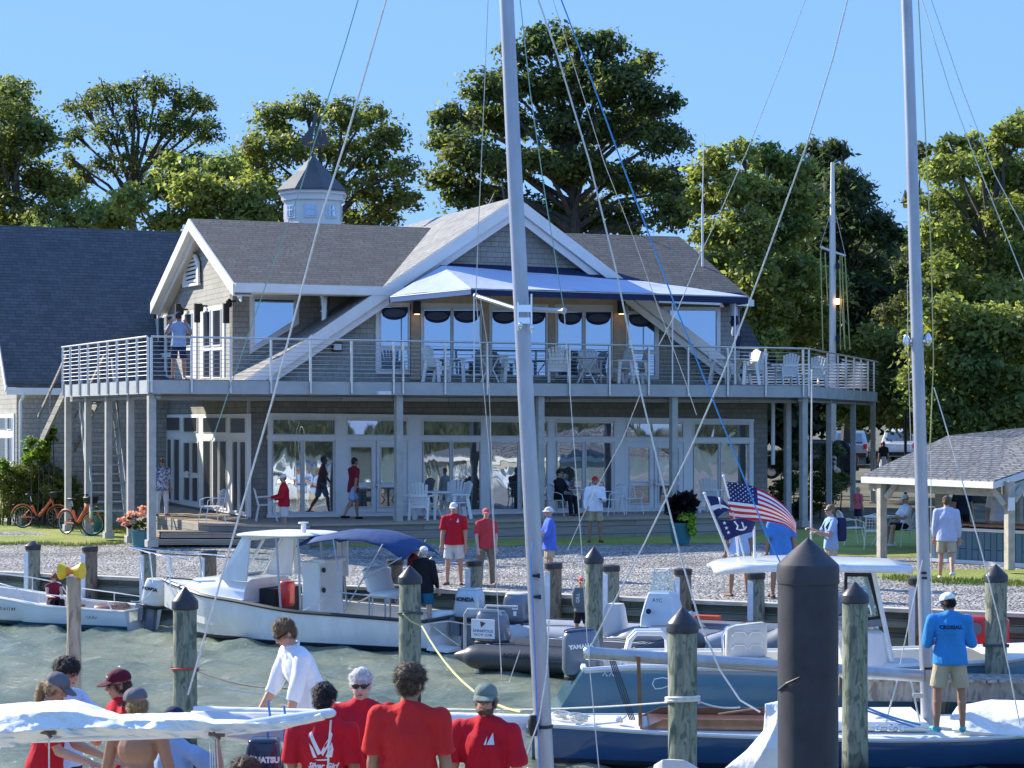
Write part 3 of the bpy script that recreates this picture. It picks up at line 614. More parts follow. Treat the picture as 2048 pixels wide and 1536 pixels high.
# white placards and notices in the windows / door 6
# end doors (left end wall)
bp = lambda cx, cy: (cx/3.938, 740+cy/3.938)
def zr(x0, y0, x1, y1, y0b=None, y1b=None): return [bp(x0, y0), bp(x1, y0 if y0b is None else y0b), bp(x1, y1 if y1b is None else y1b), bp(x0, y1)]
window(fb, [bp(1225, 352), bp(1958, 345), bp(1958, 1158), bp(1225, 1020)], [zr(1255, 375, 1420, 474), zr(1450, 376, 1556, 486), zr(1606, 378, 1784, 490), zr(1818, 380, 1936, 494),
  zr(1256, 548, 1296, 1000, 548, 1008), zr(1318, 548, 1352, 1012, 548, 1018), zr(1372, 548, 1416, 1022, 549, 1030), zr(1452, 575, 1498, 800, 575, 806), zr(1452, 845, 1498, 1020, 845, 1026), zr(1516, 575, 1562, 808, 575, 812), zr(1516, 850, 1562, 1030, 850, 1038),
  zr(1606, 560, 1662, 1060, 560, 1070), zr(1682, 562, 1722, 1072, 562, 1078), zr(1735, 563, 1786, 1080, 563, 1090), zr(1836, 566, 1876, 1100, 566, 1108), zr(1892, 567, 1938, 1110, 567, 1118)], gl='glass dark', off=0.04, name='door_wall')
q = MB(); c = fb(*bp(1472, 823), 0.09); q.box(c, (0.02, 0.35, 0.20), (U, W, Z)); q.build('notice', MT['white trim'], club)
# corner posts and trims of the lower storey
q = MB(); q.slab([fac(496, 790, 0.02), fac(501, 790, 0.02), fac(501, 1040, 0.02), fac(496, 1040, 0.02)], W*0.1); q.build('corner_board', MT['grey paint'], club)
# ---- deck: slab, fascia, joists, posts, railing
od = lambda px, py: ong(px, py, DZ)
T0, T1, T2, T3 = od(130, 769), od(301, 758.5), od(1612, 770.5), od(1757, 784)
T3 = T2+(T3-T2)*0.95
bkL, bkR = up(CL+W*6, DZ), up(CR+W*9, DZ)
q = MB(); q.slab([T0, T1, T2, T3, T3+V((-5, 1.5, 0)), bkR, up(CR, DZ)+W*0.5, up(CL, DZ)+W*0.5, bkL], Z*-0.05); dk = q.build('deck_floor', MT['patio boards'], club)
q = MB()
for a, b in ((T0, T1), (T1, T2), (T2, T3)):
    t = (b-a).normalized(); nn_ = V((t.y, -t.x, 0)); x = 0; L = (b-a).length; q.slab([a+nn_*0.02-Z*0.02, b+nn_*0.02-Z*0.02, b+nn_*0.02-Z*0.36, a+nn_*0.02-Z*0.36], nn_*0.045)
q.build('deck_fascia', MT['grey paint'], club)
q = MB()
for i in range(28):
    a = T1.lerp(T2, (i+0.5)/28)-Z*0.17; q.bar(a+W*0.05, a+W*3.0, 0.05, 0.22)
for a, b in ((T1, T2),):
    q.bar(a+W*0.35-Z*0.45, b+W*0.35-Z*0.45, 0.12, 0.14); q.bar(a+W*2.9-Z*0.40, b+W*2.9-Z*0.40, 0.10, 0.2)
q.bar(T1-Z*.42-U*-.2, T0-Z*.42+U*.2, .12, .14); q.bar(T2-Z*.42-U*.2, T3-Z*.42-U*.2, .12, .14)
for i in range(9): a = T1.lerp(T0, (i+.5)/9)-Z*.17; q.bar(a+U*.05, a+U*1.9, .05, .22)
for i in range(16): a = T2.lerp(T3, (i+.5)/16)-Z*.17; q.bar(a-U*.05, a-U*3.5, .05, .22)
q.build('joists', MT['grey timber'], club)
sd = MB(); sd.slab([up(fac(500, 800), 5.08), up(fac(1535, 800), 5.08), up(fac(1535, 800), 5.14), up(fac(500, 800), 5.14)], -W*0.12); sd.build('ledger', MT['grey timber'], club)
for px in (381, 660, 925, 1222, 1428):                                  # dark blocks under the ledger
    pass
def post(px, line, zb, nm='deck_post', w=0.17, mat_='post paint', zt=None):
    a, b = line; t = (b-a).normalized(); nrm = V((t.y, -t.x, 0)); p = onpl(px, 900, a-nrm*0.16, nrm); p.z = 0
    m = MB(); m.box(V((p.x, p.y, (zb+DZ-0.36)/2)), (w, w, DZ-0.36-zb), (t, nrm, Z)); m.box(V((p.x, p.y, zb+0.09)), (w+0.09, w+0.09, 0.18), (t, nrm, Z)); m.build(nm, MT[mat_], club, bevel=0.008)
for px in (303, 797, 1080, 1347, 1607): post(px, (T1, T2), PZ-0.5 if px == 303 else 1.3, w=0.19)
for px in (136, 176, 217, 261): post(px, (T0, T1), 1.25)
for px in (1658, 1706, 1746): post(px, (T2, T3), 1.3)
for px in (1575,): p = fac(px, 900, 0.2); q = MB(); q.box(V((p.x, p.y, 3.2)), (0.17, 0.17, 3.9), (U, W, Z)); q.build('deck_post', MT['post paint'], club)
q = MB(); p = fac(1546, 900, 0.1); q.cyl(V((p.x, p.y, 3.1)), V((p.x, p.y, 5.0)), 0.06); q.build('downpipe', MT['white trim'], club)
rl = empty('deck_railing', parent_loc(club)-parent_loc(club)); rl.parent = club
rl_posts = [(T0, T1, [126, 141, 159, 176, 197, 215, 234, 254, 274, 296]), (T1, T2, [303, 383, 461, 542, 621, 703, 787, 806, 890, 974, 1058, 1139, 1219, 1297, 1376, 1455, 1531, 1606]), (T2, T3, [1618, 1655, 1676, 1692, 1708, 1722, 1736, 1748])]
RT = DZ+1.05
rods = MB(); top = MB()
for a, b, lst in rl_posts:
    t = (b-a).normalized(); nrm = V((t.y, -t.x, 0)); side = nrm*0.09
    for px in lst:
        p = onpl(px, 720, a+side, nrm); m = MB(); m.box(V((p.x, p.y, (RT+DZ-0.33)/2)), (0.05, 0.055, RT-DZ+0.33), (t, nrm, Z)); m.build('rail_post', MT['stainless'], rl)
    top.tube([a+side+Z*(RT-DZ+0.02), b+side+Z*(RT-DZ+0.02)], 0.026)
    for k in range(9): rods.tube([a+side+Z*(0.10+k*0.105), b+side+Z*(0.10+k*0.105)], 0.007, 5)
top.build('top_rail', MT['stainless'], rl, smooth=True); rods.build('cable_rods', MT['stainless'], rl)
# inner white slatted privacy rail on the right-hand deck
q = MB(); a, b = T3-(T3-T2)*0.42+U*-0.3, T3+U*-0.3
for k in range(9): q.bar(a+Z*(0.15+k*0.105), b+Z*(0.15+k*0.105), 0.02, 0.05); q.bar(b+Z*(0.15+k*0.105), b+V((-4.4, 1.2, 0.15+k*0.105)), 0.02, 0.05)
q.build('slat_rail', MT['white trim'], club)
# deck floodlight under the fascia
q = MB(); c0 = fac(768, 786, 3.45); q.box(c0, (0.34, 0.22, 0.09), (U, W, Z)); q.cyl(c0+W*0.1, c0+W*0.25, 0.04); q.build('floodlight', MT['white trim'], club, bevel=0.02)
# ---- awning over the deck
aw = empty('awning', (0, 0, 0)); aw.location = fac(1035, 600, 0.1)-parent_loc(club); aw.parent = club
BLp, R1, R2 = fac(781, 592, 1.0), fac(884, 531, 0.55), fac(1292, 563, 0.75); FLp, FRp = fac(942, 576, 3.3), fac(1496, 592, 3.2); BRp = fac(1440, 600, 0.4)
def curve_quad(m, a, b, c, d, sag=0.05, n=8):
    o = len(m.v)
    for i in range(n+1):
        for j in range(n+1): u, v = i/n, j/n; p = a.lerp(b, u).lerp(d.lerp(c, u), v); p = p-Z*sag*16*u*(1-u)*v*(1-v)+Z*0.02*mnoise.noise(p*1.3); m.v.append(p)
    for i in range(n):
        for j in range(n): k = o+i*(n+1)+j; m.f.append((k, k+n+1, k+n+2, k+1)); m.mi.append(m.k)
q = MB(); curve_quad(q, BLp, R1, FLp, FLp, 0.04); curve_quad(q, R1, R2, FRp, FLp, 0.10, 12); curve_quad(q, R2, BRp, FRp, FRp, 0.03); q.build('canopy', MT['white canvas'], aw, smooth=True)
q = MB(); q.slab([fac(878, 532, 0.5), fac(890, 526, 0.1), fac(1212, 539, 0.1), fac(1318, 569, 0.7), fac(1292, 566, 0.76)], Z*-0.02)
q.slab([FLp-W*.012-Z*.01, FRp-W*.012-Z*.01, FRp-W*.012-Z*0.22, FLp-W*.012-Z*0.19], W*0.01); q.slab([BRp-Z*.01, FRp-Z*.01, FRp-Z*0.22, BRp-Z*0.22], U*0.01); q.slab([BLp-Z*0.005+W*.05, R1-Z*0.03+W*.05, R1-Z*0.15+W*.5, BLp-Z*0.20+W*.1], U*-.01)
q.build('valance', MT['navy canvas'], aw)
q = MB(); q.slab([BLp-Z*.005-U*.006, FLp-Z*.005-U*.006, FLp-Z*0.17-U*.006, BLp-Z*0.17-U*.006], U*0.008); q.build('side_valance', MT['white canvas'], aw)
q = MB()
for a, b in ((BLp, FLp), (FLp, FRp), (FRp, BRp), (R1, R2), (R1, FLp), (R2, FRp)): q.tube([a-Z*0.03, b-Z*0.03], 0.02, 6)
for px in (948, 1345, 1470):
    p = fac(px, 640, 3.0); q.tube([V((p.x, p.y, DZ)), V((p.x, p.y, FLp.z-0.1))], 0.022, 6)
for s in ((FLp, 951), (FRp, 1490)): pass
q.build('awning_frame', MT['stainless'], aw)
# small chimney-like striped windsock hanging at the right end of the awning
ws = MB()
for k, (y0, y1) in enumerate(((608, 632), (632, 652), (650, 672), (672, 700))):
    ws.k = k % 2; p0, p1 = fac(1466+k*2, y0, 2.2), fac(1467+k*2, y1, 2.2); ws.lathe(p1, [(0.12-0.01*k, 0), (0.13, (p0.z-p1.z)*0.3), (0.10, (p0.z-p1.z)*0.8), (0.12, p0.z-p1.z)], 12)
ws.build('fender', [MT['white canvas'], MT['navy canvas']], None, smooth=True); tag(bpy.data.objects['fender'], 'navy and white string of fenders hanging under the right end of the awning', 'fender')
# ---- exterior stairs at the left
st = MB(); s0, s1 = ong(205, 1040, 1.6), T0.lerp(T1, 0.35)+U*1.2
sa = V((fb(232, 990, 1.5).x, fb(232, 990, 1.5).y, 1.75)); 
def flight(name, p, q_, wid, wd, n=11):
    m = MB(); d = q_-p; h = V((d.x, d.y, 0)); sd_ = V((-h.y, h.x, 0)).normalized()*wid
    for s in (0, 1): m.bar(p+sd_*s, q_+sd_*s, 0.06, 0.28)
    for k in range(n): c = p.lerp(q_, (k+0.5)/n)+sd_*0.5; m.box(c, (0.28, wid, 0.04), (h.normalized(), sd_.normalized(), Z))
    for s in (0, 1):
        m.bar(p+sd_*s+Z*0.95, q_+sd_*s+Z*0.95, 0.05, 0.09)
        for k in range(0, n, 3): c = p.lerp(q_, k/n)+sd_*s; m.bar(c, c+Z*0.95, 0.05)
    return m.build(name, MT[wd], club)
fl1 = T0+U*2.0+W*-1.0
sb = at(252, 900, 57.0); flight('stair_flight', V((sb.x, 57.0, 1.8)), V((sb.x-1.1, 60.6, 5.3)), 0.95, 'grey paint', 14)
flight('stair_flight', V((T0.x-1.6, T0.y+3.6, 3.6)), T0+V((0.0, 0.2, -0.1)), 1.1, 'grey timber', 7)
q = MB(); q.slab([T0+W*0.6+Z*-4.2, T1+W*1.5+U*1.2+Z*-4.2, T1+W*1.5+U*1.2-Z*.1, T0+W*.6-Z*.1], W*.05); 
# ---- patio: boarded platform in two levels with steps
pt = MB(); pf = lambda px, py, z=PZ: V((ong(px, py, z).x, ong(px, py, z).y, z))
pa = [pf(215, 1016), pf(400, 1046), pf(620, 1052), V((fac(620, 1050, 3.45).x, fac(620, 1050, 3.45).y, PZ)), V((fac(1560, 1050, 3.45).x, fac(1560, 1050, 3.45).y, PZ)), up(fac(1560, 1020, 0), PZ), up(CR, PZ), up(CL, PZ), up(CL+W*9, PZ)]
pt.slab(pa, Z*-0.06); 
pw = MB(); pw.slab([p-Z*0.065+W*0.06 for p in pa], Z*-0.7)
pt.build('patio_deck', MATS['patio boards'], kind='structure'); pw.build('patio_base', MATS['grey timber'], kind='structure')
q = MB()
for i, (x0_, x1_, y0_, y1_, z_) in enumerate(((322, 560, 1052, 1064, 1.56), (308, 600, 1066, 1078, 1.38))):
    a, b = pf(x0_, y1_, z_), pf(x1_, y1_, z_); q.slab([a, b, b+W*1.1, a+W*1.1], Z*-0.15); q.slab([a-W*.03+Z*.0, b-W*.03, b+W*.3, a+W*.3], Z*-0.05)
q.build('patio_step', MATS['patio boards'], kind='structure')
# ================================================================ LEFT BUILDING
lb = empty('shingled_building', at(33, 1000, 62)*1.0, 'neighbouring shingled building with tall dark roof at the left edge', 'building')
K0 = V((at(33, 900, 63).x, 63, 0)); zE = at(33, 772, 63).z; zR = 10.75; dpt = 5.2
q = MB(); q.slab([up(K0, 0.9), up(K0+U*9, 0.9), up(K0+U*9, zE), up(K0, zE)], W*0.3); q.slab([up(K0, .9)+W*.3, up(K0, zE)+W*.3, up(K0+W*dpt, zR-.1), up(K0+W*2*dpt, zE), up(K0+W*2*dpt, .9)], U*0.3); q.build('wall', MT['siding'], lb)
e0 = K0-U*0.35-W*0.25; q = MB(); q.slab([up(e0, zE-.05), up(e0+U*11, zE-.05), up(e0+U*11+W*(dpt+.25), zR), up(e0+W*(dpt+.25), zR)], Z*0.15); q.build('roof', MT['roof dark'], lb)
q = MB(); q.slab([up(e0, zE-.27), up(e0+U*9, zE-.27), up(e0+U*9, zE-.06), up(e0, zE-.06)], -W*0.05); q.bar(up(e0, zE-.12), up(e0+W*(dpt+.25), zR-.07), .05, .22); q.build('eave_board', MT['white trim'], lb)
q = MB(); p = at(46, 800, 62.6); q.tube([V((p.x, p.y, zE-0.2)), V((p.x, p.y, zE-.35)), V((p.x-.1, p.y+.1, zE-.5)), V((p.x-.1, p.y+.1, 1.0))], 0.05, 8); q.build('downpipe', MT['white trim'], lb)
def fbl(px, py, off=0.0): return onpl(px, py, K0-U*off, U)
window(fbl, [(-30, 829), (27, 827), (27, 935), (-30, 925)], [[(-12, 836), (12, 836), (12, 858), (-12, 858)], [(16, 836), (24, 836), (24, 858), (16, 858)], [(-12, 876), (12, 876), (12, 922), (-12, 920)], [(16, 876), (24, 876), (24, 924), (16, 923)]], parent=lb)
# ================================================================ TREES, SHRUBS, PAVILION, CARS
def leafmat(name, c, yellow=(0.26, 0.27, 0.07), amt=0.07):
    m, n, b = nt(name); g = n.nodes.new('ShaderNodeNewGeometry')
    a = ramp(n, g.outputs['Random Per Island'], [(0.0, sc(c, 0.6)), (0.5, c), (1-amt, sc(c, 1.45)), (1.0, yellow)])
    co = coords(n, 'Object'); t = nd(n, 'ShaderNodeTexNoise', Scale=0.45, Detail=3.0); lk(n, co, t.inputs[0])
    a2 = mixc(n, 1, a, ramp(n, t.outputs[0], [(0.35, (0.75, 0.85, 0.8)), (0.65, (1.3, 1.15, 0.9))]), 'MULTIPLY')
    lk(n, a2, b.inputs['Base Color']); b.inputs['Roughness'].default_value = 0.5; b.inputs['Specular IOR Level'].default_value = 0.4
    tr = n.nodes.new('ShaderNodeBsdfTranslucent'); lk(n, mixc(n, 1, a2, (1.55, 1.65, 0.9), 'MULTIPLY'), tr.inputs[0]); mx = n.nodes.new('ShaderNodeMixShader'); mx.inputs[0].default_value = 0.55
    lk(n, b.outputs[0], mx.inputs[1]); lk(n, tr.outputs[0], mx.inputs[2]); lk(n, mx.outputs[0], n.nodes['Material Output'].inputs[0]); return m
leafmat('leaf olive', (0.17, 0.195, 0.07)); leafmat('leaf dark', (0.115, 0.145, 0.06), amt=0.05); leafmat('leaf light', (0.21, 0.25, 0.095), amt=0.15)
leafmat('leaf pine', (0.07, 0.10, 0.055), (0.09, 0.11, 0.04), 0.03); leafmat('leaf bright', (0.16, 0.24, 0.05), (0.35, 0.36, 0.08)); leafmat('leaf wood', (0.085, 0.105, 0.055), amt=0.05)
wood('bark', (0.10, 0.085, 0.07), (0.04, 0.035, 0.03))
def leaves(name, blobs, size, dens, mat, parent, kind=None, seed=1, clump=0.45, flat=0.75, origin=None, aspect=1.5):
    """blobs: (centre, radius). Leaves sit in clumps over each blob; each leaf a bent quad"""
    rg = np.random.default_rng(seed); P = []; Rr = []
    for c, r in blobs:
        nc = max(6, int(dens*(r/1.3)**2*24)); d = rg.normal(size=(nc, 3)); d /= np.linalg.norm(d, axis=1)[:, None]
        rad = r*(0.45+0.62*rg.random(nc)**0.6); cc = np.array(c)+d*rad[:, None]*np.array([1, 1, flat])
        cr = clump*(0.6+0.8*rg.random(nc))*min(1.0, r/1.0+0.2); nl = 52
        q = rg.normal(size=(nc, nl, 3))*0.55; q[..., 2] *= 0.55
        q[..., 2] -= 0.25*(q[..., 0]**2+q[..., 1]**2)
        P.append((cc[:, None, :]+q*cr[:, None, None]).reshape(-1, 3)); dd = np.repeat(d, nl, 0); Rr.append(dd)
    P = np.concatenate(P); D = np.concatenate(Rr); n = len(P)
    nr = D*0.6+rg.normal(size=(n, 3))*0.6+np.array([0, 0, 0.55]); nr /= np.linalg.norm(nr, axis=1)[:, None]
    t = np.cross(nr, rg.normal(size=(n, 3))); t /= np.linalg.norm(t, axis=1)[:, None]; b = np.cross(nr, t)
    s = size*(0.6+0.8*rg.random(n))[:, None]
    v = np.stack([P-t*s*0.5*aspect, P+b*s*0.42-nr*s*.12, P+t*s*0.5*aspect, P-b*s*0.42-nr*s*.12], 1).reshape(-1, 3)
    off = np.array(parent_loc(parent)) if parent is not None else 0; me = bpy.data.meshes.new(name)
    me.vertices.add(4*n); me.vertices.foreach_set('co', (v-off).ravel()); me.loops.add(4*n); me.loops.foreach_set('vertex_index', np.arange(4*n, dtype=np.int32))
    me.polygons.add(n); me.polygons.foreach_set('loop_start', np.arange(0, 4*n, 4, dtype=np.int32)); me.update(calc_edges=True); me.materials.append(MATS[mat])
    o = bpy.data.objects.new(name, me); col.objects.link(o)
    if parent is not None: o.parent = parent
    if kind: o['kind'] = kind
    return o
def tree(name, Y, base_px, blobs, size, dens, mat, label, group='trees behind the clubhouse', seed=1, trunk=0.3, clump=0.45, aspect=1.5, limbs=True):
    rg = random.Random(seed); bl = []
    for x, y, r in blobs: bl.append((at(x+rg.uniform(-9, 9), y+rg.uniform(-7, 9), Y+rg.uniform(-1.8, 1.8)), r*rg.uniform(.72, 1.12)*Y/FL))
    bx = at(base_px, 900, Y); base = V((bx.x, Y, gz(Y, bx.x)-0.2)); t = empty(name, base, label, 'tree', group)
    top = max(bl, key=lambda q: q[0].z)[0]; cen = sum((q[0] for q in bl), V())/len(bl)
    mb = MB(); fork = base.lerp(V((cen.x, cen.y, cen.z)), 0.62); tp = V((cen.x*0.5+top.x*.5, cen.y, top.z-0.6))
    pts = [base, base.lerp(fork, 0.5)+V((rg.uniform(-.2, .2), 0, 0)), fork, fork.lerp(tp, 0.5)+V((rg.uniform(-.4, .4), 0, 0)), tp]
    mb.tube(pts, [trunk*1.15, trunk*.9, trunk*0.75, trunk*0.4, 0.04], 8)
    if limbs:
        for c, r in bl:
            k = min(0.9, max(0.05, (c.z-fork.z)/(tp.z-fork.z+.01)*0.5)); s_ = fork.lerp(tp, k) if c.z > fork.z else base.lerp(fork, 0.75); mid = s_.lerp(c, 0.5)+V((rg.uniform(-.3, .3), rg.uniform(-.3, .3), rg.uniform(0, .5)))
            mb.tube([s_, mid, c], [trunk*0.34, trunk*0.2, 0.03], 6)
            for _ in range(4):
                e = c+V((rg.gauss(0, 1), rg.gauss(0, 1), abs(rg.gauss(0, .7)))).normalized()*r*0.9; mb.tube([mid.lerp(c, .5), c.lerp(e, .5)+V((0, 0, .1)), e], [0.05, 0.03, 0.012], 4)
    mb.build('trunk', MATS['bark'], t, smooth=True, fixn=False)
    leaves('crown', bl, size, dens, mat, t, seed=seed, clump=clump, aspect=aspect); return t
tree('broadleaf_tree', 80, 10, [(15, 190, 55), (-30, 250, 90), (60, 260, 60), (20, 340, 85), (90, 350, 45), (30, 430, 80), (110, 430, 45), (130, 370, 35)], 0.132, 2.80, 'leaf olive', 'tall olive green tree cut by the left edge of the photo', seed=11)
tree('broadleaf_tree', 88, 250, [(165, 205, 42), (215, 190, 38), (262, 178, 34), (320, 175, 32), (370, 185, 32), (415, 205, 36), (160, 262, 34), (215, 255, 44), (270, 240, 44), (335, 238, 44), (395, 255, 42), (425, 270, 24), (210, 320, 36), (265, 312, 34), (335, 305, 36), (395, 310, 30), (170, 352, 26), (150, 320, 20)], 0.113, 1.86, 'leaf dark', 'airy dark crowned tree with open branches behind the tall left roof', seed=12, trunk=0.33, clump=0.42)
tree('broadleaf_tree', 77, 330, [(205, 425, 45), (270, 400, 45), (330, 370, 45), (360, 335, 35), (400, 380, 45), (440, 330, 40), (480, 380, 45), (430, 430, 50), (340, 440, 45), (150, 455, 35), (90, 460, 35), (500, 440, 40)], 0.158, 2.76, 'leaf light', 'low light green tree just above the left ridge line', seed=13, trunk=0.2)
tree('broadleaf_tree', 82, 640, [(560, 235, 42), (620, 215, 36), (690, 225, 40), (745, 225, 40), (785, 265, 42), (520, 295, 45), (590, 290, 50), (660, 290, 52), (740, 300, 52), (805, 330, 38), (515, 365, 45), (580, 370, 45), (650, 370, 50), (735, 375, 52), (810, 390, 38), (540, 430, 45), (720, 440, 40), (780, 425, 30), (490, 330, 30)], 0.132, 2.51, 'leaf olive', 'rounded olive tree standing behind the cupola', seed=14)
tree('broadleaf_tree', 86, 1200, [(1030, 110, 42), (1085, 85, 40), (1150, 75, 36), (1210, 90, 42), (1265, 120, 42), (960, 170, 38), (1010, 170, 45), (1080, 160, 50), (1150, 150, 52), (1230, 170, 52), (1300, 190, 42), (1335, 210, 26), (905, 225, 34), (960, 240, 45), (1030, 240, 50), (1110, 240, 55), (1190, 240, 55), (1270, 250, 50), (1325, 280, 36), (880, 275, 30), (930, 310, 45), (1000, 320, 50), (1080, 330, 55), (1160, 330, 55), (1240, 340, 52), (1310, 350, 42), (890, 345, 32), (925, 385, 40), (1000, 395, 45), (1090, 420, 50), (1180, 430, 50), (1260, 430, 50), (1340, 425, 45), (1350, 380, 35)], 0.163, 2.33, 'leaf dark', 'tallest dark tree rising behind the main gable', seed=15, trunk=0.42, clump=0.55)
tree('broadleaf_tree', 79, 1490, [(1395, 345, 24), (1430, 320, 36), (1490, 300, 32), (1535, 310, 36), (1590, 330, 40), (1420, 390, 45), (1480, 375, 50), (1545, 385, 50), (1600, 400, 45), (1430, 460, 50), (1500, 455, 55), (1570, 470, 55), (1440, 530, 45), (1510, 540, 55), (1590, 550, 55), (1530, 620, 50), (1600, 630, 50), (1540, 690, 45), (1600, 700, 45), (1650, 560, 45), (1480, 600, 45)], 0.158, 2.60, 'leaf light', 'leafy light green tree right of the clubhouse roof', seed=16)
tree('pine_tree', 92, 1690, [(1620, 290, 24), (1655, 285, 22), (1690, 300, 24), (1630, 340, 36), (1690, 350, 30), (1720, 385, 26), (1640, 410, 45), (1700, 430, 42), (1750, 440, 32), (1780, 470, 30), (1660, 490, 50), (1730, 510, 50), (1790, 540, 36), (1690, 580, 55), (1760, 590, 50), (1700, 660, 50), (1780, 650, 45), (1640, 660, 40)], 0.126, 2.80, 'leaf pine', 'dark pine behind the white signal mast', seed=17, clump=0.5, aspect=2.6)
tree('broadleaf_tree', 74, 1960, [(2010, 265, 38), (2050, 260, 45), (1955, 285, 36), (1900, 285, 26), (1990, 330, 55), (2060, 360, 60), (1910, 340, 42), (1850, 330, 18), (1870, 390, 36), (1940, 410, 55), (2020, 430, 60), (1880, 460, 45), (1960, 500, 60), (2040, 520, 60), (1890, 550, 50), (1980, 600, 60), (2060, 620, 60), (1880, 640, 50), (1950, 690, 60), (2040, 710, 60)], 0.147, 2.93, 'leaf light', 'big yellow-green tree filling the right edge of the photo', seed=18)
tree('broadleaf_tree', 90, 1990, [(x, y, 62) for x, y in ((1900, 420), (1980, 380), (2060, 350), (1900, 540), (1990, 500), (2070, 480), (1860, 620), (1940, 640), (2030, 640), (1880, 740), (1970, 760), (2060, 760))], 0.20, 1.6, 'leaf wood', 'dark tree filling the gaps behind the big yellow-green tree', seed=23)
tree('broadleaf_tree', 84, 1845, [(1810, 520, 36), (1830, 580, 40), (1800, 630, 45), (1850, 300, 20), (1835, 400, 26), (1850, 460, 30), (1840, 520, 30)], 0.133, 2.02, 'leaf wood', 'dim tree between the pine and the right mast', seed=19, trunk=0.2)
sh = empty('hedge', at(1800, 900, 79), 'tall tangled shrub hedge between the deck and the pavilion roof', 'hedge')
leaves('foliage', [(at(x, y, 79+((x*7+y*3) % 5)*0.4), r*79/FL) for x, y, r in [(1760, 680, 45), (1700, 720, 36), (1830, 700, 45), (1780, 750, 50), (1850, 770, 50), (1720, 790, 45), (1900, 780, 50), (1960, 790, 50), (2030, 790, 55), (1800, 820, 50), (1700, 830, 36), (1880, 840, 50), (1660, 780, 30), (1950, 850, 45), (2040, 850, 50), (1680, 690, 30)]], 0.15, 2.0, 'leaf olive', sh, seed=21)
hd2 = empty('hedge', at(1960, 900, 69), 'bright tangled shrubs filling the ground behind the pavilion roof', 'hedge')
leaves('foliage', [(at(x, y, 69+((x*7+y*3) % 5)*0.4), r*69/FL) for x, y, r in [(1880, 620, 45), (1930, 660, 50), (1990, 640, 50), (2050, 660, 55), (1870, 700, 50), (1925, 730, 50), (1985, 730, 55), (2045, 740, 55), (1880, 790, 50), (1950, 800, 55), (2020, 810, 55), (1895, 850, 40), (1970, 860, 45), (2050, 860, 50), (1840, 760, 36), (1830, 680, 30)]], 0.15, 2.6, 'leaf light', hd2, seed=24)
# distant wood reads as one mass
wb = []
rg = random.Random(5)
for i in range(150):
    x = rg.uniform(-200, 2300); y = rg.uniform(640, 850)
    if x > 1380: y = rg.uniform(520, 860)
    if 1560 < x < 1850 and y > 800: y -= 60
    wb.append((at(x, y, rg.uniform(118, 135)), rg.uniform(1.8, 3.0)))
leaves('distant_wood', wb, 0.42, 1.0, 'leaf wood', None, kind='stuff', seed=22, clump=0.9)
# bushes by the house
def bush(name, Y, blobs, size, dens, mat, label, seed, group=None):
    b0 = blobs[0]; t = empty(name, at(b0[0], b0[1]+40, Y), label, 'bush', group)
    leaves('foliage', [(at(x, y, Y+((i*37) % 7-3)*0.12), r*Y/FL) for i, (x, y, r) in enumerate(blobs)], size*.8, dens*4.5, mat, t, seed=seed, clump=0.22, flat=0.9); m = MB()
    for x, y, r in blobs: c = at(x, y, Y); m.tube([V((c.x, Y, gz(Y, c.x))), c.lerp(V((c.x, Y, gz(Y, c.x))), .4)+V((.05, 0, 0)), c], [.03, .02, .008], 5)
    m.build('stems', MATS['bark'], t); return t
bush('round_bush', 62.6, [(15, 950, 28), (55, 948, 28), (95, 952, 27), (138, 972, 24), (150, 1000, 20), (30, 975, 30), (75, 960, 28), (110, 975, 28), (60, 1000, 30), (20, 1010, 26), (130, 1000, 22), (0, 960, 26), (95, 1015, 22)], 0.056, 5.27, 'leaf olive', 'dark round bush behind the orange bicycles', 31)
bush('leafy_shrub', 62, [(75, 890, 20), (95, 870, 12), (60, 910, 16), (85, 915, 16), (105, 858, 7)], 0.118, 2.48, 'leaf bright', 'bright big-leaved shrub under the deck stairs', 32)
bush('leafy_shrub', 62.3, [(5, 930, 14), (18, 945, 12)], 0.074, 4.65, 'leaf bright', 'small green shrub under the left building window', 33)
bush('dark_bush', 66, [(1560, 980, 22), (1585, 960, 24), (1640, 940, 28), (1665, 900, 22), (1650, 980, 30), (1620, 1000, 26), (1680, 960, 20), (1600, 900, 24), (1560, 920, 24), (1560, 1010, 22), (1600, 1020, 20)], 0.057, 5.58, 'leaf dark', 'dark foundation bush in shade at the right end of the clubhouse', 34)
for i, (px, py, zz, label) in enumerate(((1376, 1065, 1.25, 'teal planter with dark canna and lime foliage on the patio edge'),)):
    Yp = 52.6; c = at(1362, 1068, Yp); p = empty('planter', V((c.x, Yp, 1.27)), label, 'planter')
    m = MB(); m.lathe(V((c.x, Yp, 1.27)), [(0.20, 0), (0.24, .1), (0.30, 0.5), (0.32, 0.55), (0.26, .55)], 20); M('teal glaze', (0.05, 0.22, 0.24), 0.25, var=0.2); m.build('pot', MATS['teal glaze'], p, smooth=True)
    leafmat('canna', (0.015, 0.008, 0.012), (0.03, 0.02, 0.02)); leafmat('lime', (0.28, 0.42, 0.06), (0.4, .5, .1))
    leaves('dark_leaves', [(at(1364, 1010, Yp), 0.22), (at(1373, 1000, Yp), 0.18), (at(1358, 1026, Yp), .18)], 0.26, 3, 'canna', p, seed=41, clump=.25); leaves('lime_leaves', [(at(1378, 1040, Yp-.1), 0.22), (at(1384, 1058, Yp-.2), 0.18), (at(1370, 1030, Yp-.2), .15)], 0.10, 5, 'lime', p, seed=42, clump=.16)
Yp = 53.0; c = at(285, 1055, Yp); pl_ = empty('planter', V((c.x, Yp, 1.1)), 'teal tub of pale pink flowers at the foot of the left deck post', 'planter')
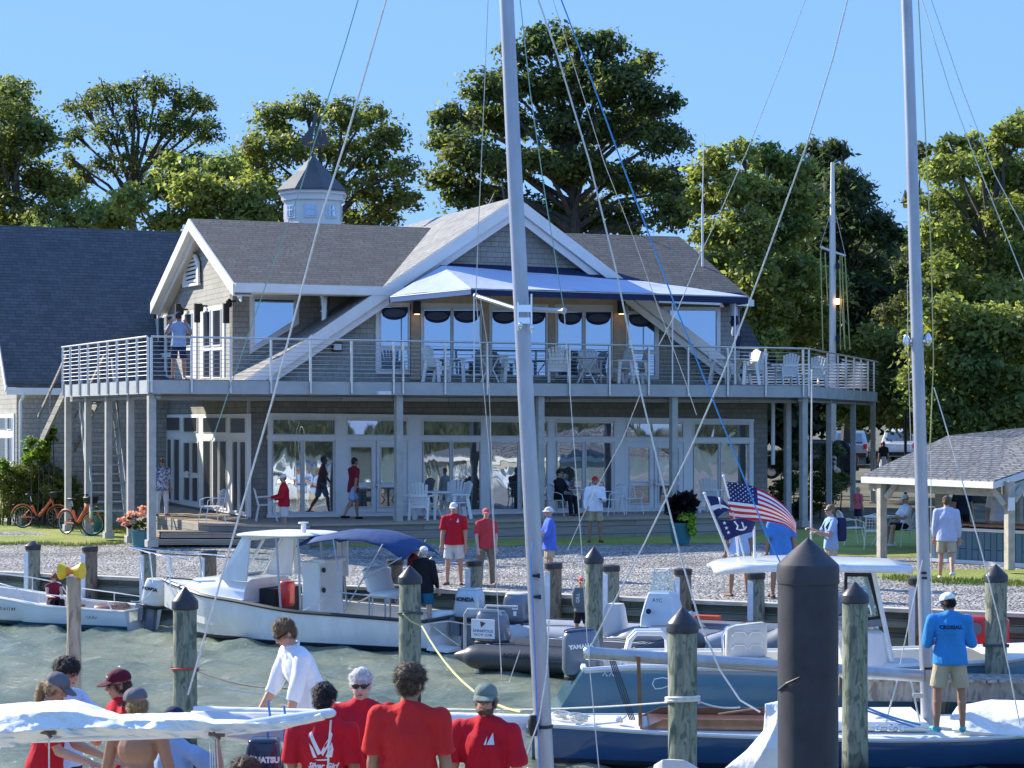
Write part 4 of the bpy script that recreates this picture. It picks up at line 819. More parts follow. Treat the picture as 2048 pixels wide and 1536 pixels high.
m = MB(); m.lathe(V((c.x, Yp, gz(Yp, c.x))), [(0.22, 0), (0.26, .1), (0.30, 0.42), (0.32, 0.46), (0.26, .45)], 20); m.build('pot', MATS['teal glaze'], pl_, smooth=True)
leafmat('petal', (0.75, 0.42, 0.48), (0.8, .6, .6)); leaves('leaves', [(at(270, 1040, Yp), 0.28), (at(290, 1036, Yp), 0.25)], 0.07, 6, 'leaf wood', pl_, seed=43, clump=.16); leaves('flowers', [(at(268, 1030, Yp-.1), 0.24), (at(288, 1026, Yp-.1), 0.24), (at(250, 1042, Yp-.1), .14)], 0.06, 3, 'petal', pl_, seed=44, clump=.16)
c = at(190, 1040, 59); pl_ = empty('planter', V((c.x, 59, 1.1)), 'teal pot with trailing leaves behind the right orange bicycle', 'planter')
m = MB(); m.lathe(V((c.x, 59, gz(59, c.x))), [(0.22, 0), (0.26, .1), (0.30, 0.42), (0.32, 0.5), (0.26, .5)], 20); m.build('pot', MATS['teal glaze'], pl_, smooth=True)
leaves('leaves', [(at(184, 1018, 59), 0.22), (at(196, 1020, 59), 0.2)], 0.07, 5, 'leaf light', pl_, seed=45, clump=.16)
# ================================================================ PAVILION with bar
shingle('pavilion shingles', (0.20, 0.20, 0.20), 0.17, 0.34, 0.22, 0.08, mortar=0.028)
M('pavilion post', (0.46, 0.42, 0.34), 0.75, var=0.2, vs=5, bmp=0.006)
pv = empty('pavilion', at(1990, 1100, 46), 'open pavilion with pale shingled hip roof on timber posts at the right', 'pavilion')
Yl, Yc = 47.6, 43.6                                                     # left front eave corner, near corner
EL, EC, ER = at(1724, 950, Yl), at(1988, 962, Yc), at(2150, 905, Yc+3.2); PK1, PK2 = at(1896, 871, Yl+2.6), at(2022, 877, Yc+4.6); PK3 = at(2140, 846, Yc+7)
EL.z = EC.z = (EL.z+EC.z)/2+0.0
ER = EC+(ER-EC); bkc = EL+V((2.2, 5.0, 0))
q = MB(); q.slab([EL, EC, PK2, PK1], Z*-0.05); q.slab([EC, ER, PK3, PK2], Z*-0.05); q.slab([bkc, EL, PK1, PK1+V((1.0, 0.6, 0))], Z*-0.05); q.slab([PK1, PK2, PK3, bkc+V((4, 0, 0)), bkc], Z*-.05); q.build('roof', MATS['pavilion shingles'], pv)
q = MB()
for a, b in ((EL, EC), (EC, ER), (bkc, EL)): q.bar(a-Z*0.10, b-Z*0.10, 0.05, 0.14)
q.build('eave_board', MATS['white frame'], pv)
q = MB()
for a, b in ((EL, EC), (EC, ER), (bkc, EL)): d = (a+b)/2; q.bar(a-Z*0.26+(b-a)*.04+V((.25, .35, 0)), b-Z*0.26-(b-a)*.02+V((.25, .35, 0)), 0.12, 0.2)
q.build('beam', MATS['pavilion post'], pv)
def ppost(x0, x1, Y, yb, par=pv, yt=962):
    a, b = at(x0, 1000, Y), at(x1, 1000, Y); w_ = (b.x-a.x); zb = ZC-(yb-HY)*Y/FL; zt = ZC-(yt-HY)*Y/FL
    m = MB(); m.box(V(((a.x+b.x)/2, Y, (zb+zt)/2)), (w_*0.8, w_*.8, zt-zb), (U, W, Z)); return m.build('post', MATS['pavilion post'], par, bevel=0.01)
ppost(1754, 1773, 47.2, 1116); ppost(2009, 2029, 43.9, 1140); ppost(1871, 1893, 50.5, 1080); ppost(2076, 2092, 47, 1120); ppost(2034, 2046, 49, 1100)
for a, b, Y0_, Y1_ in (((1772, 995), (1797, 964), 47.1, 46.9), ((2010, 1010), (1978, 966), 43.85, 44.0), ((2028, 1000), (2048, 970), 43.85, 44.6), ((1892, 990), (1906, 968), 50.4, 50.4)):
    q = MB(); q.bar(at(*a, Y0_), at(*b, Y1_), 0.11); q.build('brace', MATS['pavilion post'], pv)
q = MB(); c = at(2023, 1008, 43.7); q.box(c, (0.17, 0.01, 0.28), (U, W, Z)); q.build('notice', MATS['white trim'], pv)
M('bar blue', (0.10, 0.19, 0.25), 0.6, var=0.1, vs=3); planks('bar boards', (0.11, 0.20, 0.26), 0.16, along='v', var=0.08, gap=0.06, grain=0.4); M('mahogany', (0.30, 0.11, 0.05), 0.35, var=0.2, vs=6)
br_ = empty('outdoor_bar', at(1960, 1130, 45), 'blue boarded outdoor bar with reddish counter under the pavilion', 'bar counter')
b0, b1 = at(1862, 1048, 46.8), at(2110, 1044, 43.6+.9); b1.z = b0.z; zb = 1.1; nrm_ = (b1-b0).normalized(); nb = V((nrm_.y, -nrm_.x, 0))
q = MB(); q.slab([V((b0.x, b0.y, zb)), V((b1.x, b1.y, zb)), b1-Z*.05, b0-Z*.05], -nb*0.5); q.build('front_panel', MATS['bar boards'], br_)
q = MB(); q.slab([b0+nb*0.15, b1+nb*.15, b1-nb*0.6, b0-nb*0.6], Z*0.05); q.build('counter', MATS['mahogany'], br_)
q = MB(); q.bar(b0-Z*.09+nb*.03, b1-Z*.09+nb*.03, 0.03, .07); q.bar(V((b0.x, b0.y, zb+.1))+nb*.03, V((b1.x, b1.y, zb+.1))+nb*.03, .03, .2); q.build('trim', MATS['white trim'], br_)
# ================================================================ PARKED CARS
M('car silver', (0.45, 0.47, 0.50), 0.25, 0.6, var=0.03, coat=0.6); M('car white', (0.72, 0.72, 0.72), 0.3, 0.0, var=0.03, coat=0.6); M('car black', (0.015, 0.016, 0.02), 0.2, 0.2, var=0.03, coat=0.8)
M('tyre', (0.02, 0.02, 0.02), 0.85, var=0.1); M('tail red', (0.5, 0.02, 0.02), 0.25, var=0)
glass_m('car glass', (0.01, 0.012, 0.015), 0.25, 0.0)
def make_car(paint, label, loc, rz):
    t = empty('parked_car', (0, 0, 0), label, 'car', 'cars parked behind the clubhouse')
    side = [(-2.3, .35), (-2.32, .75), (-2.25, 1.02), (-2.1, 1.08), (-1.85, 1.66), (-1.6, 1.74), (0.1, 1.76), (0.5, 1.70), (1.15, 1.12), (2.05, .98), (2.25, .8), (2.28, .4)]
    m = MB()                                                     # body runs along x; rear is -x; tumblehome above the belt
    def wd(z): return 0.92 if z < 1.05 else 0.92-(z-1.05)*0.26
    n = len(side); vs = [V((x, -wd(z), z)) for x, z in side]+[V((x, wd(z), z)) for x, z in side]
    m.add(vs, [(i, (i+1) % n, n+(i+1) % n, n+i) for i in range(n)]+[tuple(range(n))[::-1], tuple(range(n, 2*n))]); b = m.build('body', paint, t, smooth=True, auto=25, bevel=0.04)
    m = MB(); m.slab([V((-2.13, -.66, 1.14)), V((-2.13, .66, 1.14)), V((-1.93, .60, 1.58)), V((-1.93, -.60, 1.58))], V((-0.035, 0, 0.01))); m.build('rear_window', MATS['car glass'], t)
    m = MB(); m.slab([V((1.16, -.68, 1.15)), V((1.16, .68, 1.15)), V((.62, .62, 1.66)), V((.62, -.62, 1.66))], V((0.03, 0, 0.02))); m.build('windscreen', MATS['car glass'], t)
    for s in (-1, 1):
        m = MB(); m.slab([V((-1.85, s*.915, 1.12)), V((1.0, s*.915, 1.12)), V((.45, s*.795, 1.60)), V((-1.65, s*.795, 1.60))], V((0, s*0.012, 0))); m.build('side_window', MATS['car glass'], t)
        m = MB(); m.box((-2.29, s*.80, .92), (0.10, .2, .26)); m.build('tail_light', MATS['tail red'], t, bevel=.01)
        for x in (-1.4, 1.45):
            m = MB(); m.lathe(V((x, s*.80, .35)), [(.2, 0), (.34, .01), (.35, .07), (.34, .16), (.22, .17)], 22, V((0, s, 0))); w_ = m.build('wheel', MATS['tyre'], t, smooth=True); m = MB(); m.lathe(V((x, s*.955, .35)), [(.21, 0), (.21, .02), (.05, .035)], 14, V((0, s, 0))); m.build('rim', MATS['stainless'], w_, smooth=True)
    m = MB(); m.box((-2.34, 0, .48), (.10, 1.7, .2)); m.build('bumper', MATS['black metal'], t, bevel=.02); m = MB(); m.box((-2.36, 0, .86), (.02, .34, .17)); m.build('number_plate', MATS['white trim'], t)
    t.location = loc; t.rotation_euler = (0, 0, rz); return t
def gat(px, Y): x = (px-1024)/FL*Y; return V((x, Y, gz(Y, x)))
c1 = gat(1703, 108); c1.z += .15; make_car(MATS['car silver'], 'silver estate car seen from behind, framed by the deck posts', c1, R(78))
c2 = gat(1812, 106); c2.z += .25; make_car(MATS['car white'], 'white car with a dark rear window partly behind the right mast', c2, R(70))
c3 = gat(1610, 92); c3.z += .1; make_car(MATS['car black'], 'black car in deep shade just right of the clubhouse wall', c3, R(170))
# ================================================================ PILINGS
wood('pile timber', (0.30, 0.29, 0.22), (0.10, 0.11, 0.08), green=1.0)
wood('pile brown', (0.24, 0.19, 0.13), (0.07, 0.06, 0.045), green=0.0)
wood('post pale', (0.52, 0.42, 0.30), (0.22, 0.14, 0.09))
M('cap black', (0.03, 0.028, 0.034), 0.38, var=0.25, vs=6, bmp=0.004, bs=8); M('sleeve black', (0.034, 0.033, 0.042), 0.55, var=0.38, vs=3.5, bmp=0.004, bs=5)
M('white strip', (0.72, 0.75, 0.80), 0.4, var=0.12, vs=8); M('rope white', (0.68, 0.66, 0.60), 0.8, var=0.15, vs=20); M('rope blue', (0.05, 0.28, 0.62), 0.7, var=0.15, vs=20); M('rope dark', (0.06, 0.07, 0.09), 0.8); M('rope red', (0.55, 0.10, 0.06), 0.8); M('rope teal', (0.25, 0.45, 0.42), 0.7); M('rope yellow', (0.55, 0.52, 0.22), .8)
def bw(px, d, z=0.0): p = onpl(px, 1100, BA+BN*d, BN); return V((p.x, p.y, z))
def pile_body(m, p, z0, z1, r, n=20, seed=0, lean=(0, 0)):
    pts = []; rr = []
    for i in range(9):
        t = i/8; pts.append(V((p.x+lean[0]*t, p.y+lean[1]*t, z0+(z1-z0)*t))); rr.append(r*(1.04-0.06*t+0.02*math.sin(seed+i*1.7)))
    m.tube(pts, rr, n)
lab = ['leftmost short piling of the bulkhead, by the white skiff', 'short piling right behind the yellow marker post', 'short piling with rope at the skiff motor', 'short piling behind the bow rail of the white launch', 'short piling seen under the blue bimini', 'short piling behind the man in the maroon jacket', 'short piling in front of the woman in khaki trousers', 'short piling right of the tall near mast', 'short piling just right of a cone capped piling', 'short piling between the grey console and the T-top', 'short piling under the T-top edge among bare legs', 'short piling just left of the right mast']
for i, (px, ytop) in enumerate(((66, 1090), (180, 1093), (297, 1097), (418, 1101), (673, 1112), (790, 1119), (948, 1121), (1107, 1126), (1222, 1131), (1366, 1138), (1512, 1146), (1835, 1156))):
    p = bw(px, 0.30); zt = ZC-(ytop-HY)*p.y/FL; t = empty('bulkhead_piling', p, lab[i], 'piling', 'short pilings along the bulkhead')
    m = MB(); pile_body(m, p, -1.5, zt-0.06, 0.165, seed=i); m.build('pile', MATS['pile brown' if i % 2 else 'pile timber'], t, smooth=True)
    m = MB(); m.lathe(V((p.x, p.y, zt-0.11)), [(0.178, 0), (0.182, .10), (0.165, .115), (0.05, 0.125 if i else 0.2)], 20); m.build('cap', MATS['cap black'], t, smooth=True)
    m = MB(); c = p+BN*0.165-BU*0.055; m.box(V((c.x, c.y, (zt-0.16)/2-.1)), (0.11, 0.04, zt+.04), (BU, BN, Z)); m.build('rub_strip', MATS['white strip'], t)
def moor(px, yap, ycb, wpx, Y, label, brown=0, cone=None):
    p = V((at(px, 900, Y).x, Y, 0)); s = Y/FL; r = wpx*s/2; zc = ZC-(ycb-HY)*s; za = ZC-(yap-HY)*s
    t = empty('mooring_piling', p, label, 'piling', 'cone capped mooring pilings')
    m = MB(); pile_body(m, p, -1.5, zc, r*0.96, 28, px); m.build('pile', MATS['pile timber'], t, smooth=True)
    m = MB(); m.lathe(V((p.x, p.y, zc)), [(r*1.02, -0.04), (r*1.07, -.03), (r*1.05, (za-zc)*.22), (r*1.0, (za-zc)*.3), (r*0.45, (za-zc)*0.70), (0.004, za-zc)], 28); m.build('cap', MATS['cap black'], t, smooth=True, auto=30); return t, p, r
MP1 = moor(370, 1173, 1212, 50, 26, 'cone capped mooring piling with red line, left of the leaning man')
MP2 = moor(820, 1130, 1162, 46, 30.5, 'cone capped mooring piling in front of the launch stern')
MP3 = moor(1188, 1093, 1122, 37, 35.5, 'cone capped piling beside the girl in the grey life vest')
MP4 = moor(1365, 1213, 1257, 61, 21.5, 'thick mossy mooring piling with a white line wrapped round it')
MP5 = moor(1710, 1163, 1199, 53, 24.4, 'cone capped piling between the black sleeve and the right mast')
MP6 = moor(1992, 1128, 1158, 45, 29, 'cone capped piling at the right edge of the photo')
Y = 13.4; s_ = Y/FL; p = V((at(1616, 900, Y).x, Y, 0)); r = 61*s_; zz = lambda y: ZC-(y-HY)*s_
t = empty('sleeved_piling', p, 'big piling in a smooth black plastic sleeve with cone cap, nearest to the camera', 'piling')
m = MB(); m.lathe(V((p.x, p.y, 0)), [(r*.985, -1.5), (r*0.985, 1.0), (r*0.99, zz(1300)), (r*0.985, zz(1166))], 40); m.build('sleeve', MATS['sleeve black'], t, smooth=True)
m = MB(); m.lathe(V((p.x, p.y, 0)), [(r*.99, zz(1168)), (r*1.02, zz(1165)), (r*1.02, zz(1135)), (r*0.99, zz(1128)), (r*0.52, zz(1101)), (r*0.05, zz(1077)), (0.004, zz(1075))], 40); m.build('cap', MATS['sleeve black'], t, smooth=True, auto=30)
m = MB(); m.tube([p+V((-r*1.0, -r*.28, zz(1378))), p+V((-r*.8, -r*.70, zz(1362))), p+V((-r*.42, -r*.98, zz(1347)))], [0.008, 0.010, 0.003], 6); m.build('strap_end', MATS['sleeve black'], t)
# pale marker post with the yellow line spool
Y = 18.0; s_ = Y/FL; p = V((at(146, 900, Y).x, Y, 0)); zt = ZC-(1155-HY)*s_
t = empty('marker_post', p, 'pale peeling timber post carrying a yellow flared roller', 'post')
m = MB(); m.tube([V((p.x+.01*math.sin(i), p.y, -1+(zt+1)*i/9)) for i in range(10)], [0.064+0.004*math.sin(i*2.1) for i in range(10)], 14); m.build('post', MATS['post pale'], t, smooth=True)
M('yellow plastic', (0.80, 0.55, 0.02), 0.45, var=0.1); M('orange plastic', (0.75, 0.28, 0.03), 0.45, var=0.1)
c = at(143, 1142, Y); m = MB(); ax = V((1, -0.25, 0.03)).normalized(); K_ = 24*s_
m.lathe(c, [(0.075, -K_), (0.072, -K_*.85), (0.028, -0.012), (0.028, 0.012), (0.072, K_*.85), (0.075, K_)], 22, ax); m.build('roller', MATS['yellow plastic'], t, smooth=True, auto=50)
m = MB(); m.lathe(c, [(0.055, -K_*.62), (0.031, -0.012), (0.031, 0.012), (0.055, K_*.62)], 22, ax); m.build('roller_core', MATS['orange plastic'], t, smooth=True)
# ---------------------------------------------------------------- the fixed finger pier between the boats at the right
pr = empty('finger_pier', V((at(1900, 900, 28.4).x, 28.4, 0)), 'grey timber finger pier behind the man in the blue shirt', 'pier')
wood('pier timber', (0.36, 0.34, 0.30), (0.16, 0.14, 0.12), s=0.5)
pa_, pb_ = V((at(1690, 900, 28.1).x, 28.1, .74)), V((at(2250, 900, 28.1).x, 28.1, .70))
for dy in (0, .55): m = MB(); m.bar(pa_+V((0, dy, 0)), pb_+V((0, dy, 0)), 0.07, 0.27); m.build('stringer', MATS['pier timber'], pr)
m = MB()
for i in range(24): c = pa_.lerp(pb_, (i+.5)/24); m.box(c+V((0, .27, .155+random.uniform(-.006, .006))), ((pb_-pa_).length/24-.012, .74, 0.035))
m.build('planking', MATS['pier timber'], pr)
for x in (0.36, 0.9): c = pa_.lerp(pb_, x); m = MB(); m.cyl(V((c.x, c.y+.27, -1.5)), V((c.x, c.y+.27, .62)), .11, n=14); m.build('pile', MATS['pile timber'], pr, smooth=True)
# the floating dock the crew stands on (below the frame)
fd = empty('floating_dock', (-2, 14.2, 0.6), 'low boarded dock under the crew in red shirts', 'dock')
m = MB(); m.box((-1.6, 14.3, 0.69), (9.0, 3.4, 0.12)); m.build('decking', MATS['cap timber'], fd); m = MB(); m.box((-1.6, 14.3, 0.4), (8.8, 3.2, 0.44)); m.build('float', MATS['grey timber'], fd)
# ================================================================ BOATS
M('hull white', (0.72, 0.74, 0.77), 0.25, var=0.09, vs=2.2, coat=0.35, stretch=(1.6, 1.6, .5)); M('hull pale', (0.60, 0.68, 0.74), 0.3, var=0.06, vs=1.5, coat=0.3); M('hull teal', (0.12, 0.255, 0.35), 0.16, var=0.05, coat=0.7); M('hull navy', (0.022, 0.075, 0.19), 0.15, var=0.05, coat=0.7)
M('deck cream', (0.72, 0.70, 0.64), 0.5, var=0.08, vs=3); M('deck white', (0.78, 0.78, 0.76), 0.45, var=0.06, vs=3); M('antifoul', (0.02, 0.09, 0.11), 0.6); M('antifoul black', (0.015, 0.02, 0.035), 0.5); M('rub rail', (0.03, 0.035, 0.045), 0.5)
M('rib grey', (0.36, 0.38, 0.42), 0.5, var=0.08, vs=3, bmp=0.003, bs=4); M('rib black', (0.045, 0.05, 0.06), 0.42, var=0.12, vs=3, bmp=0.003); M('rib dark', (0.16, 0.18, 0.22), 0.5, var=0.1, vs=3, bmp=0.004, bs=3); M('vinyl white', (0.78, 0.77, 0.73), 0.4, var=0.04); M('vinyl grey', (0.55, 0.56, 0.57), 0.5, var=0.05)
M('motor silver', (0.42, 0.50, 0.58), 0.28, 0.25, var=0.04, coat=0.5); M('motor grey', (0.15, 0.18, 0.23), 0.3, 0.2, var=0.05, coat=0.5); M('motor white', (0.72, 0.72, 0.70), 0.35, var=0.1, vs=6, coat=0.3); M('motor navy', (0.012, 0.02, 0.05), 0.22, 0.1, var=0.05, coat=0.6)
M('ink', (0.01, 0.012, 0.02), 0.5, var=0); M('decal white', (0.85, 0.86, 0.9), 0.4, var=0); M('red plastic', (0.62, 0.02, 0.02), 0.3, var=0.08, coat=0.3); M('orange boat', (0.78, 0.10, 0.03), 0.4, var=0.08); M('varnish', (0.23, 0.105, 0.055), 0.25, var=0.25, vs=6, coat=0.5); M('varnish dark', (0.11, 0.045, 0.025), 0.3, var=0.3, vs=6, coat=0.4)
M('aluminium', (0.42, 0.44, 0.48), 0.42, 0.75, var=0.14, vs=5, bmp=0.001, stretch=(1, 1, .3)); M('chrome', (0.75, 0.76, 0.78), 0.12, 1.0, var=0.03)
M('bimini blue', (0.012, 0.05, 0.165), 0.8, var=0.2, vs=5, bmp=0.01, bs=7); M('sail white', (0.80, 0.79, 0.76), 0.7, var=0.06, vs=4, bmp=0.02, bs=7); M('sail grey', (0.62, 0.62, 0.63), 0.7, var=0.06, vs=3, bmp=0.02, bs=5)
clear_m('clear vinyl', (0.80, 0.88, 0.90), 0.05, 0.12)
class Fr:
    """boat frame: x forward, y to port (left of travel), z up from the water"""
    def __init__(s, O, f): s.O = V(O); s.f = V((f[0], f[1], 0)).normalized(); s.p = V((-s.f.y, s.f.x, 0)); s.near = -1 if s.p.y > 0 else 1
    def __call__(s, x, y, z): return s.O+s.f*x+s.p*y+Z*z
    def n(s, x, y, z): return s(x, y*s.near, z)                      # y positive towards the camera
def lerp_tab(tab, t):
    for (a, va), (b, vb) in zip(tab, tab[1:]):
        if t <= b: k = (t-a)/(b-a); k = k*k*(3-2*k)*0.4+k*0.6; return va+(vb-va)*k
    return tab[-1][1]
def hull(par, F, L, beam, sheer, keel, mats, floor=None, deck=None, rake=0.25, trake=0.0, chine=0.82, N=22, rail=0.03, railmat='deck white', stripe=None, wl=0.06):
    """beam, sheer, keel: tables over t (0 stern .. 1 bow). floor: cockpit sole height; deck: closed deck"""
    m = MB(); secs = []; ins = []
    for i in range(N+1):
        t = i/N; b, sh, kz = lerp_tab(beam, t), lerp_tab(sheer, t), lerp_tab(keel, t)
        def X(z): return t*L+(rake*(z-sh)*t**3)*1.0+(trake*(sh-z)*(1-t)**6)
        zs = [sh, sh-0.07, (sh+wl)*0.5, wl+0.03, wl-0.03, min(wl-.05, kz*0.5-0.02), kz]; bs = [b, b*1.0, b*(0.96 if t < .7 else 0.90), b*(chine+.06 if t < .6 else chine-.10), b*(chine+.04 if t < .6 else chine-.13), b*(chine-.08 if t < .6 else .4), 0.0]
        half = [(X(z), y, z) for y, z in zip(bs, zs)]; secs.append([F(x, y, z) for x, y, z in half]+[F(x, -y, z) for x, y, z in half[-2::-1]])
    n = len(secs[0]); o = len(m.v)
    for s in secs: m.v += s
    for i in range(N):
        for k in range(n-1):
            m.f.append((o+i*n+k, o+i*n+k+1, o+(i+1)*n+k+1, o+(i+1)*n+k)); kk = min(k, n-2-k); m.mi.append(0 if kk < 3 else (1 if kk == 3 else 2))
    m.f.append(tuple(range(o, o+n))); m.mi.append(0)
    m.build('hull', [MATS[x] for x in mats], par, smooth=True, auto=45)
    r = MB()
    for sgn in (1, -1): r.tube([F(i/N*L, sgn*(lerp_tab(beam, i/N)+0.005), lerp_tab(sheer, i/N)-0.01) for i in range(N+1)], rail, 6)
    r.tube([F(0, lerp_tab(beam, 0), lerp_tab(sheer, 0)), F(0, -lerp_tab(beam, 0), lerp_tab(sheer, 0))], rail, 6); r.build('gunwale', MATS[railmat], par, smooth=True)
    if floor is not None:
        q = MB(); rows = []
        for i in range(N+1):
            t = i/N; b, sh = lerp_tab(beam, t)-0.02, lerp_tab(sheer, t); ib = max(0.0, b-0.13 if t < .9 else b*.6); fz = min(floor if t < .8 else floor+(t-.8)*1.2, sh-.02)
            rows.append([F(t*L, b, sh), F(t*L, ib, sh), F(t*L, ib*.97, fz), F(t*L, -ib*.97, fz), F(t*L, -ib, sh), F(t*L, -b, sh)])
        for rr in rows: q.v += rr
        for i in range(N):
            for k in range(5): q.f.append((i*6+k, i*6+k+1, i*6+6+k+1, i*6+6+k)); q.mi.append(0)
        q.f.append((0, 1, 2, 3, 4, 5)); q.mi.append(0); q.build('liner', MATS['deck cream'], par, fixn=False)
    if deck:
        for t0, t1, cam_, mt in deck:
            q = MB(); n_ = 10; M_ = 8
            for i in range(n_+1):
                t = t0+(t1-t0)*i/n_; b, sh = lerp_tab(beam, t), lerp_tab(sheer, t)
                for j in range(M_+1): u = j/M_*2-1; q.v.append(F(t*L, b*u, sh+cam_*(1-u*u)*min(1, b)-0.005))
            for i in range(n_):
                for j in range(M_): k = i*(M_+1)+j; q.f.append((k, k+1, k+M_+2, k+M_+1)); q.mi.append(0)
            q.build('deck', MATS[mt], par, smooth=True)
def rbox(m, c, size, ax, r=0.06, n=3, taper=(1, 1)):
    """rounded box as a superellipse loft along its third axis"""
    c = V(c); a, b, e = [V(x).normalized() for x in ax]; K = 20; rows = []; ex, ey, ez = [x/2 for x in size]
    prof = [(-1, 0.80), (-1+r*.5/ez, 0.94), (-1+r/ez, 1.0), (1-r/ez, 1.0), (1-r*.5/ez, 0.94), (1, 0.80)]
    for h, k in prof:
        tx = taper[0] if h > 0 else 1; ty = taper[1] if h > 0 else 1; row = []
        for i in range(K):
            th = 2*math.pi*i/K; cx, sy = math.cos(th), math.sin(th); x = abs(cx)**0.5*(1 if cx >= 0 else -1); y = abs(sy)**0.5*(1 if sy >= 0 else -1)
            row.append(c+a*x*ex*k*tx+b*y*ey*k*ty+e*h*ez)
        rows.append(row)
    o = len(m.v)
    for rr in rows: m.v += rr
    for j in range(len(rows)-1):
        for i in range(K): m.f.append((o+j*K+i, o+j*K+(i+1) % K, o+(j+1)*K+(i+1) % K, o+(j+1)*K+i)); m.mi.append(m.k)
    m.f += [tuple(range(o, o+K))[::-1], tuple(range(o+(len(rows)-1)*K, o+len(rows)*K))]; m.mi += [m.k]*2
def outboard(par, P, aft, h=0.62, w=0.36, l=0.62, mat_='motor silver', word=None, wmat='ink', tilt=0.0, word_s=0.13, topmat=None, side=None, zlow=-0.5, label=None):
    """P: centre of the cowl; aft: unit direction pointing astern"""
    a = V((aft[0], aft[1], 0)).normalized(); ax3 = (Z+a*tilt).normalized(); s = V((-a.y, a.x, 0)); a2 = s.cross(ax3)*-1 if s.cross(ax3).dot(a) < 0 else s.cross(ax3)
    t = empty('outboard_motor', V(P)-parent_loc(par)); t.parent = par
    if label: t['label'] = label
    m = MB(); rbox(m, V(P), (l, w, h), (a2, s, ax3), 0.11, taper=(.86, .86)); m.build('cowl', MATS[mat_], t, smooth=True, auto=60)
    m = MB(); rbox(m, V(P)+ax3*(h*.49), (l*.74, w*.74, 0.05), (a2, s, ax3), 0.02); m.build('cowl_top', MATS[topmat or mat_], t, smooth=True, auto=60)
    m = MB(); rbox(m, V(P)-ax3*(h*.52), (l*.93, w*.93, 0.09), (a2, s, ax3), .02); m.build('cowl_base', MATS['black metal'], t, smooth=True, auto=60)
    m = MB(); b0 = V(P)-ax3*(h*.55)-a2*0.05; m.box((b0+b0-ax3*.75)/2, (0.22, 0.13, .75), (a2, s, ax3)); m.box(b0-ax3*.78, (.42, .2, .03), (a2, s, ax3)); m.cyl(b0-ax3*.95-a2*.1, b0-ax3*.95+a2*.32, .06, .03, 10); m.box(b0-a2*.22-ax3*.15, (.2, .3, .35), (a2, s, ax3)); m.build('midsection', MATS['motor grey'], t)
    if word:
        sd = s if s.y < 0 else -s
        text('lettering', word, V(P)+sd*(w*.5+.004)+ax3*h*.16, sd.cross(ax3)*-1, ax3, word_s, MATS[wmat], t, 0.004, bold=0.004)
    return t
def rib(name, F, L, B, r, mat_, label, bowlift=0.35, floorm='deck white', hullm='hull white', zt=0.30, coneL=0.55, group=None, bands=None):
    t = empty(name, F(L/2, 0, 0), label, 'inflatable boat', group); h = B/2-r; pts = []; rr = []
    side = [(-coneL, 0.04), (-coneL*.5, r*.6), (0, r*.97), (L*.2, r), (L*.45, r), (L*.65, r)]
    path = [F(x, h, zt) for x, _ in side]; rad = [q for _, q in side]
    for i in range(9):
        an = math.pi*i/8; x = L*.70+math.sin(an)*L*.28; y = math.cos(an)*h*(1 if True else 1); path.append(F(x, y, zt+bowlift*math.sin(an)**1.2)); rad.append(r*(1-.08*math.sin(an)))
    path += [F(x, -h, zt) for x, _ in side[::-1]]; rad += rad[:6][::-1]
    # smooth the path
    P2, R2 = [], []
    for i in range(len(path)-1):
        for k in range(4):
            u = k/4; p0, p1, p2, p3 = path[max(i-1, 0)], path[i], path[i+1], path[min(i+2, len(path)-1)]
            P2.append(0.5*((2*p1)+(p2-p0)*u+(2*p0-5*p1+4*p2-p3)*u*u+(-p0+3*p1-3*p2+p3)*u**3)); R2.append(rad[i]*(1-u)+rad[i+1]*u)
    P2.append(path[-1]); R2.append(rad[-1]); m = MB(); m.tube(P2, R2, 18); m.build('tube', MATS[mat_], t, smooth=True)
    m = MB(); m.tube([p+(V((p.x, p.y, 0))-F(L*.45, 0, 0)).normalized()*rr_*1.0 for p, rr_ in zip(P2[8:-8], R2[8:-8])], 0.022, 5); m.build('rubbing_strake', MATS['rub rail'], t)
    m = MB(); m.slab([F(0, h, .12), F(0, -h, .12), F(L*.75, -h*.9, .16), F(L*.93, 0, .3), F(L*.75, h*.9, .16)], Z*.06); m.build('floor', MATS[floorm], t)
    m = MB(); m.slab([F(0, h, -.1), F(0, -h, -.1), F(0, -h, zt+r*.8), F(0, h, zt+r*.8)], F.f*.05); m.build('transom', MATS[floorm], t)
    m = MB()
    ks = MB()
    for x0, x1, b0, b1 in ((0, L*.8, h, .3),): ks.add([F(0, h, 0.1), F(0, 0, -.15), F(0, -h, .1), F(L*.9, 0, .25), F(L*.6, h*.9, .12), F(L*.6, -h*.9, .12), F(L*.6, 0, -.1)], [(0, 1, 2), (0, 1, 6, 4), (1, 2, 5, 6), (4, 6, 3), (6, 5, 3)])
    ks.build('keel_hull', MATS[hullm], t)
    g = MB(); gp2 = [p+Z*rr_*.98 for p, rr_ in zip(P2, R2)][10:-10]
    for i in range(0, len(gp2)-3, 3): g.tube(catenary(gp2[i]+Z*.02, gp2[i+3]+Z*.02, -0.015, 4), 0.008, 5)
    g.build('grab_line', MATS['rope dark'], t); return t
